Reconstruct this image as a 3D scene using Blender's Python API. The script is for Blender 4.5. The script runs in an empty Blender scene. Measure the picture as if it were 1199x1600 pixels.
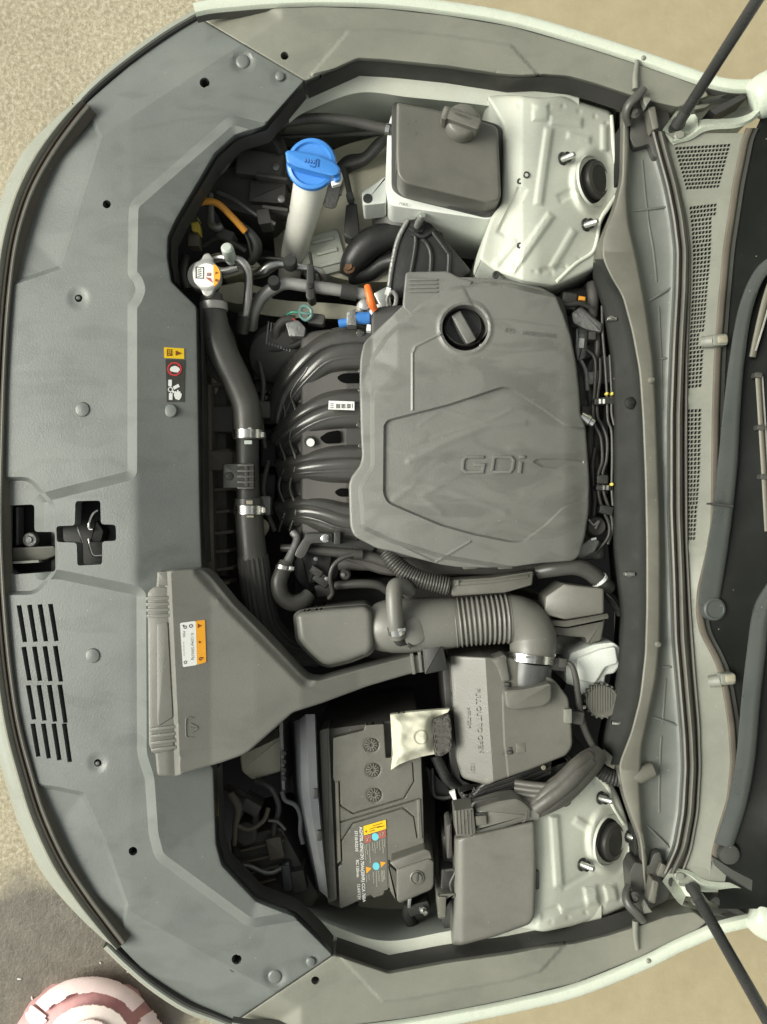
import bpy, math, random
import numpy as np
from mathutils import Vector, Matrix
from mathutils.geometry import delaunay_2d_cdt

random.seed(7)
S = bpy.context.scene
COL = S.collection

# ------------------------------------------------------------------ camera
H = 1250.0                       # camera height above the front trim, millimetres
cam_d = bpy.data.cameras.new('camera')
cam = bpy.data.objects.new('camera', cam_d)
COL.objects.link(cam)
cam.location = (0, 0, H / 1000)
cam_d.sensor_fit = 'VERTICAL'
cam_d.sensor_height = 24
cam_d.lens = 24 * H / 1600.0
cam_d.clip_start = 0.02
cam_d.clip_end = 200
S.camera = cam

# ------------------------------------------------------------------ sky, sun, exposure
SUN_EL, SUN_AZ = 38, 180          # azimuth: direction the light comes from, degrees ccw from +x
world = bpy.data.worlds.new('World')
S.world = world
world.use_nodes = True
wn = world.node_tree.nodes
wl = world.node_tree.links
for n in list(wn):
    wn.remove(n)
wout = wn.new('ShaderNodeOutputWorld')
wbg = wn.new('ShaderNodeBackground')
sky = wn.new('ShaderNodeTexSky')
sky.sky_type = 'NISHITA'
sky.sun_disc = False
sky.sun_elevation = math.radians(SUN_EL)
sky.sun_rotation = math.radians(90 - SUN_AZ)
sky.air_density = 1.0
sky.dust_density = 4.0
sky.ozone_density = 1.0
hsv = wn.new('ShaderNodeHueSaturation')
hsv.inputs['Saturation'].default_value = 0.16      # thin overcast: the blue is washed out
mixw = wn.new('ShaderNodeMix')
mixw.data_type = 'RGBA'
mixw.blend_type = 'MULTIPLY'
mixw.inputs[0].default_value = 1.0
mixw.inputs[7].default_value = (0.97, 1.0, 0.93, 1)
wl.new(sky.outputs[0], hsv.inputs['Color'])
wl.new(hsv.outputs[0], mixw.inputs[6])
wl.new(mixw.outputs[2], wbg.inputs[0])
wbg.inputs[1].default_value = 0.08
wl.new(wbg.outputs[0], wout.inputs[0])

sun_d = bpy.data.lights.new('sun', 'SUN')
sun_d.energy = 2.1
sun_d.angle = math.radians(38)
sun_d.color = (1.0, 0.975, 0.86)
sun = bpy.data.objects.new('sun', sun_d)
COL.objects.link(sun)
_el, _az = math.radians(SUN_EL), math.radians(SUN_AZ)
_dir = Vector((math.cos(_el) * math.cos(_az), math.cos(_el) * math.sin(_az), math.sin(_el)))
sun.rotation_euler = _dir.to_track_quat('Z', 'Y').to_euler()

S.view_settings.view_transform = 'Standard'
S.view_settings.look = 'None'
S.view_settings.gamma = 1.0
S.view_settings.exposure = 0.85
S.view_settings.use_curve_mapping = False
S.cycles.max_bounces = 8
S.cycles.diffuse_bounces = 4

# ------------------------------------------------------------------ materials
MATS = {}

def mat(name, col, rough=0.5, metal=0.0, var=0.12, vscale=18.0, bump=0.15, bscale=900.0,
        dust=0.0, dustcol=(0.42, 0.40, 0.33), spec=0.5, coat=0.0, rvar=0.12, dscale=7.0, bdist=0.0006, smear=0.0, fine=0.07):
    m = bpy.data.materials.new(name)
    m.use_nodes = True
    nt = m.node_tree
    N, L = nt.nodes, nt.links
    b = N['Principled BSDF']
    b.inputs['Metallic'].default_value = metal
    b.inputs['Specular IOR Level'].default_value = spec
    b.inputs['Coat Weight'].default_value = coat
    tc = N.new('ShaderNodeTexCoord')
    n1 = N.new('ShaderNodeTexNoise')
    n1.inputs['Scale'].default_value = vscale
    n1.inputs['Detail'].default_value = 6
    n1.inputs['Roughness'].default_value = 0.62
    L.new(tc.outputs['Object'], n1.inputs['Vector'])
    r1 = N.new('ShaderNodeMapRange')
    r1.inputs[1].default_value = 0.25
    r1.inputs[2].default_value = 0.75
    r1.inputs[3].default_value = 1 - var
    r1.inputs[4].default_value = 1 + var
    L.new(n1.outputs[0], r1.inputs[0])
    mul = N.new('ShaderNodeMix')
    mul.data_type = 'RGBA'
    mul.blend_type = 'MULTIPLY'
    mul.inputs[0].default_value = 1
    mul.inputs[6].default_value = (*col, 1)
    L.new(r1.outputs[0], mul.inputs[7])
    last = mul.outputs[2]
    if fine > 0:
        nf = N.new('ShaderNodeTexNoise')
        nf.inputs['Scale'].default_value = 420
        nf.inputs['Detail'].default_value = 3
        nf.inputs['Roughness'].default_value = 0.7
        L.new(tc.outputs['Object'], nf.inputs['Vector'])
        rf = N.new('ShaderNodeMapRange')
        rf.inputs[1].default_value = 0.3
        rf.inputs[2].default_value = 0.7
        rf.inputs[3].default_value = 1 - fine
        rf.inputs[4].default_value = 1 + fine
        L.new(nf.outputs[0], rf.inputs[0])
        mf = N.new('ShaderNodeMix')
        mf.data_type = 'RGBA'
        mf.blend_type = 'MULTIPLY'
        mf.inputs[0].default_value = 1
        L.new(last, mf.inputs[6])
        L.new(rf.outputs[0], mf.inputs[7])
        last = mf.outputs[2]
    if smear > 0:
        mp = N.new('ShaderNodeMapping')
        mp.inputs['Rotation'].default_value = (0, 0, 0.6)
        mp.inputs['Scale'].default_value = (1.0, 2.2, 1.0)
        L.new(tc.outputs['Object'], mp.inputs['Vector'])
        ns = N.new('ShaderNodeTexNoise')
        ns.inputs['Scale'].default_value = 9
        ns.inputs['Detail'].default_value = 4
        ns.inputs['Distortion'].default_value = 1.2
        L.new(mp.outputs[0], ns.inputs['Vector'])
        rs = N.new('ShaderNodeMapRange')
        rs.inputs[1].default_value = 0.52
        rs.inputs[2].default_value = 0.64
        rs.inputs[3].default_value = 1.0
        rs.inputs[4].default_value = 1.0 - smear
        L.new(ns.outputs[0], rs.inputs[0])
        ms = N.new('ShaderNodeMix')
        ms.data_type = 'RGBA'
        ms.blend_type = 'MULTIPLY'
        ms.inputs[0].default_value = 1
        L.new(last, ms.inputs[6])
        L.new(rs.outputs[0], ms.inputs[7])
        last = ms.outputs[2]
    if dust > 0:
        n2 = N.new('ShaderNodeTexNoise')
        n2.inputs['Scale'].default_value = dscale
        n2.inputs['Detail'].default_value = 8
        n2.inputs['Roughness'].default_value = 0.7
        L.new(tc.outputs['Object'], n2.inputs['Vector'])
        r2 = N.new('ShaderNodeMapRange')
        r2.inputs[1].default_value = 0.32
        r2.inputs[2].default_value = 0.72
        r2.inputs[3].default_value = dust * 0.25
        r2.inputs[4].default_value = dust
        L.new(n2.outputs[0], r2.inputs[0])
        geo = N.new('ShaderNodeNewGeometry')
        sep = N.new('ShaderNodeSeparateXYZ')
        L.new(geo.outputs['Normal'], sep.inputs[0])
        up = N.new('ShaderNodeMapRange')          # dust settles on what faces up
        up.inputs[1].default_value = -0.2
        up.inputs[2].default_value = 0.6
        L.new(sep.outputs[2], up.inputs[0])
        mm = N.new('ShaderNodeMath')
        mm.operation = 'MULTIPLY'
        L.new(r2.outputs[0], mm.inputs[0])
        L.new(up.outputs[0], mm.inputs[1])
        mx = N.new('ShaderNodeMix')
        mx.data_type = 'RGBA'
        L.new(mm.outputs[0], mx.inputs[0])
        L.new(last, mx.inputs[6])
        mx.inputs[7].default_value = (*dustcol, 1)
        last = mx.outputs[2]
        # single specks of grit
        vo = N.new('ShaderNodeTexVoronoi')
        vo.inputs['Scale'].default_value = 110
        L.new(tc.outputs['Object'], vo.inputs['Vector'])
        vr = N.new('ShaderNodeMapRange')
        vr.inputs[1].default_value = 0.05
        vr.inputs[2].default_value = 0.11
        vr.inputs[3].default_value = 1
        vr.inputs[4].default_value = 0
        L.new(vo.outputs['Distance'], vr.inputs[0])
        vs = N.new('ShaderNodeSeparateColor')
        L.new(vo.outputs['Color'], vs.inputs[0])
        vg = N.new('ShaderNodeMath')
        vg.operation = 'GREATER_THAN'
        vg.inputs[1].default_value = 0.95
        L.new(vs.outputs[0], vg.inputs[0])
        vm = N.new('ShaderNodeMath')
        vm.operation = 'MULTIPLY'
        L.new(vr.outputs[0], vm.inputs[0])
        L.new(vg.outputs[0], vm.inputs[1])
        vm2 = N.new('ShaderNodeMath')
        vm2.operation = 'MULTIPLY'
        L.new(vm.outputs[0], vm2.inputs[0])
        vm2.inputs[1].default_value = 0.55
        mx2 = N.new('ShaderNodeMix')
        mx2.data_type = 'RGBA'
        L.new(vm2.outputs[0], mx2.inputs[0])
        L.new(last, mx2.inputs[6])
        mx2.inputs[7].default_value = (0.5, 0.48, 0.42, 1)
        last = mx2.outputs[2]
    L.new(last, b.inputs['Base Color'])
    rr = N.new('ShaderNodeMapRange')
    rr.inputs[1].default_value = 0.3
    rr.inputs[2].default_value = 0.7
    rr.inputs[3].default_value = max(0.03, rough - rvar)
    rr.inputs[4].default_value = min(1, rough + rvar)
    L.new(n1.outputs[0], rr.inputs[0])
    L.new(rr.outputs[0], b.inputs['Roughness'])
    if bump > 0:
        n3 = N.new('ShaderNodeTexNoise')
        n3.inputs['Scale'].default_value = bscale
        n3.inputs['Detail'].default_value = 2
        L.new(tc.outputs['Object'], n3.inputs['Vector'])
        bp = N.new('ShaderNodeBump')
        bp.inputs['Strength'].default_value = bump
        bp.inputs['Distance'].default_value = bdist
        L.new(n3.outputs[0], bp.inputs['Height'])
        L.new(bp.outputs[0], b.inputs['Normal'])
    MATS[name] = m
    return m

mat('trim', (0.132, 0.144, 0.141), 0.37, smear=0.15, var=0.06, dust=0.2, vscale=9, bump=0.4, bscale=380, dustcol=(0.30, 0.31, 0.25))
mat('sidetrim', (0.165, 0.167, 0.145), 0.45, smear=0.10, var=0.08, dust=0.36, vscale=9, bump=0.4, bscale=380, dustcol=(0.36, 0.35, 0.27))
mat('cover', (0.168, 0.169, 0.158), 0.34, smear=0.22, var=0.09, dust=0.22, vscale=11, bump=0.4, bscale=420, dustcol=(0.25, 0.24, 0.205))
mat('box', (0.122, 0.12, 0.105), 0.38, smear=0.10, var=0.06, dust=0.2, vscale=14, bump=0.4, bscale=420, dustcol=(0.3, 0.28, 0.23))
mat('duct', (0.15, 0.149, 0.135), 0.38, smear=0.10, var=0.05, dust=0.22, vscale=10, bump=0.4, bscale=420, dustcol=(0.32, 0.3, 0.25))
mat('manifold', (0.046, 0.045, 0.042), 0.19, spec=0.8, var=0.1, dust=0.06, bump=0.12)
mat('black', (0.034, 0.034, 0.033), 0.5, var=0.2, dust=0.10, dustcol=(0.16, 0.15, 0.13))
mat('blackgloss', (0.03, 0.03, 0.03), 0.28, var=0.15, bump=0.1)
mat('dark', (0.075, 0.072, 0.066), 0.6, var=0.25, dust=0.14, dustcol=(0.16, 0.14, 0.12))
mat('brown', (0.12, 0.105, 0.085), 0.65, var=0.25, dust=0.25, dustcol=(0.2, 0.17, 0.13))
mat('rubber', (0.05, 0.049, 0.046), 0.36, var=0.12, dust=0.16, dustcol=(0.26, 0.25, 0.21), bump=0.3)
mat('edging', (0.03, 0.03, 0.029), 0.5, var=0.12, dust=0.08)
mat('outlet', (0.06, 0.064, 0.068), 0.35, var=0.08, dust=0.1)
mat('capgrey', (0.5, 0.54, 0.5), 0.4, var=0.06, dust=0.1)
mat('bluemark', (0.03, 0.14, 0.42), 0.4, var=0.06)
mat('blade', (0.14, 0.13, 0.10), 0.5, var=0.1)
mat('hole_shade', (0.004, 0.004, 0.004), 0.9, spec=0.05, bump=0)  # near-black colour standing in for the shade inside the manifold holes
mat('sleeve', (0.05, 0.048, 0.045), 0.75, var=0.2, bump=0.6, bscale=500)
mat('seal', (0.07, 0.068, 0.06), 0.5, var=0.12, dust=0.25, bump=0.2)
mat('lipgrey', (0.095, 0.092, 0.077), 0.5, var=0.1, dust=0.3, bump=0.2)
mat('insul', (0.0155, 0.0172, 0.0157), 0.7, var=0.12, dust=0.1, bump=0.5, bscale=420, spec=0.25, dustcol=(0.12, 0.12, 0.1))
mat('cowlpale', (0.092, 0.105, 0.099), 0.45, var=0.06, dust=0.22, bump=0.15)
mat('cowlgrille', (0.165, 0.173, 0.15), 0.5, var=0.08, dust=0.35, bump=0.25, dustcol=(0.42, 0.41, 0.33))
mat('paint', (0.58, 0.63, 0.54), 0.28, var=0.03, dust=0.22, dustcol=(0.62, 0.59, 0.46), bump=0, coat=0.4)
mat('innerpaint', (0.545, 0.58, 0.525), 0.46, var=0.05, smear=0.05, dust=0.42, dscale=16, spec=0.35, dustcol=(0.5, 0.46, 0.34), bump=0.05, bscale=200)
mat('innerdull', (0.62, 0.6, 0.48), 0.45, var=0.12, dust=0.35, dustcol=(0.46, 0.41, 0.29), bump=0.1)
mat('sealant', (0.68, 0.70, 0.60), 0.6, var=0.1, bump=0.4, bscale=260)
mat('bumper', (0.26, 0.28, 0.24), 0.34, var=0.08, dust=0.3, coat=0.2, bump=0)
mat('tank', (0.74, 0.77, 0.72), 0.42, var=0.04, bump=0.05, dust=0.1)
mat('milky', (0.78, 0.77, 0.7), 0.4, var=0.06, bump=0.05, dust=0.15)
mat('blue', (0.055, 0.24, 0.66), 0.36, var=0.06, bump=0.1)
mat('alu', (0.55, 0.54, 0.52), 0.38, metal=1.0, var=0.15, bump=0.2, bscale=300)
mat('alupaint', (0.42, 0.41, 0.39), 0.45, metal=0.55, var=0.2, bump=0.2, bscale=300)
mat('clamp', (0.78, 0.77, 0.74), 0.24, metal=1.0, var=0.08, bump=0)
mat('zinc', (0.6, 0.62, 0.58), 0.36, metal=0.85, var=0.15, bump=0.2)
mat('casting', (0.28, 0.28, 0.27), 0.5, metal=0.6, var=0.3, bump=0.7, bscale=160, bdist=0.002)
mat('iron', (0.035, 0.035, 0.035), 0.4, metal=0.3, var=0.2, bump=0.4, bscale=250)
mat('rust', (0.20, 0.11, 0.06), 0.7, metal=0.3, var=0.35, bump=0.4, bscale=220)
mat('orange', (0.86, 0.17, 0.025), 0.42, var=0.06, bump=0)
mat('amber', (0.62, 0.27, 0.03), 0.45, var=0.15, bump=0)
mat('yellow', (0.75, 0.60, 0.10), 0.5, var=0.1, bump=0)
mat('st_orange', (0.86, 0.38, 0.02), 0.42, var=0.03, bump=0, dust=0.04)
mat('st_yellow', (0.85, 0.56, 0.01), 0.42, var=0.03, bump=0, dust=0.04)
mat('st_white', (0.82, 0.83, 0.80), 0.42, var=0.03, bump=0, dust=0.05)
mat('st_black', (0.035, 0.034, 0.03), 0.45, var=0.05, bump=0, dust=0.08)
mat('st_grey', (0.32, 0.32, 0.27), 0.45, var=0.05, bump=0)
mat('st_red', (0.62, 0.05, 0.05), 0.42, var=0.05, bump=0)
mat('st_brick', (0.42, 0.12, 0.09), 0.42, var=0.05, bump=0)
mat('st_cyan', (0.16, 0.58, 0.68), 0.42, var=0.05, bump=0)
mat('st_ink', (0.10, 0.10, 0.09), 0.5, var=0.05, bump=0)
mat('st_brown', (0.22, 0.06, 0.01), 0.5, var=0.05, bump=0)
mat('paper', (0.56, 0.55, 0.44), 0.55, spec=0.3, var=0.10, bump=0.25, bscale=60, bdist=0.002, vscale=30)
mat('foam', (0.10, 0.095, 0.085), 0.9, var=0.35, vscale=260, bump=1.0, bscale=420, bdist=0.002)
mat('tape', (0.085, 0.08, 0.07), 0.5, var=0.2, bump=0.35, bscale=120, bdist=0.0015)
mat('bluewall', (0.055, 0.062, 0.075), 0.5, var=0.12, dust=0.15, bump=0.3)
mat('bluecon', (0.05, 0.20, 0.55), 0.35, var=0.1, bump=0)
mat('teal', (0.16, 0.30, 0.28), 0.4, var=0.1, bump=0)
mat('redwire', (0.4, 0.03, 0.03), 0.4, var=0.1, bump=0)
mat('greenwire', (0.04, 0.38, 0.24), 0.4, var=0.1, bump=0)
mat('glass', (0.005, 0.006, 0.005), 0.2, var=0.1, bump=0, spec=0.18, rvar=0.04, dust=0.02, dustcol=(0.2, 0.2, 0.17))
mat('wiper', (0.055, 0.063, 0.062), 0.36, var=0.06, dust=0.06, bump=0.2)
mat('wiperdark', (0.028, 0.031, 0.03), 0.4, var=0.1, dust=0.1, bump=0.2)
mat('tan', (0.33, 0.30, 0.23), 0.5, var=0.1, bump=0.2)
mat('pink', (0.72, 0.40, 0.38), 0.45, var=0.16, bump=0.2, bscale=60, vscale=12)
mat('pinkpale', (0.84, 0.66, 0.64), 0.45, var=0.08, bump=0.2, bscale=60, vscale=14)
mat('cream', (0.82, 0.7, 0.64), 0.5, var=0.08, bump=0.2, bscale=60)
mat('pinkbody', (0.64, 0.34, 0.34), 0.5, var=0.22, bump=0.3, bscale=60, vscale=16, bdist=0.003)
mat('pinkdark', (0.42, 0.18, 0.16), 0.5, var=0.16, bump=0.2, bscale=60)

# ------------------------------------------------------------------ geometry helpers
def s_(z):
    return (H - z) / H

def P(x, y, z):
    """photo position (millimetres on the trim plane) at height z -> metres in the place"""
    k = (H - z) / H
    return ((x - 599.5) * k / 1000, -(y - 800) * k / 1000, z / 1000)

def PA(x, y, z):
    x = np.asarray(x, float); y = np.asarray(y, float); z = np.asarray(z, float)
    k = (H - z) / H
    return np.stack([(x - 599.5) * k / 1000, -(y - 800) * k / 1000, z / 1000 + 0 * x], -1)

def link(o, parent=None):
    COL.objects.link(o)
    if parent is not None:
        o.parent = parent
        if parent.type == 'EMPTY':
            o.matrix_parent_inverse = Matrix.Translation(-Vector(parent.location))
        else:
            o.matrix_parent_inverse = Matrix.Translation(-Vector(parent.get('org', (0, 0, 0))))

def obj(name, verts, faces, material, parent=None, smooth=True, angle=38):
    verts = np.asarray(verts, float)
    lo, hi = verts.min(0), verts.max(0)
    org = np.array([(lo[0] + hi[0]) / 2, (lo[1] + hi[1]) / 2, lo[2]])
    me = bpy.data.meshes.new(name)
    me.from_pydata((verts - org).tolist(), [], [list(map(int, f)) for f in faces])
    me.materials.append(MATS[material] if isinstance(material, str) else material)
    me.update()
    if smooth:
        me.polygons.foreach_set('use_smooth', [True] * len(me.polygons))
        me.set_sharp_from_angle(angle=math.radians(angle))
    o = bpy.data.objects.new(name, me)
    o.location = org
    link(o, parent)
    # texture coordinates follow the place, origins sit on the object
    o['org'] = [float(v) for v in org]
    return o

def tag(o, label, cat, group=None, kind=None):
    o['label'] = label
    if cat:
        o['category'] = cat
    if group:
        o['group'] = group
    if kind:
        o['kind'] = kind
    return o

def thing(name, label, cat, x, y, z, group=None):
    e = bpy.data.objects.new(name, None)
    e.empty_display_size = 0.02
    e.location = P(x, y, z)
    COL.objects.link(e)
    return tag(e, label, cat, group, 'thing')

def fix_winding(V, F):
    return V, F

class MB:
    def __init__(self):
        self.v = []
        self.f = []
    def add(self, v, f):
        k = len(self.v)
        self.v += [tuple(p) for p in v]
        self.f += [[i + k for i in q] for q in f]
        return self
    def build(self, name, material, parent=None, **kw):
        return obj(name, self.v, self.f, material, parent, **kw)

def fillet(poly, r, n=4):
    if r <= 0:
        return [tuple(p[:2]) for p in poly]
    out = []
    m = len(poly)
    for i in range(m):
        p0, p1, p2 = (np.array(poly[(i + k) % m][:2], float) for k in (-1, 0, 1))
        rr = poly[i][2] if len(poly[i]) > 2 else r
        d0, d2 = p0 - p1, p2 - p1
        l0, l2 = np.linalg.norm(d0), np.linalg.norm(d2)
        t = min(rr, l0 * 0.45, l2 * 0.45)
        if t < 0.3:
            out.append(tuple(p1)); continue
        a, b = p1 + d0 / l0 * t, p1 + d2 / l2 * t
        for k in range(n + 1):
            u = k / n
            q = (1 - u) ** 2 * a + 2 * u * (1 - u) * p1 + u * u * b
            out.append(tuple(q))
    return out

def area(poly):
    a = np.asarray(poly, float)
    x, y = a[:, 0], a[:, 1]
    return 0.5 * np.sum(x * np.roll(y, -1) - np.roll(x, -1) * y)

def offset(poly, d):
    """inward offset (d > 0) of a polygon given in photo axes"""
    a = np.asarray(poly, float)
    sgn = 1 if area(a) > 0 else -1
    e = np.roll(a, -1, 0) - a
    l = np.linalg.norm(e, axis=1, keepdims=True)
    l[l == 0] = 1
    n = np.stack([-e[:, 1], e[:, 0]], 1) / l * sgn
    n0 = np.roll(n, 1, 0)
    m = n + n0
    ml = np.sum(m * m, 1, keepdims=True)
    ml[ml < 0.35] = 0.35
    return a + m / ml * 2 * d

def resample_closed(poly, step):
    out = []
    m = len(poly)
    for i in range(m):
        a, b = np.array(poly[i]), np.array(poly[(i + 1) % m])
        k = max(1, int(math.ceil(np.linalg.norm(b - a) / step)))
        for j in range(k):
            out.append(tuple(a + (b - a) * j / k))
    return out

def seg_d(X, Y, pts, closed=False):
    d = np.full(np.shape(X), 1e9)
    m = len(pts)
    for i in range(m if closed else m - 1):
        x0, y0 = pts[i][:2]; x1, y1 = pts[(i + 1) % m][:2]
        dx, dy = x1 - x0, y1 - y0
        L2 = dx * dx + dy * dy
        if L2 == 0:
            continue
        t = np.clip(((X - x0) * dx + (Y - y0) * dy) / L2, 0, 1)
        d = np.minimum(d, np.hypot(X - x0 - t * dx, Y - y0 - t * dy))
    return d

def inside(X, Y, poly):
    c = np.zeros(np.shape(X), bool)
    m = len(poly)
    for i in range(m):
        x0, y0 = poly[i][:2]; x1, y1 = poly[(i + 1) % m][:2]
        if y0 == y1:
            continue
        hit = ((y0 > Y) != (y1 > Y)) & (X < (x1 - x0) * (Y - y0) / (y1 - y0) + x0)
        c ^= hit
    return c

def sdf(X, Y, poly):
    d = seg_d(X, Y, poly, True)
    return np.where(inside(X, Y, poly), d, -d)

def sm(a, b, v):
    t = np.clip((v - a) / (b - a), 0, 1)
    return t * t * (3 - 2 * t)

def field(name, poly, f, material, parent=None, step=4.0, edge=0.0, skirt=0.0, holes=(), zb=None, angle=40, extra=None, flare=0.0, lines=()):
    """a moulded shell: closed outline poly, height f(x, y), rounded rim and a wall going down"""
    outer = resample_closed(poly, step)
    loops = [outer] + [resample_closed(h, min(step, 4)) for h in holes]
    pts, edges = [], []
    for lp in loops:
        k = len(pts)
        pts += lp
        edges += [(k + i, k + (i + 1) % len(lp)) for i in range(len(lp))]
    for ln, closed in lines:
        q = resample_closed(ln, step) if closed else [tuple(ln[0])] + [tuple(np.array(a) + (np.array(b) - np.array(a)) * (k + 1) / max(1, int(np.hypot(b[0] - a[0], b[1] - a[1]) / step)))
                                                                       for a, b in zip(ln[:-1], ln[1:]) for k in range(max(1, int(np.hypot(b[0] - a[0], b[1] - a[1]) / step)))]
        k = len(pts)
        pts += q
        edges += [(k + i, k + i + 1) for i in range(len(q) - 1)] + ([(k + len(q) - 1, k)] if closed else [])
    if edge > 0:
        for q in (0.12, 0.38, 0.7, 1.0):
            ring = offset(outer, edge * q)
            ok = sdf(ring[:, 0], ring[:, 1], outer) > edge * q * 0.85
            for h in loops[1:]:
                ok &= sdf(ring[:, 0], ring[:, 1], h) < -1
            pts += [tuple(p) for p, o in zip(ring, ok) if o]
    a = np.array(outer)
    gx, gy = np.meshgrid(np.arange(a[:, 0].min(), a[:, 0].max(), step), np.arange(a[:, 1].min(), a[:, 1].max(), step))
    gx = gx + (np.arange(gx.shape[0]) % 2)[:, None] * step * 0.5
    gx, gy = gx.ravel(), gy.ravel()
    ok = sdf(gx, gy, outer) > max(edge + step * 0.4, step * 0.5)
    for h in loops[1:]:
        ok &= sdf(gx, gy, h) < -step * 0.5
    pts += list(zip(gx[ok], gy[ok]))
    if extra is not None:
        pts += extra
    res = delaunay_2d_cdt([Vector((float(p[0]), float(p[1]))) for p in pts], edges, [], 0, 1e-3)
    V2 = np.array([(v.x, v.y) for v in res[0]])
    T = np.array([t for t in res[2] if len(t) == 3])
    c = V2[T].mean(1)
    keep = inside(c[:, 0], c[:, 1], outer)
    for h in loops[1:]:
        keep &= ~inside(c[:, 0], c[:, 1], h)
    T = T[keep]
    z = np.asarray(f(V2[:, 0], V2[:, 1]), float) + 0 * V2[:, 0]
    if edge > 0:
        d = np.clip(seg_d(V2[:, 0], V2[:, 1], outer, True), 0, edge)
        z = z - edge * (1 - np.sqrt(np.clip(1 - (1 - d / edge) ** 2, 0, 1)))
    V = PA(V2[:, 0], V2[:, 1], z)
    # triangles face up
    A = V[T[:, 1]] - V[T[:, 0]]; B = V[T[:, 2]] - V[T[:, 0]]
    nz = A[:, 0] * B[:, 1] - A[:, 1] * B[:, 0]
    T[nz < 0] = T[nz < 0][:, ::-1]
    F = T.tolist()
    V = V.tolist()
    if skirt > 0 or zb is not None:
        cnt = {}
        for t in F:
            for i in range(3):
                e = (t[i], t[(i + 1) % 3])
                cnt[e] = 1
        bd = [e for e in cnt if (e[1], e[0]) not in cnt]
        mp = {}
        cx, cy = np.mean([V[e[0]][0] for e in bd]), np.mean([V[e[0]][1] for e in bd])
        def low(i):
            if i not in mp:
                x, y, zz = V[i]
                mp[i] = len(V)
                V.append([x + (x - cx) * flare, y + (y - cy) * flare, (zz - skirt / 1000) if zb is None else zb / 1000])
            return mp[i]
        for e0, e1 in bd:
            F.append([e0, low(e0), low(e1), e1])
    return obj(name, V, F, material, parent, angle=angle)

def ringset(poly, ds):
    return [([tuple(p) for p in offset(poly, d)], True) for d in ds]

def lineset(pts, w):
    """both flanks and the middle of a groove or crease"""
    a = np.asarray([q[:2] for q in pts], float)
    T = np.gradient(a, axis=0); T /= np.linalg.norm(T, axis=1, keepdims=True) + 1e-9
    N2 = np.stack([-T[:, 1], T[:, 0]], 1)
    return [([tuple(q) for q in a + N2 * k], False) for k in (-w, 0, w)]

def stroke_poly(pts, w):
    a = np.asarray(pts, float)
    d = np.diff(a, axis=0); d /= np.linalg.norm(d, axis=1, keepdims=True)
    n = np.stack([-d[:, 1], d[:, 0]], 1)
    L, R = [], []
    for i in range(len(a)):
        if i == 0:
            m, k = n[0], 1.0
        elif i == len(a) - 1:
            m, k = n[-1], 1.0
        else:
            m = n[i - 1] + n[i]; m /= np.linalg.norm(m); k = 1 / max(0.5, m @ n[i])
        L.append(tuple(a[i] + m * w / 2 * k)); R.append(tuple(a[i] - m * w / 2 * k))
    return L + R[::-1]

def prism_geo(poly, zt, zb, bev=2.0, r=0.0, taper=0.0, bottom=False):
    """solid with a rounded top edge; zt is a number or a function of photo x, y"""
    p = fillet(poly, r) if r > 0 else [tuple(q[:2]) for q in poly]
    if area(p) > 0:
        p = p[::-1]
    n = len(p)
    zf = zt if callable(zt) else (lambda x, y: zt + 0 * x)
    a = np.array(p, float)
    rings = []
    zz = zf(a[:, 0], a[:, 1]) + 0 * a[:, 0]
    if bev > 0:
        for q, dz in ((0, bev), (0.3, 0.3 * bev), (1, 0)):
            o = offset(a, bev * q)
            rings.append(PA(o[:, 0], o[:, 1], zf(o[:, 0], o[:, 1]) + 0 * o[:, 0] - dz))
    else:
        rings.append(PA(a[:, 0], a[:, 1], zz))
    base = offset(a, -taper) if taper else a
    b0 = PA(base[:, 0], base[:, 1], zz)
    b0[:, 2] = zb / 1000
    rings.insert(0, b0)
    V = np.concatenate(rings)
    F = []
    for k in range(len(rings) - 1):
        for i in range(n):
            j = (i + 1) % n
            F.append([k * n + i, k * n + j, (k + 1) * n + j, (k + 1) * n + i])
    F.append([(len(rings) - 1) * n + i for i in range(n)])
    if bottom:
        F.append([i for i in range(n)][::-1])
    return V.tolist(), F

def prism(name, poly, zt, zb, material, parent=None, bev=2.0, r=0.0, taper=0.0, angle=38):
    v, f = prism_geo(poly, zt, zb, bev, r, taper)
    return obj(name, v, f, material, parent, angle=angle)

def rect(cx, cy, w, h, a=0):
    c, s = math.cos(math.radians(a)), math.sin(math.radians(a))
    return [(cx + x * c - y * s, cy + x * s + y * c) for x, y in ((-w / 2, -h / 2), (w / 2, -h / 2), (w / 2, h / 2), (-w / 2, h / 2))]

def circ(cx, cy, r, n=24, ry=None):
    ry = ry or r
    return [(cx + r * math.cos(2 * math.pi * i / n), cy + ry * math.sin(2 * math.pi * i / n)) for i in range(n)]

def spline(pts, n=8):
    a = [np.array(p, float) for p in pts]
    if len(a) == 2:
        return [a[0] + (a[1] - a[0]) * i / n for i in range(n + 1)]
    out = []
    for i in range(len(a) - 1):
        p0 = a[i - 1] if i > 0 else 2 * a[0] - a[1]
        p3 = a[i + 2] if i + 2 < len(a) else 2 * a[-1] - a[-2]
        p1, p2 = a[i], a[i + 1]
        for k in range(n):
            t = k / n
            out.append(0.5 * (2 * p1 + (p2 - p0) * t + (2 * p0 - 5 * p1 + 4 * p2 - p3) * t * t + (3 * p1 - p0 - 3 * p2 + p3) * t ** 3))
    out.append(a[-1])
    return out

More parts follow.
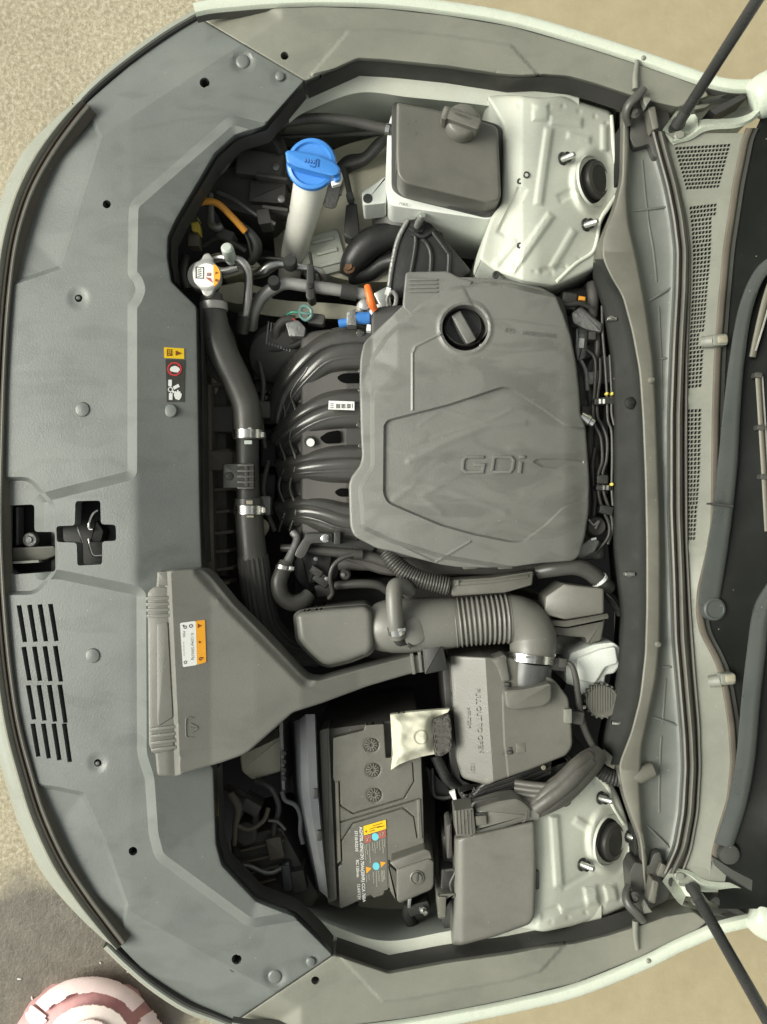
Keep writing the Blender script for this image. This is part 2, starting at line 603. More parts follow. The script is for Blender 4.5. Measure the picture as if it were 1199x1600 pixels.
def sweep_geo(W, R, seg=12, flat=1.0, caps=True):
    """tube along world points W (metres) with radii R (metres)"""
    W = np.asarray(W, float)
    n = len(W)
    T = np.gradient(W, axis=0)
    T /= np.linalg.norm(T, axis=1, keepdims=True) + 1e-12
    up = np.array([0, 0, 1.0])
    if abs(T[0] @ up) > 0.9:
        up = np.array([0, 1.0, 0])
    u = np.cross(T[0], up); u /= np.linalg.norm(u)
    V, F = [], []
    for i in range(n):
        u = u - T[i] * (u @ T[i]); u /= np.linalg.norm(u) + 1e-12
        v = np.cross(u, T[i])
        for k in range(seg):
            an = 2 * math.pi * k / seg
            V.append(W[i] + R[i] * (u * math.cos(an) + v * flat * math.sin(an)))
    for i in range(n - 1):
        for k in range(seg):
            k2 = (k + 1) % seg
            F.append([i * seg + k, i * seg + k2, (i + 1) * seg + k2, (i + 1) * seg + k])
    if caps:
        F.append([k for k in range(seg)][::-1])
        F.append([(n - 1) * seg + k for k in range(seg)])
    return [tuple(p) for p in V], F

def tube_geo(pts, r, n=8, seg=12, flat=1.0, caps=True, rip=None):
    """pts: photo x, y, z; r: radius in photo mm at the depth of the first point (number or one per point); rip=(pitch, depth)"""
    rr = r if isinstance(r, (list, tuple)) else [r] * len(pts)
    C = spline([(*P(*p), q * s_(p[2]) / 1000) for p, q in zip(pts, rr)], n)
    W = [c[:3] for c in C]; R = [c[3] for c in C]
    if rip:
        W = np.array(W); R = np.array(R)
        d = np.concatenate([[0], np.cumsum(np.linalg.norm(np.diff(W, axis=0), axis=1))])
        m = max(8, int(d[-1] / (rip[0] / 1000) * 6))
        t = np.linspace(0, d[-1], m)
        W = np.stack([np.interp(t, d, W[:, k]) for k in range(3)], 1)
        R = np.interp(t, d, R)
        R = R + rip[1] / 1000 * (np.abs(np.sin(math.pi * t / (rip[0] / 1000))) - 0.6)
    return sweep_geo(W, R, seg, flat, caps)

def tube(name, pts, r, material, parent=None, **kw):
    v, f = tube_geo(pts, r, **kw)
    return obj(name, v, f, material, parent, angle=50)

def lathe_geo(base, axis, prof, seg=24, ell=1.0):
    """prof: list of (radius, height) in mm around an axis (world direction) from a photo base point"""
    b = np.array(P(*base))
    ax = np.array(axis, float); ax /= np.linalg.norm(ax)
    u = np.cross(ax, [0, 1.0, 0]) if abs(ax[1]) < 0.9 else np.cross(ax, [1.0, 0, 0])
    u /= np.linalg.norm(u)
    v = np.cross(ax, u)
    V, F = [], []
    for r, h in prof:
        for k in range(seg):
            a = 2 * math.pi * k / seg
            V.append(b + ax * h / 1000 + (u * math.cos(a) * ell + v * math.sin(a)) * r / 1000)
    for i in range(len(prof) - 1):
        for k in range(seg):
            k2 = (k + 1) % seg
            F.append([i * seg + k, i * seg + k2, (i + 1) * seg + k2, (i + 1) * seg + k])
    F.append([(len(prof) - 1) * seg + k for k in range(seg)])
    return [tuple(p) for p in V], F

def lathe(name, base, axis, prof, material, parent=None, seg=24, angle=38, ell=1.0):
    v, f = lathe_geo(base, axis, prof, seg, ell)
    return obj(name, v, f, material, parent, angle=angle)

def radial(x, y, lean=1.0):
    """axis of something standing upright, leant outwards a little"""
    return (0, 0, 1)

def loft_geo(rows, closed=False):
    """rows: equal-length lists of photo points x, y, z"""
    n = len(rows[0])
    V = [P(*p) for r in rows for p in r]
    F = []
    for i in range(len(rows) - 1):
        for k in range(n - 1 + (1 if closed else 0)):
            k2 = (k + 1) % n
            F.append([i * n + k, i * n + k2, (i + 1) * n + k2, (i + 1) * n + k])
    return V, F

def loft(name, rows, material, parent=None, angle=38, sub=0):
    if sub:
        rows = [spline(r, sub) for r in rows]
    v, f = loft_geo(rows)
    return obj(name, v, f, material, parent, angle=angle)

def at_y(curve, ys):
    c = sorted(curve, key=lambda p: p[1])
    yy = [p[1] for p in c]; xx = [p[0] for p in c]
    # monotone smooth interpolation
    x = np.interp(ys, yy, xx)
    k = np.array([1, 2, 3, 4, 3, 2, 1], float); k /= k.sum()
    xp = np.concatenate([np.full(3, x[0]) + (x[0] - x[1]) * np.array([3, 2, 1]), x, np.full(3, x[-1]) + (x[-1] - x[-2]) * np.array([1, 2, 3])])
    return np.convolve(xp, k, 'valid')

def text_geo(body, size, cx, cy, zf, rot=0, extrude=0.0, sx=1.0, shear=0.0, bold=0.0):
    """lettering: size = cap height in mm, rot = degrees counter-clockwise in the photo"""
    cu = bpy.data.curves.new('t', 'FONT')
    cu.body = body
    cu.align_x = 'CENTER'; cu.align_y = 'CENTER'
    cu.size = 1.0
    cu.shear = shear
    cu.offset = bold
    cu.extrude = extrude / size * 0.7 if extrude else 0
    cu.resolution_u = 3
    o = bpy.data.objects.new('t', cu)
    COL.objects.link(o)
    dg = bpy.context.evaluated_depsgraph_get()
    me = o.evaluated_get(dg).to_mesh()
    vs = np.array([v.co[:] for v in me.vertices])
    fs = [list(p.vertices) for p in me.polygons]
    o.evaluated_get(dg).to_mesh_clear()
    bpy.data.objects.remove(o)
    bpy.data.curves.remove(cu)
    k = size / 0.7
    c, s = math.cos(math.radians(rot)), math.sin(math.radians(rot))
    x, y, z = vs[:, 0] * k * sx, vs[:, 1] * k, vs[:, 2] * k
    px = cx + x * c - y * s
    py = cy - (x * s + y * c)
    zz = (zf(px, py) if callable(zf) else zf) + z
    return PA(px, py, zz).tolist(), fs

def text(name, body, size, cx, cy, zf, material, parent, rot=0, **kw):
    v, f = text_geo(body, size, cx, cy, zf, rot, **kw)
    return obj(name, v, f, material, parent, smooth=False)

def sticker_geo(poly, zf, t=0.5, r=0):
    return prism_geo(poly, (lambda x, y: zf(x, y) + t) if callable(zf) else zf + t, (float(np.min(zf(np.array([q[0] for q in poly]), np.array([q[1] for q in poly])))) if callable(zf) else zf) - 0.3, 0, r)

def sticker(name, poly, zf, material, parent, t=0.5, r=0):
    v, f = sticker_geo(poly, zf, t, r)
    return obj(name, v, f, material, parent, smooth=False)

def copies(proto, parent, places):
    """copies of a one-mesh piece under the same parent; places in photo x, y, z"""
    out = []
    for p in places:
        c = proto.copy()
        COL.objects.link(c)
        c.location = P(*p)
        out.append(c)
    return out
# ================================================================== GROUND
def ground_material():
    m = bpy.data.materials.new('concrete')
    m.use_nodes = True
    N, L = m.node_tree.nodes, m.node_tree.links
    b = N['Principled BSDF']
    b.inputs['Roughness'].default_value = 0.85
    tc = N.new('ShaderNodeTexCoord')
    def noise(sc, det=6, rough=0.6):
        n = N.new('ShaderNodeTexNoise')
        n.inputs['Scale'].default_value = sc
        n.inputs['Detail'].default_value = det
        n.inputs['Roughness'].default_value = rough
        L.new(tc.outputs['Object'], n.inputs['Vector'])
        return n
    def ramp(src, stops):
        r = N.new('ShaderNodeValToRGB')
        e = r.color_ramp.elements
        while len(e) < len(stops):
            e.new(0.5)
        for k, (p, c) in zip(e, stops):
            k.position = p
            k.color = (*c, 1)
        L.new(src, r.inputs[0])
        return r
    big, fine, mid = noise(2.2), noise(85, 8, 0.7), noise(14, 8, 0.68)
    c1 = ramp(fine.outputs[0], [(0.32, (0.28, 0.245, 0.175)), (0.5, (0.41, 0.37, 0.275)), (0.68, (0.60, 0.555, 0.45))])
    c2 = ramp(big.outputs[0], [(0.3, (0.86, 0.83, 0.78)), (0.7, (1.1, 1.08, 1.04))])
    mu = N.new('ShaderNodeMix'); mu.data_type = 'RGBA'; mu.blend_type = 'MULTIPLY'; mu.inputs[0].default_value = 1
    L.new(c1.outputs[0], mu.inputs[6]); L.new(c2.outputs[0], mu.inputs[7])
    # smoother, pinker screed on the far side of the car (towards the windscreen)
    sep = N.new('ShaderNodeSeparateXYZ'); L.new(tc.outputs['Object'], sep.inputs[0])
    side = N.new('ShaderNodeMapRange'); side.inputs[1].default_value = -0.35; side.inputs[2].default_value = 0.35
    L.new(sep.outputs[0], side.inputs[0])
    smth = ramp(mid.outputs[0], [(0.25, (0.34, 0.285, 0.175)), (0.75, (0.42, 0.355, 0.225))])
    m2 = N.new('ShaderNodeMix'); m2.data_type = 'RGBA'
    L.new(side.outputs[0], m2.inputs[0]); L.new(mu.outputs[2], m2.inputs[6]); L.new(smth.outputs[0], m2.inputs[7])
    # spilt-water stain with a ragged edge near the pink bundle
    dv = N.new('ShaderNodeVectorMath'); dv.operation = 'DISTANCE'
    nz = noise(5, 6, 0.6)
    wob = N.new('ShaderNodeVectorMath'); wob.operation = 'MULTIPLY_ADD'
    L.new(nz.outputs['Color'], wob.inputs[0]); wob.inputs[1].default_value = (0.30, 0.30, 0); L.new(tc.outputs['Object'], wob.inputs[2])
    L.new(wob.outputs[0], dv.inputs[0]); dv.inputs[1].default_value = STAIN
    st = N.new('ShaderNodeMapRange'); st.inputs[1].default_value = 0.30; st.inputs[2].default_value = 0.40
    st.inputs[3].default_value = 1; st.inputs[4].default_value = 0
    L.new(dv.outputs['Value'], st.inputs[0])
    wet = ramp(mid.outputs[0], [(0.3, (0.10, 0.088, 0.068)), (0.7, (0.185, 0.165, 0.13))])
    m3 = N.new('ShaderNodeMix'); m3.data_type = 'RGBA'
    L.new(st.outputs[0], m3.inputs[0]); L.new(m2.outputs[2], m3.inputs[6]); L.new(wet.outputs[0], m3.inputs[7])
    L.new(m3.outputs[2], b.inputs['Base Color'])
    rw = N.new('ShaderNodeMapRange'); rw.inputs[3].default_value = 0.88; rw.inputs[4].default_value = 0.5
    L.new(st.outputs[0], rw.inputs[0]); L.new(rw.outputs[0], b.inputs['Roughness'])
    hs = N.new('ShaderNodeMath'); hs.operation = 'MULTIPLY_ADD'
    L.new(mid.outputs[0], hs.inputs[0]); hs.inputs[1].default_value = 1.6; L.new(fine.outputs[0], hs.inputs[2])
    inv = N.new('ShaderNodeMapRange'); inv.inputs[3].default_value = 0.55; inv.inputs[4].default_value = 0.12
    L.new(side.outputs[0], inv.inputs[0])
    bp = N.new('ShaderNodeBump'); bp.inputs['Distance'].default_value = 0.008
    L.new(inv.outputs[0], bp.inputs['Strength'])
    L.new(hs.outputs[0], bp.inputs['Height']); L.new(bp.outputs[0], b.inputs['Normal'])
    MATS['concrete'] = m

GZ = -850
STAIN = tuple(np.array(P(95, 1575, GZ)) * np.array([1, 1, 0]) + np.array([0.15, 0.15, 0]))
ground_material()
gm = bpy.data.meshes.new('ground')
gm.from_pydata([(-30, -30, 0), (30, -30, 0), (30, 30, 0), (-30, 30, 0)], [], [(0, 1, 2, 3)])
gm.materials.append(MATS['concrete'])
go = bpy.data.objects.new('ground', gm)
go.location = (0, 0, GZ / 1000)
COL.objects.link(go)
go['kind'] = 'structure'
go['label'] = 'rough beige concrete yard with a dark wet stain'

# ================================================================== FRONT TRIM
IN = fillet([(520, 205), (408, 199), (362, 187), (209, 321), (207, 428), (215, 436), (221, 452), (214, 470), (207, 478), (207, 742),
             (88, 772), (60, 780), (60, 900), (90, 897), (207, 921), (221, 927), (222, 1178), (234, 1216), (240, 1303), (249, 1338),
             (392, 1443), (462, 1431), (700, 1380), (700, 250)], 9)
OUTT = [(160, 213), (145, 262), (101, 402), (96, 420), (20, 446), (-60, 446), (-60, 150), (130, 150)]
OUTB = [(40, 1222), (84, 1228), (132, 1238), (165, 1310), (201, 1413), (190, 1480), (100, 1540), (-60, 1400), (-60, 1222)]
REC = fillet([(-20, 748), (46, 748), (86, 792), (87, 892), (56, 926), (-20, 928)], 12)
HOLE_L = fillet([(8, 790), (54, 788), (54, 831), (86, 831), (87, 893), (20, 898), (8, 886)], 6)
HOLE_X = fillet([(118, 783), (157, 782), (158, 819), (181, 820), (182, 845), (160, 846), (160, 882), (121, 884), (120, 848), (89, 847), (88, 822), (117, 821)], 5)
SLOTS = []
for r, (ya, yb) in enumerate(((946, 1003), (1011, 1063), (1071, 1124), (1131, 1182))):
    for c in range(4):
        t0 = ya - 0.7 * c + r * 1.0 * c * 0.2
        t1 = yb - 0.5 * c + r * 1.1 * c
        xa = 26 + 16.4 * c + (ya - 946) * 0.117
        xb = 26 + 16.4 * c + (yb - 946) * 0.117 + 3.5
        SLOTS.append([(xa, t0), (xa + 7.6, t0 - 0.6), (xb + 6.6, t1), (xb - 0.4, t1 + 0.6)])
OPEN_HOLES = [(320, 129, 8), (167, 319, 6.5), (208, 1330, 7), (370, 1499, 8)]
PIN_HOLES = [(123, 466, 6), (153, 1192, 6)]

CORN_T = [(158, 214), (330, 100), (440, 30), (440, -80), (-80, -80), (-80, 340)]
CORN_B = [(203, 1424), (340, 1500), (470, 1572), (470, 1720), (-80, 1720), (-80, 1290)]
def corner_drop(X, Y):
    return 0.55 * np.clip(sdf(X, Y, CORN_T), 0, 90) + 0.55 * np.clip(sdf(X, Y, CORN_B), 0, 90)

def trim_z(X, Y):
    z = 16 * np.clip((sdf(X, Y, IN) + 7.5) / 15, 0, 1)
    si = sdf(X, Y, IN)
    z = z - 0.30 * np.clip(np.minimum(si, X - 207) - 7.5, 0, 130) - 0.05 * np.clip(205 - X, 0, 200)
    for q in (OUTT, OUTB):
        d = np.clip(sdf(X, Y, q), 0, 70)
        z = z - 0.10 * d - 6.0 * np.clip(d / 6, 0, 1)
    z = z - 9 * np.clip((sdf(X, Y, REC) + 3) / 6, 0, 1)
    for (x, y, r, dep) in ((380, 97, 19, 3.2), (430, 1525, 19, 3.2), (123, 466, 17, 2.0), (153, 1192, 15, 2.0), (438, 121, 14, 1.5), (486, 1501, 14, 1.5)):
        d = np.hypot(X - x, Y - y)
        z = z - dep * sm(r, r * 0.55, d)
    # the trim falls away towards the outer corners
    z = z - corner_drop(X, Y)
    # gentle sink marks so that the sheet is not perfectly flat
    z = z + 0.7 * np.sin(X / 47 + 1.3 * np.sin(Y / 90)) * np.sin(Y / 71)
    return z

TRIM = fillet([(308, 27), (272, 48), (212, 94), (166, 134), (137, 160), (116, 186), (82, 232), (56, 278), (38, 322), (26, 372), (19, 430), (13, 520), (9, 600),
               (6, 700), (4, 762), (4, 905), (8, 960), (16, 1030), (28, 1105), (44, 1172), (66, 1250), (94, 1325), (124, 1385), (156, 1432), (188, 1478),
               (232, 1524), (300, 1568), (366, 1596), (520, 1492), (497, 1468), (460, 1432), (400, 1408), (347, 1352), (338, 1318), (334, 1200),
               (330, 1196), (316, 884), (313, 800), (308, 479), (268, 440), (262, 402), (263, 370), (276, 342), (302, 298), (336, 240), (368, 211), (413, 197), (476, 126)], 4)
TRIM_L = ringset(IN, (7.5, -7.5)) + ringset(REC, (-3, 3)) + ringset(OUTT, (0, 6)) + ringset(OUTB, (0, 6)) + [(CORN_T[:3], False), (CORN_B[:3], False)]
ft = thing('radiator_trim', 'wide dark grey plastic trim panel over the radiator along the car front', 'trim panel', 160, 800, -30)
field('panel', TRIM, trim_z, 'trim', ft, step=5.0, edge=2.5, skirt=26, angle=22,
      lines=TRIM_L, holes=[HOLE_L, HOLE_X] + SLOTS + [circ(x, y, r, 14) for x, y, r in OPEN_HOLES + PIN_HOLES])
tz = lambda x, y: trim_z(np.array([float(x)]), np.array([float(y)]))[0]
proto = None
for (x, y, r, h) in ((130, 640, 11.5, 4.5), (267, 642, 10.5, 4), (146, 1024, 11.5, 4.5), (380, 97, 11, 3.5), (430, 1525, 11, 3.5), (438, 121, 7.5, 6), (486, 1501, 7.5, 6)):
    lathe('push_pin', (x, y, tz(x, y) - 1), (0, 0, 1), [(r * 1.03, 0), (r, h * 0.45), (r * 0.9, h * 0.8), (r * 0.6, h), (0.01, h * 1.05)], 'trim', ft, seg=20)
for (x, y, r) in OPEN_HOLES:
    k = lathe('hole_socket', (x, y, tz(x, y) - 24), (0, 0, 1), [(0.01, 0), (r * 0.98, 1), (r * 1.0, 22)], 'black', ft, seg=14)
for (x, y, r) in PIN_HOLES:
    lathe('clip_head', (x, y, tz(x, y) - 9), (0, 0, 1), [(r * 0.75, 0), (r * 0.72, 5), (r * 0.4, 6.5), (0.01, 7)], 'alupaint', ft, seg=12)

# what shows through the openings: latch, striker and the dark frame below
ls = thing('hood_latch', 'steel hood latch seen through the openings in the front trim', 'latch', 100, 840, -95)
prism('back_plate', [(80, 770), (196, 770), (196, 900), (80, 900)], -62, -95, 'black', ls, 1)
tube('claw', [(118, 815, -28), (121, 825, -26), (126, 838, -26), (129, 846, -28)], 2.0, 'clamp', ls, n=5, seg=8)
tube('claw', [(153, 797, -26), (145, 803, -24), (140, 815, -24), (140, 826, -26), (146, 827, -26)], 3.0, 'clamp', ls, n=5, seg=8)
tube('claw', [(139, 842, -28), (141, 856, -26), (147, 868, -26), (160, 868, -28)], 2.2, 'clamp', ls, n=5, seg=8)
prism('lever', fillet([(150, 812), (162, 830), (158, 846), (140, 848), (146, 830)], 3), -30, -60, 'black', ls, 1.5)
lathe('bolt', (124, 792, -62), (0, 0, 1), [(6, 0), (6, 4), (3, 6), (0.01, 6)], 'iron', ls, seg=6)
sb = thing('latch_support', 'grey metal bracket and knob inside the notch at the grille', 'bracket', 45, 850, -95)
prism('shelf', fillet([(18, 856), (86, 853), (88, 868), (68, 876), (18, 878)], 4), lambda x, y: -30 - (y - 853) * 0.3, -50, 'lipgrey', sb, 2)
prism('flange', [(8, 878), (60, 875), (62, 879), (8, 882)], -26, -60, 'bumper', sb, 1)
lathe('knob', (51, 843, -46), (0, 0, 1), [(12, 0), (12, 9), (10.5, 11), (6, 11.5), (5, 14), (0.01, 14.5)], 'casting', sb, seg=18)
prism('slat', [(25, 792), (29, 792), (29, 852), (25, 852)], -50, -70, 'casting', sb, 0.6)
prism('back_wall', [(-10, 770), (90, 770), (90, 905), (-10, 905)], -85, -98, 'black', sb, 0)
gb = thing('grille_backing', 'black air guide behind the slots of the front trim', 'air guide', 60, 1065, -70)
prism('plate', [(10, 935), (125, 935), (125, 1205), (10, 1205)], -40, -70, 'black', gb, 1)

# warning stickers of the front trim
z1 = lambda x, y: trim_z(np.asarray(x, float), np.asarray(y, float)) + 0.4
ws = sticker('fan_warning_sticker', [(259, 561), (289.5, 562), (288, 628), (261, 628)], z1, 'st_black', ft, 0.4)
ws['label'] = 'black sticker with a struck-out hand and a fan'
sticker('caution_strip', [(256.5, 542.5), (288, 544.5), (288, 560.8), (257, 559.3)], z1, 'st_yellow', ft, 0.5)
z2 = lambda x, y: z1(x, y) + 1.0
sticker('warning_triangle', [(274.5, 547.5), (274.5, 555.5), (284, 552)], z2, 'st_brown', ft, 0.2)
mb = MB()
for (x, y, w, h) in ((264.8, 546.2, 7.5, 1.2), (264.8, 555.4, 7.5, 1.2), (261.4, 551, 1.2, 9.5), (268.2, 551, 1.2, 9.5), (265, 549.6, 1.0, 3.6), (265, 552.6, 4, 1.0), (266.5, 553.8, 1, 2)):
    mb.add(*sticker_geo(rect(x, y, w, h), z2, 0.2))
mb.build('caution_mark', 'st_brown', ft, smooth=False)
mb = MB()
ring_o, ring_i = circ(272.8, 576.5, 11.4, 28, 10.8), circ(272.8, 576.5, 9.2, 28, 8.6)
V = [(*P(x, y, float(z2(x, y)) + 0.2),) for x, y in ring_o + ring_i]
mb.add(V, [[i, i + 28, (i + 1) % 28 + 28, (i + 1) % 28] for i in range(28)])
mb.add(*sticker_geo(rect(272.8, 576.5, 19, 1.6, -42), lambda x, y: z2(x, y) - 0.1, 0.2))
mb.build('prohibition_ring', 'st_red', ft, smooth=False)
mb = MB()
mb.add(*sticker_geo([(265.8, 576), (268, 573), (274, 571.6), (280, 574.4), (281.5, 577.5), (278, 582), (270.5, 581), (266, 579)], lambda x, y: z2(x, y) + 0.25, 0.2))
mb.build('hand_mark', 'st_white', ft, smooth=False)
mb = MB()
for pl in (rect(266, 598.3, 5.6, 10), rect(275.6, 604.3, 10, 5, -28), rect(267, 619.5, 5.6, 10.5)):
    mb.add(*sticker_geo(pl, z2, 0.2))
ring_o, ring_i = circ(266.6, 608.6, 4.1, 16), circ(266.6, 608.6, 2.6, 16)
V = [(*P(x, y, float(z2(x, y)) + 0.2),) for x, y in ring_o + ring_i]
mb.add(V, [[i, i + 16, (i + 1) % 16 + 16, (i + 1) % 16] for i in range(16)])
for pl in ([(272.5, 613.5), (274, 611), (276.6, 612.2), (277.2, 609.2), (279, 609.4), (279.6, 612.3), (281.8, 611), (282.2, 614), (284.2, 615), (283.4, 621), (280, 625.2), (274.5, 623.4), (272, 618)],
           rect(270.5, 611.7, 4.5, 3.4, 40), rect(266.7, 604, 1.3, 2.5), rect(266.9, 613.2, 1.3, 2.5)):
    mb.add(*sticker_geo(pl, z2, 0.2))
mb.build('fan_and_hand_mark', 'st_white', ft, smooth=False)

# ================================================================== BUMPER, SEAL AND FENDERS
def profile_sweep(name, path, prof, material, parent=None, n=6, side=1, angle=40, ends=0.0):
    """prof: (outward mm, height mm); path in photo x, y, z"""
    C = np.array(spline([P(*p) for p in path], n))
    T = np.gradient(C[:, :2], axis=0)
    T /= np.linalg.norm(T, axis=1, keepdims=True)
    Nn = np.stack([T[:, 1], -T[:, 0]], 1) * side
    V, F = [], []
    m = len(prof)
    for i in range(len(C)):
        t_ = min(i, len(C) - 1 - i) / (len(C) - 1)
        k_ = 1.0 if ends <= 0 else 0.30 + 0.70 * min(1.0, t_ / ends) ** 0.7
        for o, h in prof:
            o = o * k_ if o > 0 else o
            V.append((C[i, 0] + Nn[i, 0] * o / 1000, C[i, 1] + Nn[i, 1] * o / 1000, C[i, 2] + h / 1000))
    for i in range(len(C) - 1):
        for k in range(m - 1):
            a = [i * m + k, i * m + k + 1, (i + 1) * m + k + 1, (i + 1) * m + k]
            F.append(a if side < 0 else a[::-1])
    return obj(name, V, F, material, parent, angle=angle)

lead = [(131, 160), (112, 183), (88, 215), (64, 252), (43, 292), (28, 332), (16, 378), (8, 430), (1, 505), (-4, 600), (-7, 700), (-9, 800), (-6, 900), (0, 985), (8, 1060), (20, 1135), (38, 1205), (60, 1275), (92, 1345), (128, 1402), (160, 1445), (186, 1479)]
bp = thing('bumper', 'grey green front edge of the car with a ridged rubber-backed lip', 'bumper', 20, 800, -500)
profile_sweep('edge_skin', [(x, y, -10) for x, y in lead], [(-1, -40), (0, 2), (4, 6), (10, 6), (14, 2), (18, -3), (26, -5), (36, -10), (46, -22), (52, -45), (54, -110), (44, -300), (34, -620), (28, -760)], 'bumper', bp, side=1, ends=0.14)
profile_sweep('bead', [(x, y, -4) for x, y in lead], [(3, -2), (5, 3), (8, 5), (11, 3), (13, -2)], 'sidetrim', bp, side=1, ends=0.14)
wsp = thing('hood_weatherstrip', 'dark brown rubber seal lying along the front trim edge', 'seal', 10, 800, -20)
profile_sweep('rubber', [(x, y, -12) for x, y in lead], [(-22, -10), (-17, 0), (-14, 7), (-10, 8), (-7, 2), (-6, -6), (-5, 6), (-2, 7), (1, 0)], 'brown', wsp, side=1)
profile_sweep('lip', [(x, y, -5) for x, y in lead], [(-14, -2), (-13, 2), (-11, 3), (-9, 2), (-8.5, -2)], 'seal', wsp, side=1)

# headlamp edges between bumper and fender
for nm, pts, sd, lb in (('headlamp', [(121, 168), (150, 138), (185, 108), (230, 74), (270, 47), (308, 25)], 1, 'grey edge of the headlamp beside the white fender, upper corner'),
                        ('headlamp', [(170, 1474), (200, 1503), (240, 1537), (290, 1570), (330, 1586), (364, 1599)], -1, 'grey edge of the headlamp near the pink bundle, lower corner')):
    t = thing(nm, lb, 'headlamp', pts[2][0], pts[2][1], -200)
    profile_sweep('lens', [(x, y, -42) for x, y in pts], [(-2, -30), (0, 0), (3, 3), (9, 1), (17, -8), (24, -25), (28, -60), (20, -200)], 'bumper', t, side=-sd)
    profile_sweep('gap_seal', [(x, y, -34) for x, y in pts], [(-6, -14), (-3, 0), (0, 2), (2, -1), (3, -14)], 'black', t, side=-sd)

fen_t = [(306, 23), (330, 18), (370, 14), (420, 10), (500, 7), (600, 10), (700, 21), (800, 38), (900, 66), (1000, 98), (1060, 119), (1105, 134), (1150, 143), (1199, 140), (1260, 132)]
fen_b = [(362, 1601), (400, 1606), (480, 1608), (560, 1604), (640, 1594), (720, 1580), (800, 1564), (900, 1539), (1000, 1499), (1050, 1474), (1090, 1456), (1130, 1440), (1199, 1425), (1260, 1418)]
FPROF = [(-3, -16), (0, 0), (2, 3), (6, 4), (11, 4), (16, 3), (20, -1), (24, -10), (27, -24), (28, -60), (34, -160), (36, -330), (28, -560), (26, -720)]
for pts, sd, lb in ((fen_t, 1, 'white painted fender edge at the top, beside the coolant tank'), (fen_b, -1, 'white painted fender edge at the bottom, beside the fuse box')):
    t = thing('fender', lb, 'fender', pts[6][0], pts[6][1], -500, 'front fenders')
    profile_sweep('skin', [(x, y, -4) for x, y in pts], FPROF, 'paint', t, side=-sd)
    profile_sweep('gap_rubber', [(x, y, -8) for x, y in pts], [(-7, -10), (-4, 0), (-1, 1), (0.5, -4)], 'rubber', t, side=-sd)

# ================================================================== SIDE TRIMS
def side_trim(label, outline, groove, hole, zfall):
    t = thing('fender_trim', label, 'trim panel', np.mean([p[0] for p in outline]), np.mean([p[1] for p in outline]), -60, 'side trims')
    def f(X, Y):
        d = sdf(X, Y, groove)
        z = 3.4 * np.clip((d + 1) / 4, 0, 1)
        z = z - corner_drop(X, Y) - zfall * sm(900, 1100, X) + 0.6 * np.sin(X / 39) * np.sin(Y / 23)
        return z
    field('panel', outline, f, 'sidetrim', t, step=4.5, edge=2.5, skirt=46, lines=ringset(groove, (-1, 3)), holes=[circ(hole[0], hole[1], 6.5, 14)])
    lathe('hole_socket', (hole[0], hole[1], -24), (0, 0, 1), [(0.01, 0), (6.3, 1), (6.4, 20)], 'black', t, seg=14)
    lathe('push_pin', (hole[0] + 560 if hole[1] < 800 else hole[0] + 520, 92 if hole[1] < 800 else 1500, -3), (0, 0, 1), [(4, 0), (4, 3), (2, 5), (0.01, 5)], 'sidetrim', t, seg=12)
    return t

TT = fillet([(311, 27), (335, 22), (400, 14), (500, 11), (600, 14), (700, 25), (800, 42), (900, 70), (1000, 102), (1060, 123), (1100, 138), (1108, 150), (1060, 168), (1010, 157), (990, 150),
             (930, 130), (890, 119), (850, 116), (800, 118), (700, 103), (600, 93), (560, 91), (478, 127)], 5)
st = side_trim('grey trim strip along the upper fender, above the coolant tank', TT,
               [(482, 120), (545, 47), (600, 45), (700, 55), (799, 70), (846, 122), (700, 112), (560, 100)], (445, 87), 4)
TB = fillet([(368, 1597), (400, 1602), (480, 1604), (560, 1600), (640, 1590), (720, 1576), (800, 1560), (900, 1535), (1000, 1495), (1050, 1470), (1090, 1452), (1105, 1440), (1085, 1424), (1040, 1432), (1010, 1443),
             (950, 1462), (900, 1474), (860, 1478), (800, 1490), (700, 1504), (608, 1521), (522, 1492)], 5)
sbm = side_trim('grey trim strip along the lower fender, below the fuse box', TB,
                [(526, 1490), (597, 1566), (640, 1562), (700, 1550), (800, 1533), (845, 1519), (884, 1476), (700, 1490), (608, 1508)], (493, 1532), 4)

# ================================================================== RAISED HOOD (above the frame; it shades the bay from behind)
hd = thing('hood', 'raised white hood leaning back over the windscreen, held by the struts', 'hood', 1290, 800, 60)
def HW(u, y):                                   # u: metres up the hood from its hinge edge
    return (0.605 - 0.205 * u, y, 0.06 + 0.978 * u)
def hood_sheet(u0, u1, y0, y1, off, nu, ny, crown):
    V, F = [], []
    for i in range(nu + 1):
        for j in range(ny + 1):
            u = u0 + (u1 - u0) * i / nu
            t = -1 + 2 * j / ny
            w = (y1 - y0) / 2 * (1 - 0.10 * (i / nu) ** 3)
            x, y, z = HW(u, (y0 + y1) / 2 + w * t)
            d = off + crown * (1 - t * t)
            V.append((x + d * 0.978, y, z + d * 0.205))
    for i in range(nu):
        for j in range(ny):
            a = i * (ny + 1) + j
            F.append([a, a + 1, a + ny + 2, a + ny + 1])
    return V, F
mb = MB(); mb.add(*hood_sheet(0, 1.12, -0.76, 0.76, 0.03, 16, 20, 0.05)); mb.build('outer_skin', 'paint', hd)
mb = MB(); mb.add(*hood_sheet(0.02, 1.10, -0.74, 0.74, 0.0, 16, 20, 0.04)); mb.build('inner_panel', 'innerpaint', hd)
mb = MB(); mb.add(*hood_sheet(0.16, 0.96, -0.56, 0.56, -0.02, 12, 16, 0.035)); mb.build('insulation_pad', 'insul', hd)

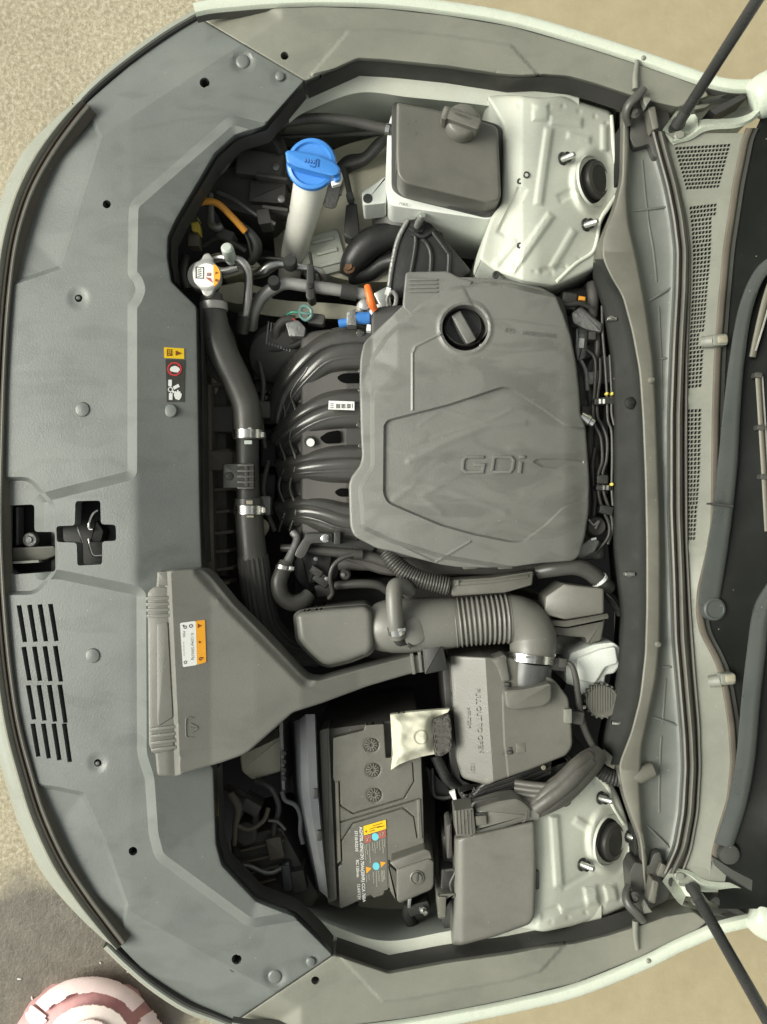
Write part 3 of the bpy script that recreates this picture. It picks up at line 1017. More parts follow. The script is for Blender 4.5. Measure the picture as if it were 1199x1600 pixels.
# black edging that hangs from the inner edges of the trims
TI = [(478, 130), (560, 93.5), (600, 95.5), (700, 105.5), (800, 120.5), (850, 118.5), (890, 121.5), (930, 132.5), (990, 152), (1010, 160)]
BI = [(524, 1489), (608, 1518), (700, 1501), (800, 1487), (860, 1475), (900, 1471), (950, 1459), (1010, 1440)]
profile_sweep('edging', [(x, y, -3) for x, y in TI], [(1.2, -1), (2, -20), (2, -43)], 'edging', st, side=1, n=1)
profile_sweep('edging', [(x, y, -3) for x, y in BI], [(1.2, -1), (2, -20), (2, -43)], 'edging', sbm, side=-1, n=1)
for pts in ([(474, 129), (415, 200), (371, 214), (339, 243), (305, 300), (279, 344), (266, 371), (265, 402), (271, 438), (311, 477), (313, 560), (315, 700), (316, 800), (319, 880)],
            [(337, 1204), (341, 1317), (350, 1350), (402, 1405), (462, 1429), (499, 1465), (518, 1488)]):
    profile_sweep('edging', [(x, y, 10) for x, y in pts], [(0.8, -6), (1.2, -20), (1.2, -46)], 'edging', ft, side=-1, n=1)
# ================================================================== BAY FLOOR AND DARK DEPTHS
fl = thing('undertray', 'black plastic undertray deep below the engine', 'undertray', 640, 800, -560)
prism('tray', [(215, 175), (960, 175), (960, 1440), (215, 1440)], -545, -560, 'black', fl, 0)
for (a, b, nm) in (((60, 60), (60, 1540), 'front_wall'),):
    loft(nm, [[(205, 100, -40), (205, 1500, -40)], [(205, 100, -540), (205, 1500, -540)]], 'black', fl)

# ================================================================== INNER FENDERS WITH STRUT TOWERS
def tower(label, mirror, ap_top, ap_low, poly, cap, studs, ribs, welds):
    t = thing('inner_fender', label, 'body panel', cap[0] - 60, cap[1], -400, 'inner fenders')
    rows = []
    n = 60
    top = spline(ap_top, 10)
    low = spline(ap_low, 10)
    sg = 1 if mirror > 0 else -1
    flg = [a + np.array([0, 24 * sg, -6]) for a in top]
    rows.append([a + np.array([0, -6 * sg, 2]) for a in top])
    rows.append(top)
    rows.append([a + np.array([0, 20 * sg, -4]) for a in top])
    rows.append(flg)
    for u in (0.06, 0.3, 0.6, 1.0):
        rows.append([(1 - u) * (a + np.array([0, 2 * sg, -8])) + u * b for a, b in zip(flg, low)])
    loft('apron', rows, 'innerpaint', t)
    cx, cy = cap
    def f(X, Y):
        z = -62 - 0.42 * np.clip(X - cx, -110, 60) - 0.0 * Y
        z = z - 20 * sm(80, 160, cx - X)                                   # shoulder towards the front
        d = np.hypot((X - cx) / 0.66, Y - cy)
        z = z + 3 * sm(56, 44, d) - 0.38 * np.clip(X - cx, -22, 22) * sm(60, 42, d)                                  # raised ring round the mount
        for (rx, ry, w, h, a, dz) in ribs:
            c, s = math.cos(math.radians(a)), math.sin(math.radians(a))
            u = (X - rx) * c + (Y - ry) * s
            v = -(X - rx) * s + (Y - ry) * c
            dd = np.maximum(np.abs(u) - w / 2, np.abs(v) - h / 2)
            z = z + 1.0 * dz * np.clip((2 - dd) / 4, 0, 1)
        z = z + 1.5 * np.sin(X / 21 + Y / 33) * sm(40, 90, d)
        for (wx, wy) in welds:
            z = z - 1.4 * sm(4.2, 2.0, np.hypot(X - wx, Y - wy))
        return z
    hole = circ(cx, cy, 21, 28, 35)
    field('strut_tower', poly, f, 'innerpaint', t, step=2.8, edge=6, skirt=330, holes=[hole], flare=0.04)
    fz = lambda x, y: float(f(np.array([float(x)]), np.array([float(y)]))[0])
    ax = (0.8, 0, 1)
    # mount: rubber ring and dust cap set in the opening
    zc = fz(cx, cy)
    v, q = lathe_geo((cx + 2, cy, zc - 16), ax, [(38, -10), (37, -2), (34.5, 1), (33.5, -3), (32.5, -3), (32, 7), (29.5, 11), (22, 12.5), (21, 11.5), (0.01, 11.5)], 32)
    m = obj('mount_cap', v, q, 'rubber', t, angle=45)
    v, q = lathe_geo((cx, cy, zc), ax, [(38.2, -2), (39, 2.2), (41, 2.8), (42.5, -1)], 36)
    obj('mount_ring', v, q[:-1], 'innerpaint', t, angle=45)
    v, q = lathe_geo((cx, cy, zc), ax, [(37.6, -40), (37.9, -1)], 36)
    obj('mount_shadow', v, q[:-1], 'black', t, angle=45)  # black rubber wall, with the shade of the gap put into its colour
    for (x, y) in studs:
        z = fz(x, y)
        k = lathe('nut', (x, y, z - 2), ax, [(11, 0), (11, 3), (8.5, 4.5), (8.5, 12), (7.5, 13), (5, 13)], 'iron', t, seg=12)
        lathe('stud', (x, y, z + 8), ax, [(4.6, 0), (4.6, 22), (3.6, 24), (0.01, 24)], 'zinc', k, seg=10)
    return t, fz

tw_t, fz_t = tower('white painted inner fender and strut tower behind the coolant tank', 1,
    [(452, 168, -46), (480, 150, -46), (560, 121, -46), (640, 128, -46), (720, 136, -46), (800, 146, -46), (850, 150, -48), (905, 156, -52)],
    [(440, 215, -330), (480, 225, -330), (560, 235, -330), (640, 240, -330), (720, 245, -330), (800, 250, -330), (850, 256, -330), (905, 266, -330)],
    fillet([(760, 150), (800, 148), (845, 153), (880, 150), (925, 165), (956, 174), (960, 200), (966, 240), (968, 268), (972, 290), (955, 320), (939, 352), (938, 376), (946, 408), (928, 420), (903, 432), (868, 447),
            (820, 440), (775, 425), (748, 405), (757, 370), (768, 338), (785, 318), (788, 200)], 8),
    (927, 283), [(879, 249), (966, 284), (915, 352)],
    [(885, 305, 26, 12, -28, -3), (885, 190, 50, 14, 5, 3), (850, 260, 12, 120, 8, 4), (830, 380, 12, 110, 35, 4), (880, 390, 10, 70, 30, 3), (800, 330, 14, 80, 25, -4), (905, 215, 36, 10, 12, 3), (865, 420, 40, 8, -10, -3), (790, 395, 10, 50, 40, 3), (945, 215, 10, 40, 0, 3), (845, 175, 24, 26, 0, 3)],
    [(812, 165), (835, 168), (858, 168), (880, 166), (905, 174), (930, 182), (948, 192), (905, 405), (885, 418), (862, 428), (835, 425), (805, 415), (780, 400), (952, 235)])
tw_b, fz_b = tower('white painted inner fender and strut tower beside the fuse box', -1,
    [(478, 1447, -46), (515, 1468, -46), (600, 1494, -46), (700, 1479, -46), (800, 1462, -46), (850, 1455, -46), (895, 1448, -48), (940, 1438, -52)],
    [(470, 1400, -330), (515, 1390, -330), (600, 1385, -330), (700, 1375, -330), (800, 1370, -330), (850, 1366, -330), (895, 1361, -330), (940, 1352, -330)],
    fillet([(812, 1450), (805, 1380), (815, 1300), (836, 1270), (870, 1246), (892, 1232), (920, 1208), (938, 1200), (955, 1222), (968, 1246), (980, 1282), (988, 1310), (990, 1340), (986, 1370), (998, 1398), (992, 1410),
            (940, 1434), (900, 1446), (850, 1456)], 8),
    (952, 1313), [(938, 1246), (982, 1306), (909, 1350)],
    [(910, 1288, 26, 12, 32, 3), (870, 1330, 14, 110, -4, 5), (925, 1400, 20, 30, -10, 4), (955, 1395, 18, 24, -12, 4), (905, 1412, 60, 10, -16, 3), (860, 1425, 30, 14, -20, -3), (900, 1375, 50, 8, -30, -2)],
    [(838, 1442), (862, 1440), (888, 1434), (915, 1426), (942, 1416), (968, 1405), (960, 1385), (930, 1222), (905, 1240), (880, 1256), (855, 1272)])
# seam sealer runs and drain slots on the towers
for t, pts in ((tw_t, [(956, 180), (958, 215), (960, 240), (964, 264)]), (tw_t, [(962, 306), (950, 325), (938, 345), (933, 375), (925, 395), (900, 412), (870, 440)]),
               (tw_b, [(928, 1210), (950, 1230), (958, 1260), (975, 1288)]), (tw_b, [(985, 1322), (982, 1350), (980, 1380), (985, 1404)])):
    fz = fz_t if t is tw_t else fz_b
    tube('sealer_bead', [(x, y, fz(x, y) + 1) for x, y in pts], [2.6, 3.4] + [2.8] * (len(pts) - 2), 'sealant', t, n=8, seg=8, flat=0.6)
for (x, y, r) in ((822, 275, 3.2), (812, 385, 2.6), (775, 430, 3.4), (812, 285, 2.4)):
    lathe('drain_hole', (x, y, fz_t(x, y) - 4), (0, 0, 1), [(r + 2.5, 0), (r + 2.5, 4.6), (r, 4.8), (r, 3), (0.01, 2.8)], 'black', tw_t, seg=12)

# lower rails that catch light through the gaps
rl = thing('frame_rail', 'dull white frame rail deep beside the washer neck', 'frame rail', 480, 330, -420)
loft('rail_top', [[(425, 330, -240), (450, 290, -225), (520, 235, -210), (600, 210, -200)], [(428, 372, -215), (455, 345, -190), (530, 315, -178), (620, 295, -175)], [(430, 400, -212), (465, 412, -186), (545, 438, -176), (640, 440, -176)], [(432, 408, -300), (468, 428, -300), (550, 460, -300), (640, 470, -300)]], 'innerdull', rl, sub=6)
for i, (x, y) in enumerate(((492, 330), (515, 360), (533, 310))):
    lathe('rail_hole', (x, y, -184), (0, 0, 1), [(6, 0), (6, 3), (4, 3.2), (4, 1), (0.01, 0.8)], 'black', rl, seg=12)
prism('rail_step', [(476, 372), (528, 356), (545, 420), (500, 432), (470, 420)], -168, -300, 'innerpaint', rl, 4, 8)
for k in range(3):
    prism('rail_rib', rect(505 + 6 * k, 375 + 18 * k, 34, 6, -14), -164, -175, 'innerpaint', rl, 2)
prism('pocket', fillet(rect(520, 300, 22, 52, 12), 9), -176, -190, 'casting', rl, 3)
loft('crossmember', [[(395, 462, -150), (450, 470, -145), (520, 474, -140), (570, 480, -140)], [(398, 490, -150), (450, 496, -148), (520, 498, -145), (570, 500, -145)], [(398, 494, -240), (450, 500, -240), (520, 502, -240), (570, 504, -240)]], 'innerdull', rl, sub=5)
rl2 = thing('frame_rail', 'dull white frame rail below the battery terminal cover', 'frame rail', 660, 1440, -420)
loft('rail_top', [[(560, 1380, -230), (640, 1400, -210), (720, 1440, -190), (800, 1440, -190)], [(560, 1440, -220), (640, 1450, -200), (720, 1470, -160), (800, 1470, -160)]], 'innerdull', rl2, sub=6)

# ================================================================== FIREWALL, COWL AND WINDSCREEN
YS = np.linspace(175, 1400, 246)
def strip(name, cols, material, parent, y0=175, y1=1400, angle=45):
    ys = YS[(YS >= y0) & (YS <= y1)]
    xs = [(at_y(c, YS)[(YS >= y0) & (YS <= y1)] + dx, z) for c, dx, z in cols]
    rows = [[(x[i], ys[i], z(ys[i]) if callable(z) else z) for x, z in xs] for i in range(len(ys))]
    v, f = loft_geo(rows)
    return obj(name, v, f, material, parent, angle=angle)

C1 = [(970, 175), (969, 280), (956, 330), (940, 365), (926, 405), (928, 440), (943, 480), (956, 560), (960, 650), (960, 850), (966, 920), (972, 960), (966, 1050), (953, 1110), (942, 1165), (960, 1200), (972, 1240), (986, 1280), (998, 1310), (1006, 1400)]
C2 = [(974, 175), (972, 280), (960, 330), (944, 365), (940, 400), (956, 436), (972, 460), (988, 520), (999, 580), (1004, 650), (1008, 750), (1010, 850), (1010, 950), (1008, 1020), (1000, 1090), (986, 1145), (966, 1196), (974, 1240), (988, 1280), (1000, 1310), (1008, 1400)]
C3 = [(982, 175), (984, 230), (980, 300), (983, 350), (995, 400), (1010, 480), (1021, 560), (1026, 640), (1028, 700), (1032, 800), (1033, 900), (1032, 1000), (1026, 1060), (1016, 1110), (1004, 1165), (1000, 1230), (1004, 1290), (1012, 1340), (1012, 1400)]
C4 = [(1010, 175), (1022, 225), (1040, 290), (1050, 340), (1056, 390), (1055, 450), (1050, 540), (1046, 650), (1046, 800), (1050, 900), (1053, 1000), (1060, 1080), (1066, 1150), (1068, 1200), (1064, 1270), (1054, 1325), (1040, 1355), (1020, 1400)]
C5 = [(1030, 175), (1038, 215), (1060, 290), (1071, 340), (1077, 390), (1077, 450), (1073, 560), (1072, 700), (1073, 850), (1078, 950), (1085, 1050), (1092, 1130), (1094, 1200), (1090, 1270), (1079, 1330), (1063, 1372), (1050, 1400)]
C6 = [(1180, 175), (1160, 215), (1145, 290), (1130, 390), (1122, 480), (1116, 560), (1113, 650), (1112, 750), (1111, 820), (1102, 870), (1090, 920), (1088, 960), (1094, 990), (1108, 1015), (1121, 1042), (1130, 1080), (1138, 1130), (1142, 1190), (1136, 1250), (1120, 1300), (1112, 1335), (1108, 1400)]

fw = thing('firewall_insulator', 'dark grey felt-like firewall cover behind the engine', 'insulator', 985, 800, -400)
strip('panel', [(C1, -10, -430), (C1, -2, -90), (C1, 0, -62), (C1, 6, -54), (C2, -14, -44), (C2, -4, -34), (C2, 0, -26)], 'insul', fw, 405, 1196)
cl = thing('cowl', 'long grey cowl shelf between the firewall and the wiper grille', 'cowl', 1035, 800, -80)
strip('end_wall', [(C1, -10, -330), (C1, -2, -90), (C1, 0, -62), (C2, -4, -40), (C2, 0, -26)], 'lipgrey', cl, 175, 410)
strip('end_wall', [(C1, -10, -330), (C1, -2, -90), (C1, 0, -62), (C2, -4, -40), (C2, 0, -26)], 'lipgrey', cl, 1190, 1400)
strip('shelf', [(C2, -1, -30), (C2, 0.5, -22), (C2, 3, -20), (C3, -5, -20), (C3, -1, -22), (C3, 0, -30)], 'lipgrey', cl)
def valley(f):
    return lambda y: f
strip('channel', [(C3, -2, -27), (C3, 3, -34), (C3, 7, -38), (C4, -10, -38), (C4, -4, -34), (C4, -1, -24)], 'cowlpale', cl)
# ribs pressed into the channel
for ya, yb in (((985, 330), (1055, 322)), ((1008, 474), (1052, 448)), ((1030, 560), (1046, 560)), ((1034, 1042), (1056, 1042)), ((1020, 1120), (1066, 1136)), ((1006, 1285), (1052, 1330))):
    xm = (ya[0] + yb[0]) / 2
    tube('rib', [(*ya, -38), (xm, (ya[1] + yb[1]) / 2, -36.5), (*yb, -37)], 2.0, 'cowlpale', cl, n=4, seg=8, flat=0.8)
for crv, a, b in ((C3, 250, 440), (C3, 480, 640), (C3, 720, 1000), (C3, 1060, 1130), (C3, 1150, 1270)):
    ys = np.linspace(a, b, 14)
    fx = at_y(C3, YS) ; gx = at_y(C4, YS)
    tube('rib', [(np.interp(y, YS, fx) * 0.55 + np.interp(y, YS, gx) * 0.45, y, -38) for y in ys], 1.5, 'cowlpale', cl, n=2, seg=6)
sl = thing('cowl_weatherstrip', 'double-lipped rubber seal running along the cowl grille', 'seal', 1060, 800, -60)
strip('base', [(C4, -1, -30), (C4, 0, -14), (C4, 2, -8), (C4, 5, -6), (C4, 8, -10), (C4, 9.5, -15), (C4, 11, -9), (C4, 13.5, -3), (C4, 16, -1), (C4, 19, -4), (C4, 20.5, -14), (C5, -4, -17), (C5, -2, -12), (C5, 1, -10), (C5, 3, -14), (C5, 3.5, -30)], 'seal', sl, 205, 1365)

# grille panel with openings
gr = thing('cowl_grille', 'pale grey cowl panel with three fields of small air slots', 'grille', 1100, 700, -80)
CELLS = []
def cells(y0, y1, rows, x0f, x1f, nf, sk):
    for i in range(rows):
        y = y0 + (y1 - y0) * (i + 0.5) / rows
        n = nf(i)
        xa, xb = x0f(y), x1f(y)
        w = (xb - xa) / n
        hh = (y1 - y0) / rows * 0.36
        for k in range(n):
            a, b = xa + k * w + w * 0.09, xa + (k + 1) * w - w * 0.09
            t = lambda x: -sk * (x - xa)
            CELLS.append([(a - 0.7, y + hh + t(a)), (b - 0.7, y + hh + t(b)), (b + 0.7, y - hh + t(b)), (a + 0.7, y - hh + t(a))])
cells(229, 297, 11, lambda y: 1054 + (y - 229) * 0.28, lambda y: 1143 - (y - 229) * 0.28, lambda i: 15 - i // 2, 0.06)
cells(322, 608, 43, lambda y: np.interp(y, [322, 360, 400, 450, 520, 608], [1077, 1081, 1083, 1082, 1078.5, 1075]), lambda y: np.interp(y, [322, 341, 345, 400, 450, 500, 520, 524, 542, 546, 608], [1121, 1119.5, 1113, 1112, 1107, 1103, 1101, 1094, 1092, 1100.5, 1097]),
      lambda i: 8 if i < 3 else (6 if i < 9 else (5 if i < 30 else (3 if i < 33 else 4))), 0.12)
cells(639, 845, 30, lambda y: np.interp(y, [639, 700, 845], [1073.5, 1073, 1074]), lambda y: np.interp(y, [639, 740, 845], [1097, 1095, 1087]), lambda i: 4 if i < 22 else 3, 0.05)
ys6 = np.arange(208, 1372, 8.0)
l5 = np.interp(ys6, YS, at_y(C5, YS)) + 2
l6 = np.interp(ys6, YS, at_y(C6, YS))
gpoly = [(x, y) for x, y in zip(l5, ys6)] + [(x, y) for x, y in zip(l6[::-1], ys6[::-1])]
def gz(X, Y):
    a = np.interp(Y, YS, at_y(C5, YS)); b = np.interp(Y, YS, at_y(C6, YS))
    u = np.clip((X - a) / np.maximum(b - a, 5), 0, 1)
    z = -16 + 10 * u
    for yy in (309, 625, 857):
        z = z + 1.8 * sm(9, 5, np.abs(Y - yy))
    return z
field('panel', gpoly, gz, 'cowlgrille', gr, step=6, skirt=9, holes=CELLS)
loft('end_cover', [[(1066, 1366, -13), (1090, 1350, -12), (1112, 1338, -10), (1150, 1352, -8), (1199, 1374, -6), (1250, 1392, -4)], [(1062, 1374, -12), (1090, 1366, -8), (1116, 1360, -6), (1150, 1370, -4), (1199, 1390, -2), (1250, 1408, 0)], [(1060, 1380, -14), (1088, 1380, -8), (1116, 1378, -6), (1150, 1384, -5), (1199, 1402, -4), (1250, 1420, -2)], [(1062, 1384, -30), (1088, 1388, -26), (1116, 1386, -26), (1150, 1392, -26), (1199, 1410, -24), (1250, 1428, -22)]], 'cowlgrille', gr, sub=5)
cw = prism('plenum', [(1052, 215), (1150, 215), (1125, 420), (1112, 640), (1105, 860), (1075, 860), (1074, 420)], -34, -60, 'black', gr, 0)
ed = thing('glass_edge_rubber', 'brownish rubber strip between cowl grille and windscreen', 'seal', 1118, 700, -30)
strip('strip', [(C6, -1.5, -12), (C6, -0.5, -3), (C6, 2, 0), (C6, 8, 0.5), (C6, 11, -2), (C6, 12, -10)], 'brown', ed, 200, 1345)
strip('edge', [(C6, 10, -9), (C6, 12, -4), (C6, 18, -4), (C6, 20, -8)], 'wiperdark', ed, 200, 1345)

wsd = thing('windscreen', 'black lower edge of the windscreen under the wipers', 'windscreen', 1200, 800, -40)
rows = []
for y in np.linspace(150, 1420, 60):
    x6 = np.interp(y, YS, at_y(C6, YS))
    x0 = max(x6, 1085) + 14
    rows.append([(x0, y, -9), (x0 + 16, y, -3), (x0 + 60, y, 14), (1330, y, 70)])
loft('glass', rows, 'glass', wsd)

# rubber bumpers / hose nozzles standing on the cowl
for (x, y, dx) in ((1112, 533, 1), (1124, 1063, 1)):
    t = thing('washer_nozzle', 'stubby grey washer nozzle beside the windscreen, ' + ('upper one' if y < 800 else 'lower one'), 'nozzle', x, y, -10, 'washer nozzles')
    tube('stem', [(x - 16, y + 2, -8), (x - 6, y + 1, -4), (x + 4, y, 2)], [9, 9.5, 9.5], 'cowlgrille', t, n=5, seg=14)
    prism('head', fillet(rect(x + 14, y - 2, 24, 18, -4), 5), 12, -4, 'cowlgrille', t, 2.5)
    prism('cap', fillet(rect(x + 18, y - 3, 16, 12, -4), 3), 14, 6, 'tan', t, 1.5)
# push clips along the firewall
for (x, y, z, bg) in ((985, 630, -42, 1), (955, 498, -52, 0), (983, 897, -50, 0), (1017, 594, -20, 2), (1027, 1006, -22, 2), (963, 1130, -56, 0), (906, 1105, -60, 0)):
    where = {630: 'large one level with the engine cover', 498: 'small bright one near the upper strut tower', 897: 'small one beside the black relay box', 594: 'on the cowl shelf, upper', 1006: 'on the cowl shelf, lower',
             1130: 'small bright one near the lower strut tower', 1105: 'on the air box harness'}[y]
    t = thing('trim_clip', 'plastic push clip in the firewall edge, ' + where, 'clip', x, y, z - 8, 'firewall clips')
    r = 10 if bg == 1 else (5 if bg == 0 else 6)
    lathe('head', (x, y, z - 2), (0.15, 0, 1), [(r, 0), (r, 3), (r * 0.7, 6), (r * 0.45, 6.5), (r * 0.4, 9), (0.01, 9.5)], 'insul' if bg == 1 else 'lipgrey', t, seg=16)
    if bg == 0:
        prism('tongue', fillet(rect(x + 2, y, 16, 5.5), 2), z + 9, z + 1, 'clamp' if y != 897 else 'casting', t, 1)

# ================================================================== WIPERS
def arm(name, label, spine, wid, zs, th, material, pivot):
    t = thing(name, label, 'wiper', *pivot, 'wipers')
    C = spline([(x, y, z, w) for (x, y), z, w in zip(spine, zs, wid)], 8)
    a = np.array([c[:2] for c in C])
    T = np.gradient(a, axis=0); T /= np.linalg.norm(T, axis=1, keepdims=True)
    N2 = np.stack([-T[:, 1], T[:, 0]], 1)
    prof = [(-0.5, -1), (-0.5, -0.25), (-0.42, 0), (-0.1, 0.12), (0.2, 0.05), (0.42, -0.05), (0.5, -0.3), (0.5, -1)]
    V, F = [], []
    m = len(prof)
    for c, nn in zip(C, N2):
        for u, h in prof:
            V.append(P(c[0] + nn[0] * u * c[3], c[1] + nn[1] * u * c[3], c[2] + h * th))
    for i in range(len(C) - 1):
        for k in range(m - 1):
            F.append([i * m + k, i * m + k + 1, (i + 1) * m + k + 1, (i + 1) * m + k])
    obj('arm', V, F, material, t, angle=35)
    return t
w1 = arm('wiper', 'long dark grey wiper lying across the black windscreen', [(1107, 946), (1118, 880), (1130, 800), (1138, 720), (1144, 640), (1152, 560), (1166, 480), (1190, 425), (1230, 395)],
         [33, 33, 31, 31, 27, 24, 22, 20, 18], [8, 12, 18, 22, 26, 30, 34, 38, 42], 14, 'wiper', (1107, 946, -20))
lathe('pivot_cap', (1107, 949, -14), (0, 0, 1), [(19, 0), (19, 20), (17, 25), (14, 26.5), (13, 25), (0.01, 25.5)], 'wiper', w1, seg=28)
prism('hinge_step', rect(1130, 789, 33, 3, 8), 33, 10, 'wiperdark', w1, 0.5)
w2 = arm('wiper', 'second dark grey wiper whose pivot is near the lower hood strut', [(1240, 880), (1205, 925), (1190, 960), (1182, 1020), (1174, 1090), (1166, 1180), (1156, 1240), (1145, 1280), (1131, 1322)],
         [26, 26, 28, 30, 30, 30, 30, 30, 30], [40, 34, 30, 26, 24, 20, 16, 12, 8], 13, 'wiper', (1130, 1330, -20))
lathe('pivot_cap', (1131, 1326, -14), (0, 0, 1), [(17, 0), (17, 18), (15, 23), (10, 24.5), (0.01, 24.5)], 'wiperdark', w2, seg=26)
bd = tube('blade', [(x, y, 22) for x, y in [(1184, 582), (1189, 660), (1194, 740), (1199, 830)]], 4.2, 'blade', w2, n=6, seg=8, flat=0.6)
tube('rail', [(x + 7, y + 6, 20) for x, y in [(1184, 582), (1189, 660), (1194, 740), (1199, 830)]], 1.8, 'alupaint', bd, n=6, seg=6)
for (x, y) in ((1186, 586), (1190, 668), (1195, 745)):
    prism('clamp', fillet(rect(x, y, 12, 8, 5), 2), 29, 16, 'rubber', bd, 1)
bd = tube('blade', [(1176, 558, 20), (1184, 520, 24), (1196, 470, 28), (1212, 420, 32)], 5.5, 'blade', w1, n=6, seg=8, flat=0.6)
tube('rail', [(1181, 548, 26), (1192, 512, 30), (1204, 470, 34)], 1.6, 'alupaint', bd, n=5, seg=6)
wt = thing('windscreen_trim', 'dark glossy moulding at the lower windscreen corner', 'trim', 1160, 1350, -20)
loft('moulding', [[(1114, 1330, -8), (1150, 1352, -2), (1199, 1374, 6), (1250, 1392, 14)], [(1112, 1338, 2), (1150, 1362, 8), (1199, 1386, 14), (1250, 1404, 22)],
                  [(1116, 1350, 2), (1150, 1376, 8), (1199, 1406, 14), (1250, 1426, 22)], [(1118, 1354, -10), (1150, 1382, -8), (1199, 1412, -2), (1250, 1432, 6)]], 'wiperdark', wt, sub=6)

# ================================================================== HINGES AND STRUTS
def hinge(label, cx, cy, m):
    y = lambda v: cy + (v - 200) * m
    t = thing('hood_hinge_assembly', label, 'hinge', 1020, y(195), -80, 'hood hinges')
    pol = lambda pts: [(px, y(py)) for px, py in pts]
    prism('bracket', fillet(pol([(988, 165), (1000, 150), (1045, 172), (1052, 205), (1036, 232), (1032, 248), (1022, 245), (1015, 225), (992, 232), (984, 215)]), 5), -22, -60, 'rubber', t, 2)
    tube('arm', [(982, y(195), -14), (978, y(180), -4), (982, y(165), 4), (994, y(152), 8), (1006, y(138), 8)], [4.5, 5.5, 6, 6, 5], 'rubber', t, n=6, seg=10, flat=1.4)
    lathe('pivot', (990, y(178), -8), (0, 0, 1), [(9, 0), (9, 5), (6, 7), (4, 10), (0.01, 10)], 'dark', t, seg=18)
    prism('guide', fillet(pol([(1012, 168), (1024, 166), (1030, 200), (1020, 204)]), 3), 0, -20, 'lipgrey', t, 2)
    prism('tab', fillet(pol([(1004, 150), (1020, 153), (1014, 160), (1010, 168), (1006, 160)]), 1.5), 8, -4, 'cowlgrille', t, 1)
    prism('notch', fillet(pol([(1026, 210), (1040, 206), (1046, 222), (1034, 230)]), 3), -14, -40, 'lipgrey', t, 1.5)
    tube('rod', [(993, y(140), 4), (993, y(118), 2), (996, y(95), -1)], [5, 4.5, 3.5], 'sidetrim', t, n=5, seg=10)
    dxf = 0 if m > 0 else 24
    prism('foot', fillet([(px + dxf, y(py)) for px, py in ((966, 200), (984, 192), (988, 235), (978, 275), (967, 285))], 5), -50, -110, 'insul', t, 3)
    return t
hinge('grey hood hinge at the upper end of the cowl', 0, 200, 1)
hinge('grey hood hinge at the lower end of the cowl', 0, 1378, -1)

def strut(label, a, b):
    t = thing('hood_strut', label, 'gas strut', a[0], a[1], a[2], 'hood struts')
    A, B = np.array(a, float), np.array(b, float)
    q = lambda u: tuple(A + (B - A) * u)
    lathe('ball_joint', (a[0], a[1], a[2] - 14), (0, 0, 1), [(10, 0), (11, 6), (10, 13), (6, 17), (0.01, 18)], 'black', t, seg=16)
    # straight in the place: sample the line in metres
    wa, wb_ = np.array(P(*a)), np.array(P(*b))
    def seg(nm, u0, u1, r, mt):
        W = [wa + (wb_ - wa) * (u0 + (u1 - u0) * k / 4) for k in range(5)]
        v, f = sweep_geo(W, [r / 1000] * 5, 14)
        return obj(nm, v, f, mt, t, angle=50)
    seg('end_fitting', 0, 0.07, 9, 'black')
    seg('cylinder', 0.06, 0.72, 8.6, 'blackgloss')
    seg('collar', 0.715, 0.74, 9.2, 'black')
    seg('rod', 0.72, 1.0, 4.2, 'alupaint')
    return t
strut('black gas strut holding up the hood, on the coolant tank side', (1058, 196, -6), (1347, -256, 350))
strut('black gas strut holding up the hood, on the fuse box side', (1080, 1384, -6), (1348, 1856, 350))

# painted corners where fender, hinge pocket and windscreen post meet
def corner(label, m, cy):
    y = lambda v: cy + (v - 200) * m
    t = thing('cowl_corner', label, 'body panel', 1110, y(190), -150, 'body corners')
    def L(rows):
        return [[(px, y(py), z) for px, py, z in r] for r in rows]
    loft('pocket', L([[(1035, 203, -20), (1045, 190, -18), (1058, 172, -18), (1066, 165, -20)], [(1040, 210, -12), (1052, 205, -30), (1062, 195, -34), (1072, 180, -30)],
                      [(1048, 222, -10), (1068, 214, -22), (1080, 200, -24), (1086, 178, -14)], [(1052, 226, -12), (1078, 218, -12), (1090, 206, -8), (1090, 184, -6)]]), 'paint', t, sub=5)
    loft('sill', L([[(1050, 225, -12), (1078, 219, -10), (1100, 206, -6), (1120, 202, -4), (1150, 200, -2), (1172, 192, 0), (1188, 180, 2)],
                    [(1052, 220, -6), (1078, 213, -4), (1096, 200, 0), (1120, 196, 2), (1150, 194, 4), (1172, 187, 6), (1186, 174, 8)],
                    [(1058, 212, -20), (1080, 206, -20), (1094, 188, -16), (1120, 186, -16), (1150, 184, -16), (1170, 178, -10), (1184, 168, -4)]]), 'paint', t, sub=5)
    loft('wall', L([[(1066, 165, -12), (1090, 158, -10), (1120, 150, -10), (1150, 146, -10), (1175, 150, -8)], [(1068, 172, -40), (1092, 170, -60), (1120, 168, -60), (1150, 166, -60), (1178, 170, -50)],
                    [(1086, 185, -60), (1100, 190, -64), (1120, 190, -64), (1150, 188, -64), (1180, 185, -60)]]), 'innerpaint', t, sub=5)
    prism('slot', [(px, y(py)) for px, py in ((1108, 172), (1160, 146), (1168, 152), (1118, 180))], -8, -50, 'black', t, 2)
    prism('tab', fillet([(px, y(py)) for px, py in ((1082, 166), (1112, 160), (1104, 168), (1086, 172))], 2), -2, -14, 'lipgrey', t, 1)
    lathe('bolt', (1060, y(214), -12), (0, 0, 1), [(8, 0), (8, 4), (6, 6), (6, 9), (0.01, 9.5)], 'cowlgrille', t, seg=12)
    # rounded foot of the windscreen post
    v, q = tube_geo([(1172, y(160), -10), (1178, y(157), -8), (1190, y(152), -4), (1218, y(140), 4), (1300, y(106), 28)], [20, 28, 33, 35, 36], n=6, seg=32)
    obj('post', v, q, 'paint', t, angle=60)
corner('white painted corner under the strut foot, coolant tank side', 1, 200)
corner('white painted corner under the strut foot, fuse box side', -1, 1380)
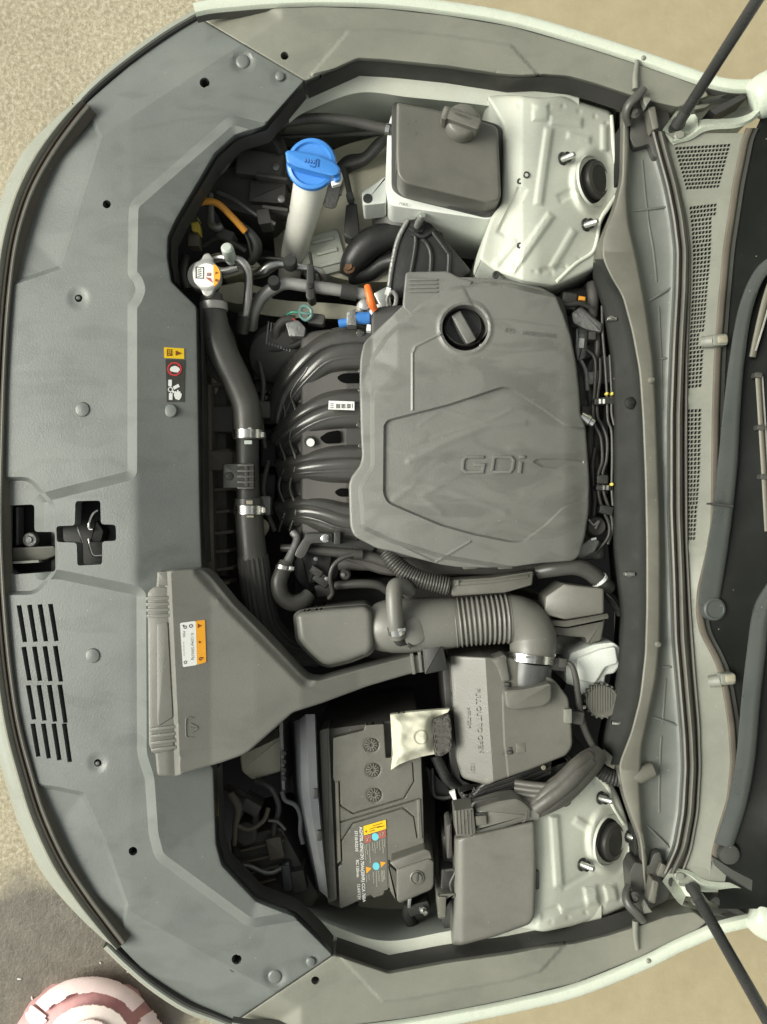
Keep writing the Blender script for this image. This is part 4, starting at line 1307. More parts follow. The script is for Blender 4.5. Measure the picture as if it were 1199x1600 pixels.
# ================================================================== ENGINE BLOCK AND DARK PARTS BELOW
eb = thing('engine_block', 'dark engine block hidden under the engine cover', 'engine', 740, 680, -540)
prism('block', [(470, 520), (890, 470), (930, 620), (930, 860), (860, 900), (600, 900), (470, 850)], -95, -540, 'dark', eb, 10, 20)
prism('head', [(580, 480), (880, 460), (905, 600), (908, 850), (840, 885), (600, 870), (575, 800)], -48, -100, 'black', eb, 6, 20)
prism('gearbox', [(450, 900), (700, 900), (900, 950), (880, 1100), (700, 1050), (480, 1010)], -220, -540, 'dark', eb, 10, 30)
for (x, y, w, h, z) in ((905, 470, 60, 40, -110), (915, 530, 50, 70, -120), (925, 620, 40, 80, -130), (930, 720, 36, 70, -130), (935, 800, 36, 60, -120), (920, 860, 50, 30, -110)):
    prism('casting', fillet(rect(x, y, w, h, random.uniform(-12, 12)), 8), z, z - 120, 'casting' if h in (70, 30) else 'dark', eb, 6)

# ================================================================== ENGINE COVER
EC = fillet([(690, 438, 8), (716, 433), (760, 434), (800, 438), (846, 449), (868, 461), (880, 490), (892, 525), (900, 565), (905, 610), (907, 648), (915, 668), (918, 705), (921, 750), (920, 800), (914, 838), (906, 868, 10), (896, 876), (840, 880),
             (800, 886), (760, 887), (715, 886), (688, 882), (650, 872), (612, 861), (590, 857), (553, 838, 12), (547, 822), (545, 757, 10), (549, 745), (563, 727, 10), (566, 712), (564, 680), (562, 600), (563, 560, 10), (569, 535), (592, 513), (642, 466)], 6)
PAN = fillet([(600, 664), (606, 656), (700, 632), (785, 604), (800, 607), (840, 632), (885, 664), (905, 668), (930, 668), (930, 782), (918, 783), (882, 793), (852, 822), (818, 847), (800, 848), (740, 836), (690, 822), (640, 801), (606, 786), (599, 772)], 7)
TOP = fillet([(700, 449), (760, 440), (800, 444), (846, 455), (930, 470), (930, 900), (800, 890), (690, 872), (612, 848), (566, 826), (560, 760), (580, 728), (579, 560), (605, 522), (655, 476)], 8)
BLADE = [(832, 722), (840, 717), (870, 716), (912, 720), (912, 724), (870, 732), (848, 730)]
def ec_z(X, Y):
    z = -6 - 0.0006 * (X - 700) ** 2
    z = z - 18 * (1 - np.clip((sdf(X, Y, TOP) + 1) / 7, 0, 1))                       # lower rim on the front side
    dp = sdf(X, Y, PAN)
    z = z - 6 * np.clip((dp + 0.5) / 3.5, 0, 1) # sunk centre panel
    # facet along the front-left shoulder
    fac = [(560, 430), (622, 500), (622, 575), (580, 622), (540, 622), (540, 430)]
    z = z - 0.16 * np.clip(sdf(X, Y, fac), 0, 45)
    # crease from the oil well to the rear and down the left
    d = seg_d(X, Y, [(645, 640), (645, 552), (650, 541), (690, 521)])
    z = z + 1.8 * np.clip(1 - d / 3, 0, 1)
    reg = [(756, 498), (800, 500), (872, 511), (930, 520), (930, 400), (700, 400), (740, 480)]
    z = z - 2.6 * np.clip((sdf(X, Y, reg) + 2) / 4, 0, 1)
    d = seg_d(X, Y, [(598, 840), (680, 879), (735, 846)])
    z = z + 2.0 * np.clip(1 - d / 3, 0, 1)
    # crossed light sweeps pressed into the panel
    inn = sm(0, 8, dp)
    for ln, a, w in (([(640, 720), (700, 690), (765, 664), (820, 661)], 1.6, 5), ([(675, 685), (770, 655), (800, 640)], 0.9, 2.2), ([(655, 665), (690, 640), (760, 660)], 0.7, 2),
                     ([(605, 790), (650, 755), (700, 765), (790, 800)], 1.1, 5), ([(650, 710), (600, 700)], 0.6, 3), ([(690, 800), (660, 775), (720, 740)], 0.9, 5), ([(800, 700), (915, 690)], 0.7, 6), ([(820, 770), (915, 760)], 0.7, 6)):
        dd = seg_d(X, Y, ln)
        z = z + a * np.exp(-(dd / w) ** 2) * inn
    hatch = (np.sin((X * 0.9 + Y) / 1.1 * 1.4) > 0.2) * 0.25 * inn * sm(90, 20, seg_d(X, Y, [(610, 690), (640, 740), (612, 785)]))
    z = z + hatch
    # the tapered blade mark
    z = z - 3.0 * np.clip((sdf(X, Y, BLADE) + 0.5) / 3, 0, 1)
    # oil filler well rim
    d = np.hypot(X - 727, Y - 512)
    z = z + 2.5 * np.exp(-((d - 40) / 3.0) ** 2)
    # finger-print sized unevenness
    z = z + 0.35 * np.sin(X / 23) * np.sin(Y / 31 + 0.7)
    z = z - 10 * sm(880, 925, X)
    return z
ec = thing('engine_cover', 'large taupe plastic engine cover embossed GDi in the middle', 'engine cover', 730, 660, -60)
EC_L = ringset(BLADE, (-0.5, 2.0)) + ringset(PAN, (-0.5, 3.0)) + ringset(TOP, (-1, 6)) + lineset([(645, 640), (645, 552), (650, 541), (690, 521)], 3) + lineset([(598, 840), (680, 879), (735, 846)], 3) + [([(768, 496), (800, 498), (872, 509), (890, 512)], False), ([(768, 500), (800, 502), (872, 513), (890, 516)], False)]
field('shell', EC, ec_z, 'cover', ec, step=2.8, edge=3, skirt=30, holes=[circ(727, 512, 36, 40)], lines=EC_L, angle=24)
v, f = lathe_geo((725, 512, -50), (0, 0, 1), [(33.5, 0), (35, 20), (36.2, 41)], 40)
wl_ = obj('oil_well', v, f[:-1], 'cover', ec)
ecz = lambda x, y: ec_z(np.asarray(x, float), np.asarray(y, float))
base7 = lambda x, y: ecz(x, y)
# GDi lettering, pressed strokes
for pts, w in (([(757, 714), (729, 714), (724.5, 718), (723, 733), (727, 737.5), (754, 737.5), (756.5, 726), (741, 726)], 4.4),
               ([(769, 736), (772, 714), (798, 714), (803, 719), (801.5, 732), (797, 737.5), (771, 737.5)], 4.4),
               ([(812, 739.5), (814.2, 721.5)], 5.4), ([(812, 714), (821, 714)], 4.6)):
    prism('letter', stroke_poly(pts, w), lambda x, y: ecz(x, y) + 2.6, -26, 'cover', ec, 0.5)
text('small_lettering', 'SMARTSTREAM', 7.0, 843, 522, lambda x, y: ecz(x, y) + 0.35, 'cover', ec, rot=174, extrude=0.6, sx=0.78)
mb = MB()
v, f = text_geo('G2.0', 7.0, 797, 516, lambda x, y: ecz(x, y) + 0.35, 174, 0.6, 0.8)
mb.add(v, f)
mb.build('small_lettering', 'cover', ec, smooth=False)
# vent tab behind the cover edge
vt = field('rear_tab', fillet([(634, 425), (700, 424), (716, 433), (740, 440), (720, 470), (650, 500), (629, 480)], 6), lambda X, Y: -22 + 0 * X, 'cover', ec, step=5, edge=3, skirt=40)
for k in range(4):
    prism('louvre', rect(662, 437 + k * 6.2, 44, 2.4), -19.5, -24, 'cover', vt, 0.8)
oc = thing('oil_filler_cap', 'round black oil filler cap with a grey grip in the engine cover', 'oil cap', 722, 512, -50)
lathe('disc', (722, 513, -48), (0, 0, 1), [(31.5, 0), (31.5, 12), (29.5, 15), (27, 15.5), (26, 13.5), (0.01, 13)], 'blackgloss', oc, seg=36)
prism('grip', fillet(rect(725, 512, 52, 17, 61), 3), -16, -40, 'cover', oc, 2.5)
lathe('locking_tab', (752, 540, -44), (0, 0, 1), [(5, 0), (5, 9), (3, 11), (0.01, 11.5)], 'clamp', oc, seg=12)
lathe('bright_plug', (916, 655, -55), (0.9, -0.55, 0.1), [(9, -10), (9, 6), (7, 8), (7, 14)], 'clamp', ec, seg=14)

# ================================================================== INTAKE MANIFOLD
im = thing('intake_manifold', 'glossy dark grey intake manifold with curved ribbed runners', 'intake manifold', 500, 680, -250)
def mf_z(X, Y):
    u = np.clip((578 - X) / 150, 0, 1)
    z = -93 - 66 * (1 - np.sqrt(np.clip(1 - u * u, 0, 1)))
    return z
MP = fillet([(600, 505), (570, 507), (520, 512), (480, 535), (452, 570), (436, 610), (432, 700), (434, 790), (446, 828), (500, 848), (600, 860)], 10)
field('plenum', MP, mf_z, 'manifold', im, step=6, edge=6, skirt=160, holes=[fillet([(512, 676), (530, 672), (532, 692), (508, 692), (499, 684)], 4), fillet([(580, 582), (536, 583), (526, 590), (536, 598), (580, 599)], 6), fillet([(580, 762), (530, 762), (522, 769), (530, 777), (580, 777)], 6)])
RUN = [
    ([(580, 546), (535, 547), (502, 558), (470, 588), (450, 614), (440, 640), (434, 662)], [34, 34, 33, 31, 28, 25, 22]),
    ([(580, 638), (535, 639), (504, 645), (476, 658), (454, 675), (441, 688), (434, 698)], [32, 32, 31, 28, 25, 22, 20]),
    ([(580, 725), (535, 725), (502, 727), (472, 731), (452, 734), (440, 736), (433, 738)], [31, 31, 29, 25, 23, 21, 19]),
    ([(562, 818), (532, 814), (502, 804), (476, 799), (455, 801), (442, 804), (434, 807)], [31, 31, 29, 27, 25, 23, 21]),
]
TS = np.linspace(-1, 1, 33)
for pts, hw in RUN:
    C = spline([(x, y, h) for (x, y), h in zip(pts, hw)], 8)
    a = np.array([c[:2] for c in C])
    T = np.gradient(a, axis=0); T /= np.linalg.norm(T, axis=1, keepdims=True)
    N2 = np.stack([-T[:, 1], T[:, 0]], 1)
    rows = []
    for c, nn in zip(C, N2):
        u = max(0, min(1, (580 - c[0]) / 150))
        zb = -98 - 66 * (1 - math.sqrt(max(0, 1 - u * u)))
        row = []
        for t in TS:
            h = 27 * (1 - abs(t) ** 2.6) ** 0.55 - 5.5 * math.exp(-(t / 0.30) ** 2)
            h += 3.6 * math.exp(-((t + 0.34) / 0.05) ** 2) + 3.6 * math.exp(-((t - 0.30) / 0.05) ** 2)
            row.append((c[0] + nn[0] * t * c[2], c[1] + nn[1] * t * c[2], zb + h))
        rows.append(row)
    v, f = loft_geo(rows)
    obj('runner', v, f, 'manifold', im, angle=60)
# welded seams wrapping round the plenum
for x0 in (458, 441):
    pts = []
    for k, y in enumerate(np.linspace(555, 830, 40)):
        w = 5 * math.sin((y - 555) / 275 * math.pi * 7.4)
        base = x0 + w + (26 * ((620 - y) / 65) if y < 620 else 0)
        u = max(0, min(1, (578 - base) / 150))
        pts.append((base, y, -78 - 70 * (1 - math.sqrt(max(0, 1 - u * u)))))
    tube('weld_seam', pts, 2.6, 'manifold', im, n=2, seg=8)
sticker('barcode_label', [(514, 626), (554, 627.5), (554, 641), (513, 639.5)], -66.5, 'st_white', im, 0.6)
mb = MB()
for k in range(16):
    x = 526 + k * 1.65
    if k % 5 != 4:
        mb.add(*sticker_geo(rect(x, 634.5, 0.9 if k % 3 else 1.2, 7), -65.7, 0.2))
for k in range(3):
    mb.add(*sticker_geo(rect(519, 631 + k * 3, 5, 1.2), -65.7, 0.2))
mb.build('barcode_print', 'st_ink', im, smooth=False)
lathe('boss', (486, 691.5, -112), (0, 0, 1), [(9.5, 0), (9, 24), (7.5, 26), (0.01, 26)], 'manifold', im, seg=20)
lathe('white_dot', (485.5, 691.5, -86), (0, 0, 1), [(6.8, 0), (6.8, 1), (0.01, 1.2)], 'st_white', im, seg=20)
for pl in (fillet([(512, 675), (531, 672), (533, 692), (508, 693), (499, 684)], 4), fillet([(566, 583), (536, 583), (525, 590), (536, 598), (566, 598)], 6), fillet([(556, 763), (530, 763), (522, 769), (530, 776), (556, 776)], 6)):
    prism('opening_shade', pl, -89.5, -96, 'hole_shade', im, 0.3)  # black plates over the plenum holes, their shade painted on
for (x, y) in ((563, 520), (566, 580), (566, 610), (563, 664), (566, 697)):
    prism('flange_lug', fillet(rect(x, y, 12, 9, 30), 3), -74, -100, 'manifold', im, 2)

# ================================================================== ENGINE MOUNT
em = thing('engine_mount', 'black cast engine mount with a bright stud below the coolant tank', 'engine mount', 650, 390, -300)
lathe('bushing', (640, 375, -300), (0, 0, 1), [(72, 0), (72, 120), (66, 155), (48, 172), (20, 178), (0.01, 178)], 'rubber', em, seg=36)
prism('bracket', fillet([(640, 342), (660, 336), (676, 352), (705, 385), (738, 425), (700, 450), (620, 470), (605, 440), (620, 380)], 8), lambda x, y: -104 - 0.10 * (y - 340), -150, 'iron', em, 5)
for pts in ([(637, 345), (622, 375), (612, 420), (607, 460)], [(644, 366), (650, 372), (648, 395), (640, 440)], [(660, 374), (668, 382), (674, 400), (672, 440)], [(676, 362), (698, 392), (702, 402), (700, 440)], [(640, 356), (660, 370), (680, 358)]):
    tube('rib', [(x, y, -103 - 0.10 * (y - 340)) for x, y in pts], 4.0, 'casting' if pts[0][0] == 637 else 'iron', em, n=6, seg=8)
b = lathe('nut', (652, 354, -106), (0.25, 0.2, 1), [(14, 0), (14, 4), (10, 6), (10, 16), (8, 17)], 'iron', em, seg=6)
lathe('stud', (652, 353, -96), (0.25, 0.25, 1), [(6, 0), (6, 30), (4.5, 33), (0.01, 33)], 'zinc', b, seg=14)
tube('arm', [(545, 432, -170), (556, 405, -160), (580, 380, -152), (612, 368, -146), (640, 368, -142)], [16, 22, 24, 20, 16], 'iron', em, n=7, seg=14)
tube('arm', [(545, 432, -170), (575, 428, -168), (600, 412, -160), (625, 405, -150)], [14, 12, 12, 12], 'iron', em, n=7, seg=12)
lathe('rusty_bolt', (547, 420, -150), (-0.3, 0.2, 1), [(11, 0), (11, 4), (7, 6), (7, 9), (0.01, 9)], 'rust', em, seg=12)

# ================================================================== COOLANT TANK (upper right of the bay)
ct = thing('coolant_tank', 'white coolant tank with a grey lid and a ribbed filler cap', 'coolant tank', 695, 250, -260)
prism('tank', fillet([(614, 172), (780, 204), (784, 322), (768, 345), (608, 322), (602, 290), (606, 200)], 10), -56, -260, 'tank', ct, 4)
prism('mounting_ear', fillet([(604, 275), (572, 296), (565, 302), (568, 322), (604, 318)], 4), -70, -130, 'tank', ct, 3)
lathe('ear_hole', (575, 311, -72), (0, 0, 1), [(8, 0), (8, 2.6), (0.01, 2.8)], 'black', ct, seg=16)
def lid_z(X, Y):
    return 6 - 0.14 * (X - 700) + 0 * X
LID = fillet([(620, 160, 6), (700, 176), (778, 198, 10), (783, 305), (780, 314, 5), (764, 318, 8), (700, 303), (632, 287, 14), (621, 274), (619, 240)], 8)
field('lid', LID, lid_z, 'box', ct, step=5, edge=5, skirt=54)
# skirt flange of the lid
prism('lid_flange', fillet([(612, 158), (700, 172), (784, 196), (789, 320), (766, 338), (700, 322), (628, 304), (612, 292)], 12), -44, -58, 'black', ct, 2)
cp = lathe('filler_cap', (722, 197, 2), (0, 0, 1), [(27, 0), (27.5, 3), (27, 16), (24, 22), (21, 24), (0.01, 24.5)], 'box', ct, seg=36)
prism('grip', fillet(rect(721, 184, 62, 19, 20), 4), 36, 14, 'box', cp, 3)
prism('grip_end', fillet(rect(697, 177, 8, 20, 20), 2), 37, 12, 'lipgrey', cp, 2)
text('tank_mark', 'MAX', 4.5, 631, 319, -51.4, 'st_ink', ct, rot=-8)
text('cap_mark', 'CAUTION', 4.0, 723, 181, 36.4, 'lipgrey', cp, rot=-20, extrude=0.6)
oh = thing('overflow_hose', 'grey rubber hose running from the front into the coolant tank', 'hose', 520, 190, -90)
tube('hose', [(420, 196, -70), (450, 190, -62), (500, 185, -58), (550, 190, -56), (590, 199, -55), (618, 204, -54)], 8.0, 'rubber', oh, n=8, seg=14)
tube('clip', [(603, 201, -54), (609, 202.5, -54)], 8.8, 'clamp', oh, n=2, seg=14)
oh2 = thing('thin_hose', 'thin black hose below the overflow hose', 'hose', 520, 212, -120)
tube('hose', [(440, 214, -110), (500, 212, -108), (560, 209, -104), (610, 206, -95)], 3.5, 'black', oh2, n=6, seg=10)
bs = thing('fender_brace', 'black brace strap between the blue cap and the coolant tank', 'brace', 560, 245, -180)
tube('strap', [(530, 268, -190), (545, 256, -180), (570, 248, -165), (590, 228, -150), (608, 208, -140)], [11, 13, 10, 10, 8], 'black', bs, n=6, seg=10, flat=0.5)
tube('cable', [(538, 262, -170), (544, 290, -165), (550, 320, -160)], 4.5, 'black', bs, n=6, seg=10)
prism('plug', fillet([(541, 320), (558, 318), (562, 365), (550, 375), (537, 368)], 4), -140, -190, 'black', bs, 3)
tube('blue_tape', [(546, 303, -163), (549, 314, -162)], 5.8, 'bluewall', bs, n=3, seg=10)

# ================================================================== WASHER FILLER
wf = thing('washer_filler', 'translucent white washer neck with a bright blue cap', 'washer filler', 480, 320, -330)
def neck(pts, rad):
    return tube_geo(pts, rad, n=8, seg=20)
v, f = neck([(489, 262, -26), (486, 285, -60), (476, 330, -105), (464, 375, -150), (452, 430, -220)], [27, 27, 24, 21, 18])
obj('neck', v, f, 'milky', wf, angle=60)
AX = (-0.05, -0.12, 1)
cp = lathe('cap', (488, 259, -20), AX, [(34, 0), (39.5, 2), (40, 7), (38, 11), (33, 12.5), (30, 9.5), (0.01, 9)], 'blue', wf, seg=44)
gp = prism('grip', fillet([(446, 238, 3), (450, 235), (468, 236), (500, 243), (524, 254), (532, 262), (530, 272), (520, 276), (495, 270), (465, 262), (448, 254)], 4), 5, -14, 'blue', cp, 3.5)
prism('tether', fillet([(518, 262), (532, 262), (532, 280), (524, 284), (520, 276)], 3), -4, -16, 'blue', cp, 1.5)
prism('lug', fillet([(517, 284), (530, 278), (533, 268), (536, 276), (532, 287), (519, 291)], 2), -12, -20, 'st_white', wf, 1)
mb = MB()
for k in range(4):
    tube_pts = [(476 + k * 4.5, 256 - 3 + 0.8 * k, 5.6), (478 + k * 4.5, 252 + 0.8 * k, 5.6), (477 + k * 4.5, 248 + 0.8 * k, 5.6)]
    mb.add(*tube_geo(tube_pts, 0.9, n=3, seg=5))
mb.add(*tube_geo([(484, 259, 5.6), (492, 261, 5.6), (494, 250, 5.6), (498, 250, 5.6), (497, 261, 5.6)], 0.9, n=3, seg=5))
mb.build('wash_symbol', 'bluemark', cp)
# ================================================================== RADIATOR CAP, HOSES AND PIPES AT THE FRONT
rc = thing('radiator_filler', 'silver radiator cap with two ears and an amber warning label', 'radiator cap', 323, 430, -40)
capo = []
for k in range(48):
    a = 2 * math.pi * k / 48
    r = 24.5 + 0 * a
    px, py = 323 + 24.5 * math.cos(a), 430 + 24.5 * math.sin(a)
    capo.append((px, py))
CAP = fillet([(300, 424, 10), (306, 410), (315, 406), (319, 397, 5), (327, 395, 5), (332, 402), (333, 408), (342, 418), (347, 430, 10), (345, 445), (335, 453), (332, 460), (326, 464, 5), (318, 461, 5), (314, 452), (303, 441)], 5, 5)
cap = field('cap', CAP, lambda X, Y: 2 + 3.5 * sm(26, 20, np.hypot(X - 323, Y - 430)), 'alupaint', rc, step=3, edge=2, skirt=7)
MATS['alupaint'].node_tree.nodes
sticker('cap_label', circ(322.5, 430, 18.5, 28), 5.5, 'st_white', rc, 0.3)
half = [(333.5, 413)] + [(323 + 21.5 * math.cos(a), 430 + 21 * math.sin(a)) for a in np.linspace(-0.92, 0.95, 12)] + [(334, 447)]
sticker('amber_label', half, 5.8, 'st_orange', rc, 0.4)
mb = MB()
for pl in (rect(312, 417.5, 13, 1.4, 4), rect(312, 434.5, 13, 1.4, 4), rect(306.5, 426, 1.8, 18, 0), rect(318, 426, 1.4, 18, 0)):
    mb.add(*sticker_geo(pl, 6.2, 0.2))
for k in range(4):
    mb.add(*sticker_geo(rect(312, 421 + 3.4 * k, 5.5, 1.3, -20), 6.2, 0.2))
mb.build('radiator_symbol', 'st_ink', rc, smooth=False)
mb = MB()
for k in range(3):
    mb.add(*tube_geo([(323 + k * 2.5, 431, 6.4), (324.5 + k * 2.5, 429, 6.4), (324 + k * 2.5, 426, 6.4)], 0.6, n=2, seg=4))
mb.add(*sticker_geo([(321, 433), (329, 434), (333, 442), (325, 437)], 6.2, 0.2))
mb.build('steam_symbol', 'st_brick', rc)
mb = MB()
mb.add(*sticker_geo([(337, 424), (342, 426), (336.5, 429)], 6.4, 0.2))
mb.add(*sticker_geo(rect(339, 438, 5, 4, 20), 6.4, 0.2))
mb.build('warning_symbol', 'st_brown', rc, smooth=False)
lathe('neck', (323, 440, -40), (0, 0, 1), [(24, 0), (24, 26), (22, 36)], 'black', rc, seg=24)

rh = thing('radiator_hose', 'thick black upper radiator hose with two bright clamps beside the trim', 'radiator hose', 385, 700, -160)
tube('hose', [(331, 462, -44), (333, 495, -40), (338, 525, -38), (352, 560, -40), (370, 595, -46), (384, 630, -52), (387, 660, -56), (387, 686, -58)], [17, 22, 24, 24, 23, 22, 22, 22], 'rubber', rh, n=8, seg=24)
tube('pipe', [(387, 684, -58), (387, 730, -60), (388, 780, -62)], 18, 'black', rh, n=6, seg=20)
tube('lower_hose', [(388, 778, -62), (389, 800, -64), (391, 830, -66), (395, 872, -70)], [21, 22, 22, 23], 'rubber', rh, n=7, seg=22)
v, f = tube_geo([(395, 868, -70), (399, 900, -76), (405, 940, -88), (418, 980, -108), (450, 1010, -130), (500, 1020, -150)], [24, 25, 25, 25, 24, 22], n=10, seg=40)
# lengthwise ribs of the fabric sleeve
V = np.array(v)
n = len(V) // 40
for i in range(n):
    c = V[i * 40:(i + 1) * 40].mean(0)
    for k in range(0, 40, 2):
        V[i * 40 + k] = c + (V[i * 40 + k] - c) * 0.93
obj('sleeve', V, f, 'sleeve', rh, angle=20)
for (y, x) in ((679, 388), (797, 390)):
    c = tube('clamp', [(x, y - 6.5, -58 if y < 700 else -63), (x, y + 6.5, -58 if y < 700 else -63)], 24, 'clamp', rh, n=3, seg=28)
    prism('clamp_ear', rect(x + 22, y, 6, 8), -46, -62, 'alupaint', c, 1)
tube('clamp', [(334, 474, -40), (334.5, 486, -40)], 21.5, 'alupaint', rh, n=3, seg=24)
mb = MB()
for (x, y, w, h, z) in ((387, 670.5, 12, 5, -34.5), (388, 691, 12, 6, -35)):
    mb.add(*prism_geo(fillet(rect(x, y, w, h), 1), z, z - 4, 0.5))
mb.build('paint_mark', 'capgrey', rh)
mb = MB()
for (x, y, w, h, z) in ((390, 785, 10, 6, -40.2), (391, 807, 11, 3, -40)):
    mb.add(*prism_geo(fillet(rect(x, y, w, h), 1), z, z - 4, 0.5))
mb.build('yellow_mark', 'tan', rh)
hb = thing('hose_bracket', 'black ribbed plastic bracket clasping the radiator hose', 'bracket', 370, 744, -60)
prism('plate', fillet([(348, 725), (397, 724), (397, 762), (348, 763)], 3), -34, -60, 'rubber', hb, 2)
for k in range(5):
    prism('finger', rect(384, 727 + k * 8.8, 26, 3.4), -29, -40, 'rubber', hb, 1)
lathe('screw', (358, 744, -34), (0, 0, 1), [(7, 0), (7, 2), (4, 3.5), (0.01, 3.5)], 'black', hb, seg=12)
prism('gap', rect(385.5, 744, 5, 37), -32.5, -40, 'black', hb, 0.5)

# fan shroud in the gap behind the trim
fs = thing('fan_shroud', 'brown-black fan shroud with ribs in the gap behind the trim', 'fan shroud', 345, 800, -400)
prism('wall', [(312, 480), (352, 500), (356, 900), (330, 900)], -120, -540, 'dark', fs, 3)
for k, y in enumerate((600, 640, 668, 705, 765, 800, 833, 862, 890, 912)):
    prism('rib', fillet(rect(342, y, 34 if k % 2 else 46, 5, -6), 1), -92 - 5 * (k % 3), -160, 'brown', fs, 1)
prism('rail', fillet([(316, 600), (330, 600), (336, 900), (322, 900)], 3), -84, -150, 'brown', fs, 2)
prism('block', fillet(rect(344, 720, 40, 30), 3), -80, -160, 'brown', fs, 2)
prism('block', fillet(rect(346, 655, 36, 40), 3), -96, -160, 'dark', fs, 2)
for (x, y) in ((331, 604), (410, 823)):
    tube('leaf', [(x, y - 12, -120), (x + 4, y, -112), (x + 2, y + 16, -118)], [2, 7, 1.5], 'tan', fs, n=5, seg=6, flat=0.25)

# air-conditioning pipes
ap = thing('refrigerant_pipe', 'thin bent aluminium pipe with a grey service cap near the radiator cap', 'pipe', 370, 420, -120)
tube('pipe', [(334, 404, -60), (346, 402, -52), (360, 404, -48), (376, 408, -46), (387, 422, -50), (389, 440, -60), (387, 470, -72), (382, 498, -84)], 6.8, 'alu', ap, n=8, seg=14)
tube('pipe', [(330, 418, -70), (350, 424, -60), (372, 418, -56)], 6.0, 'alupaint', ap, n=6, seg=12)
lathe('service_cap', (362, 408, -50), (-0.02, 0.30, 1), [(8, 0), (9, 6), (8, 8), (9.5, 10), (10, 30), (9.5, 36), (7, 38.5), (0.01, 39)], 'capgrey', ap, seg=20)
tube('end_sleeve', [(383, 492, -80), (378, 518, -96)], 10.5, 'rubber', ap, n=4, seg=16)
ap2 = thing('suction_pipe', 'thick grey refrigerant pipe running to the engine with black caps', 'pipe', 480, 450, -150)
tube('pipe', [(393, 512, -130), (396, 490, -110), (408, 466, -96), (428, 450, -88), (448, 443, -86), (480, 447, -88), (520, 452, -92), (572, 460, -98)], [10, 10, 10, 10, 9.5, 9.5, 9.5, 9], 'alupaint', ap2, n=8, seg=16)
tube('rubber_sleeve', [(533, 454, -93), (558, 458, -96)], 12, 'black', ap2, n=4, seg=18)
lathe('service_cap', (430, 446, -82), (0, 0.2, 1), [(10, 0), (10.5, 14), (9, 18), (0.01, 18.5)], 'black', ap2, seg=18)
lathe('service_cap', (455, 416, -90), (0, 0.2, 1), [(10, 0), (12, 3), (12, 16), (10, 20), (0.01, 20.5)], 'black', ap2, seg=14)
ap3 = thing('liquid_pipe', 'thin bright refrigerant pipe above the thick one', 'pipe', 440, 415, -150)
tube('pipe', [(396, 432, -112), (412, 424, -104), (424, 416, -100), (440, 413, -98), (470, 418, -98), (490, 421, -98), (502, 426, -100), (507, 446, -120)], [5, 9, 9, 6, 5.5, 5.5, 5.5, 5.5], 'alu', ap3, n=7, seg=12)
tube('wire', [(400, 402, -110), (430, 404, -104), (450, 406, -100)], 2.6, 'black', ap3, n=5, seg=8)
pc = thing('pipe_clamp', 'black plastic clamp holding two refrigerant pipes', 'clamp', 485, 440, -110)
prism('body', fillet([(480, 412), (490, 412), (492, 466), (484, 470), (478, 464)], 3), -72, -110, 'black', pc, 2)
lathe('bolt', (485, 447, -72), (0, 0, 1), [(5, 0), (5, 4), (0.01, 5)], 'iron', pc, seg=8)
tube('strap', [(484, 395, -110), (487, 412, -90), (484, 430, -74)], 2.5, 'black', pc, n=5, seg=8)

oc_ = thing('orange_cable', 'orange high-visibility cable arching out from under the trim', 'cable', 340, 330, -130)
tube('sheath', [(296, 336, -70), (304, 322, -58), (320, 315, -52), (340, 318, -52), (362, 338, -58), (384, 362, -68)], 5.2, 'amber', oc_, n=8, seg=12)
tube('wire', [(374, 348, -72), (392, 364, -76), (402, 382, -84), (400, 398, -96), (392, 410, -110)], [4, 6, 7.5, 7, 6], 'black', oc_, n=7, seg=12)
tube('wire', [(383, 362, -74), (390, 380, -84), (394, 400, -98)], 3, 'black', oc_, n=6, seg=10)
yc = thing('yellow_connector', 'yellow plug beneath the orange cable', 'connector', 303, 355, -110)
prism('plug', fillet([(298, 346), (309, 338), (311, 364), (300, 360)], 2), -74, -100, 'yellow', yc, 1.5)
prism('cap', fillet(rect(301, 341, 14, 10, -10), 2), -68, -100, 'black', yc, 1.5)
prism('body', fillet(rect(302, 374, 18, 22), 3), -84, -110, 'brown', yc, 2)
hk = thing('hook_bracket', 'small grey metal hook behind the orange cable', 'bracket', 335, 345, -120)
tube('hook', [(328, 305, -110), (329, 330, -98), (331, 350, -92), (340, 356, -90), (347, 352, -90)], [6, 6, 6, 6, 5], 'casting', hk, n=6, seg=10)

# black housings behind the headlamps
lh = thing('lamp_housing', 'black stepped rear housing of the headlamp behind the washer cap', 'lamp housing', 380, 270, -260)
prism('shell', fillet([(310, 260), (360, 215), (440, 205), (452, 240), (446, 330), (420, 345), (330, 320)], 8), -120, -300, 'dark', lh, 6)
prism('shell', fillet(rect(405, 255, 74, 40, 6), 5), -98, -200, 'dark', lh, 4)
prism('step', fillet(rect(418, 300, 58, 34, 4), 4), -104, -200, 'dark', lh, 4)
prism('step', fillet(rect(360, 240, 40, 26, -30), 4), -100, -200, 'black', lh, 4)
prism('fin', rect(430, 325, 40, 5, 8), -92, -140, 'dark', lh, 1)
prism('fin', rect(425, 276, 50, 5, 8), -88, -140, 'dark', lh, 1)
for (x, y) in ((432, 262), (440, 312)):
    lathe('screw', (x, y, -98), (0, 0, 1), [(6, 0), (6, 4), (3, 5), (0.01, 5)], 'casting', lh, seg=12)
tube('lead', [(345, 215, -90), (380, 205, -84), (420, 214, -86), (440, 240, -92)], 5, 'black', lh, n=6, seg=10)
lh2 = thing('lamp_housing', 'black rear housing of the headlamp in the dark corner below the air duct', 'lamp housing', 410, 1330, -260)
prism('shell', fillet([(360, 1310), (440, 1290), (500, 1400), (470, 1440), (420, 1410), (365, 1360)], 8), -130, -300, 'dark', lh2, 6)
for k in range(4):
    prism('fin', rect(410 - 4 * k, 1322 + 20 * k, 70, 4, -14), -116, -180, 'brown', lh2, 1)
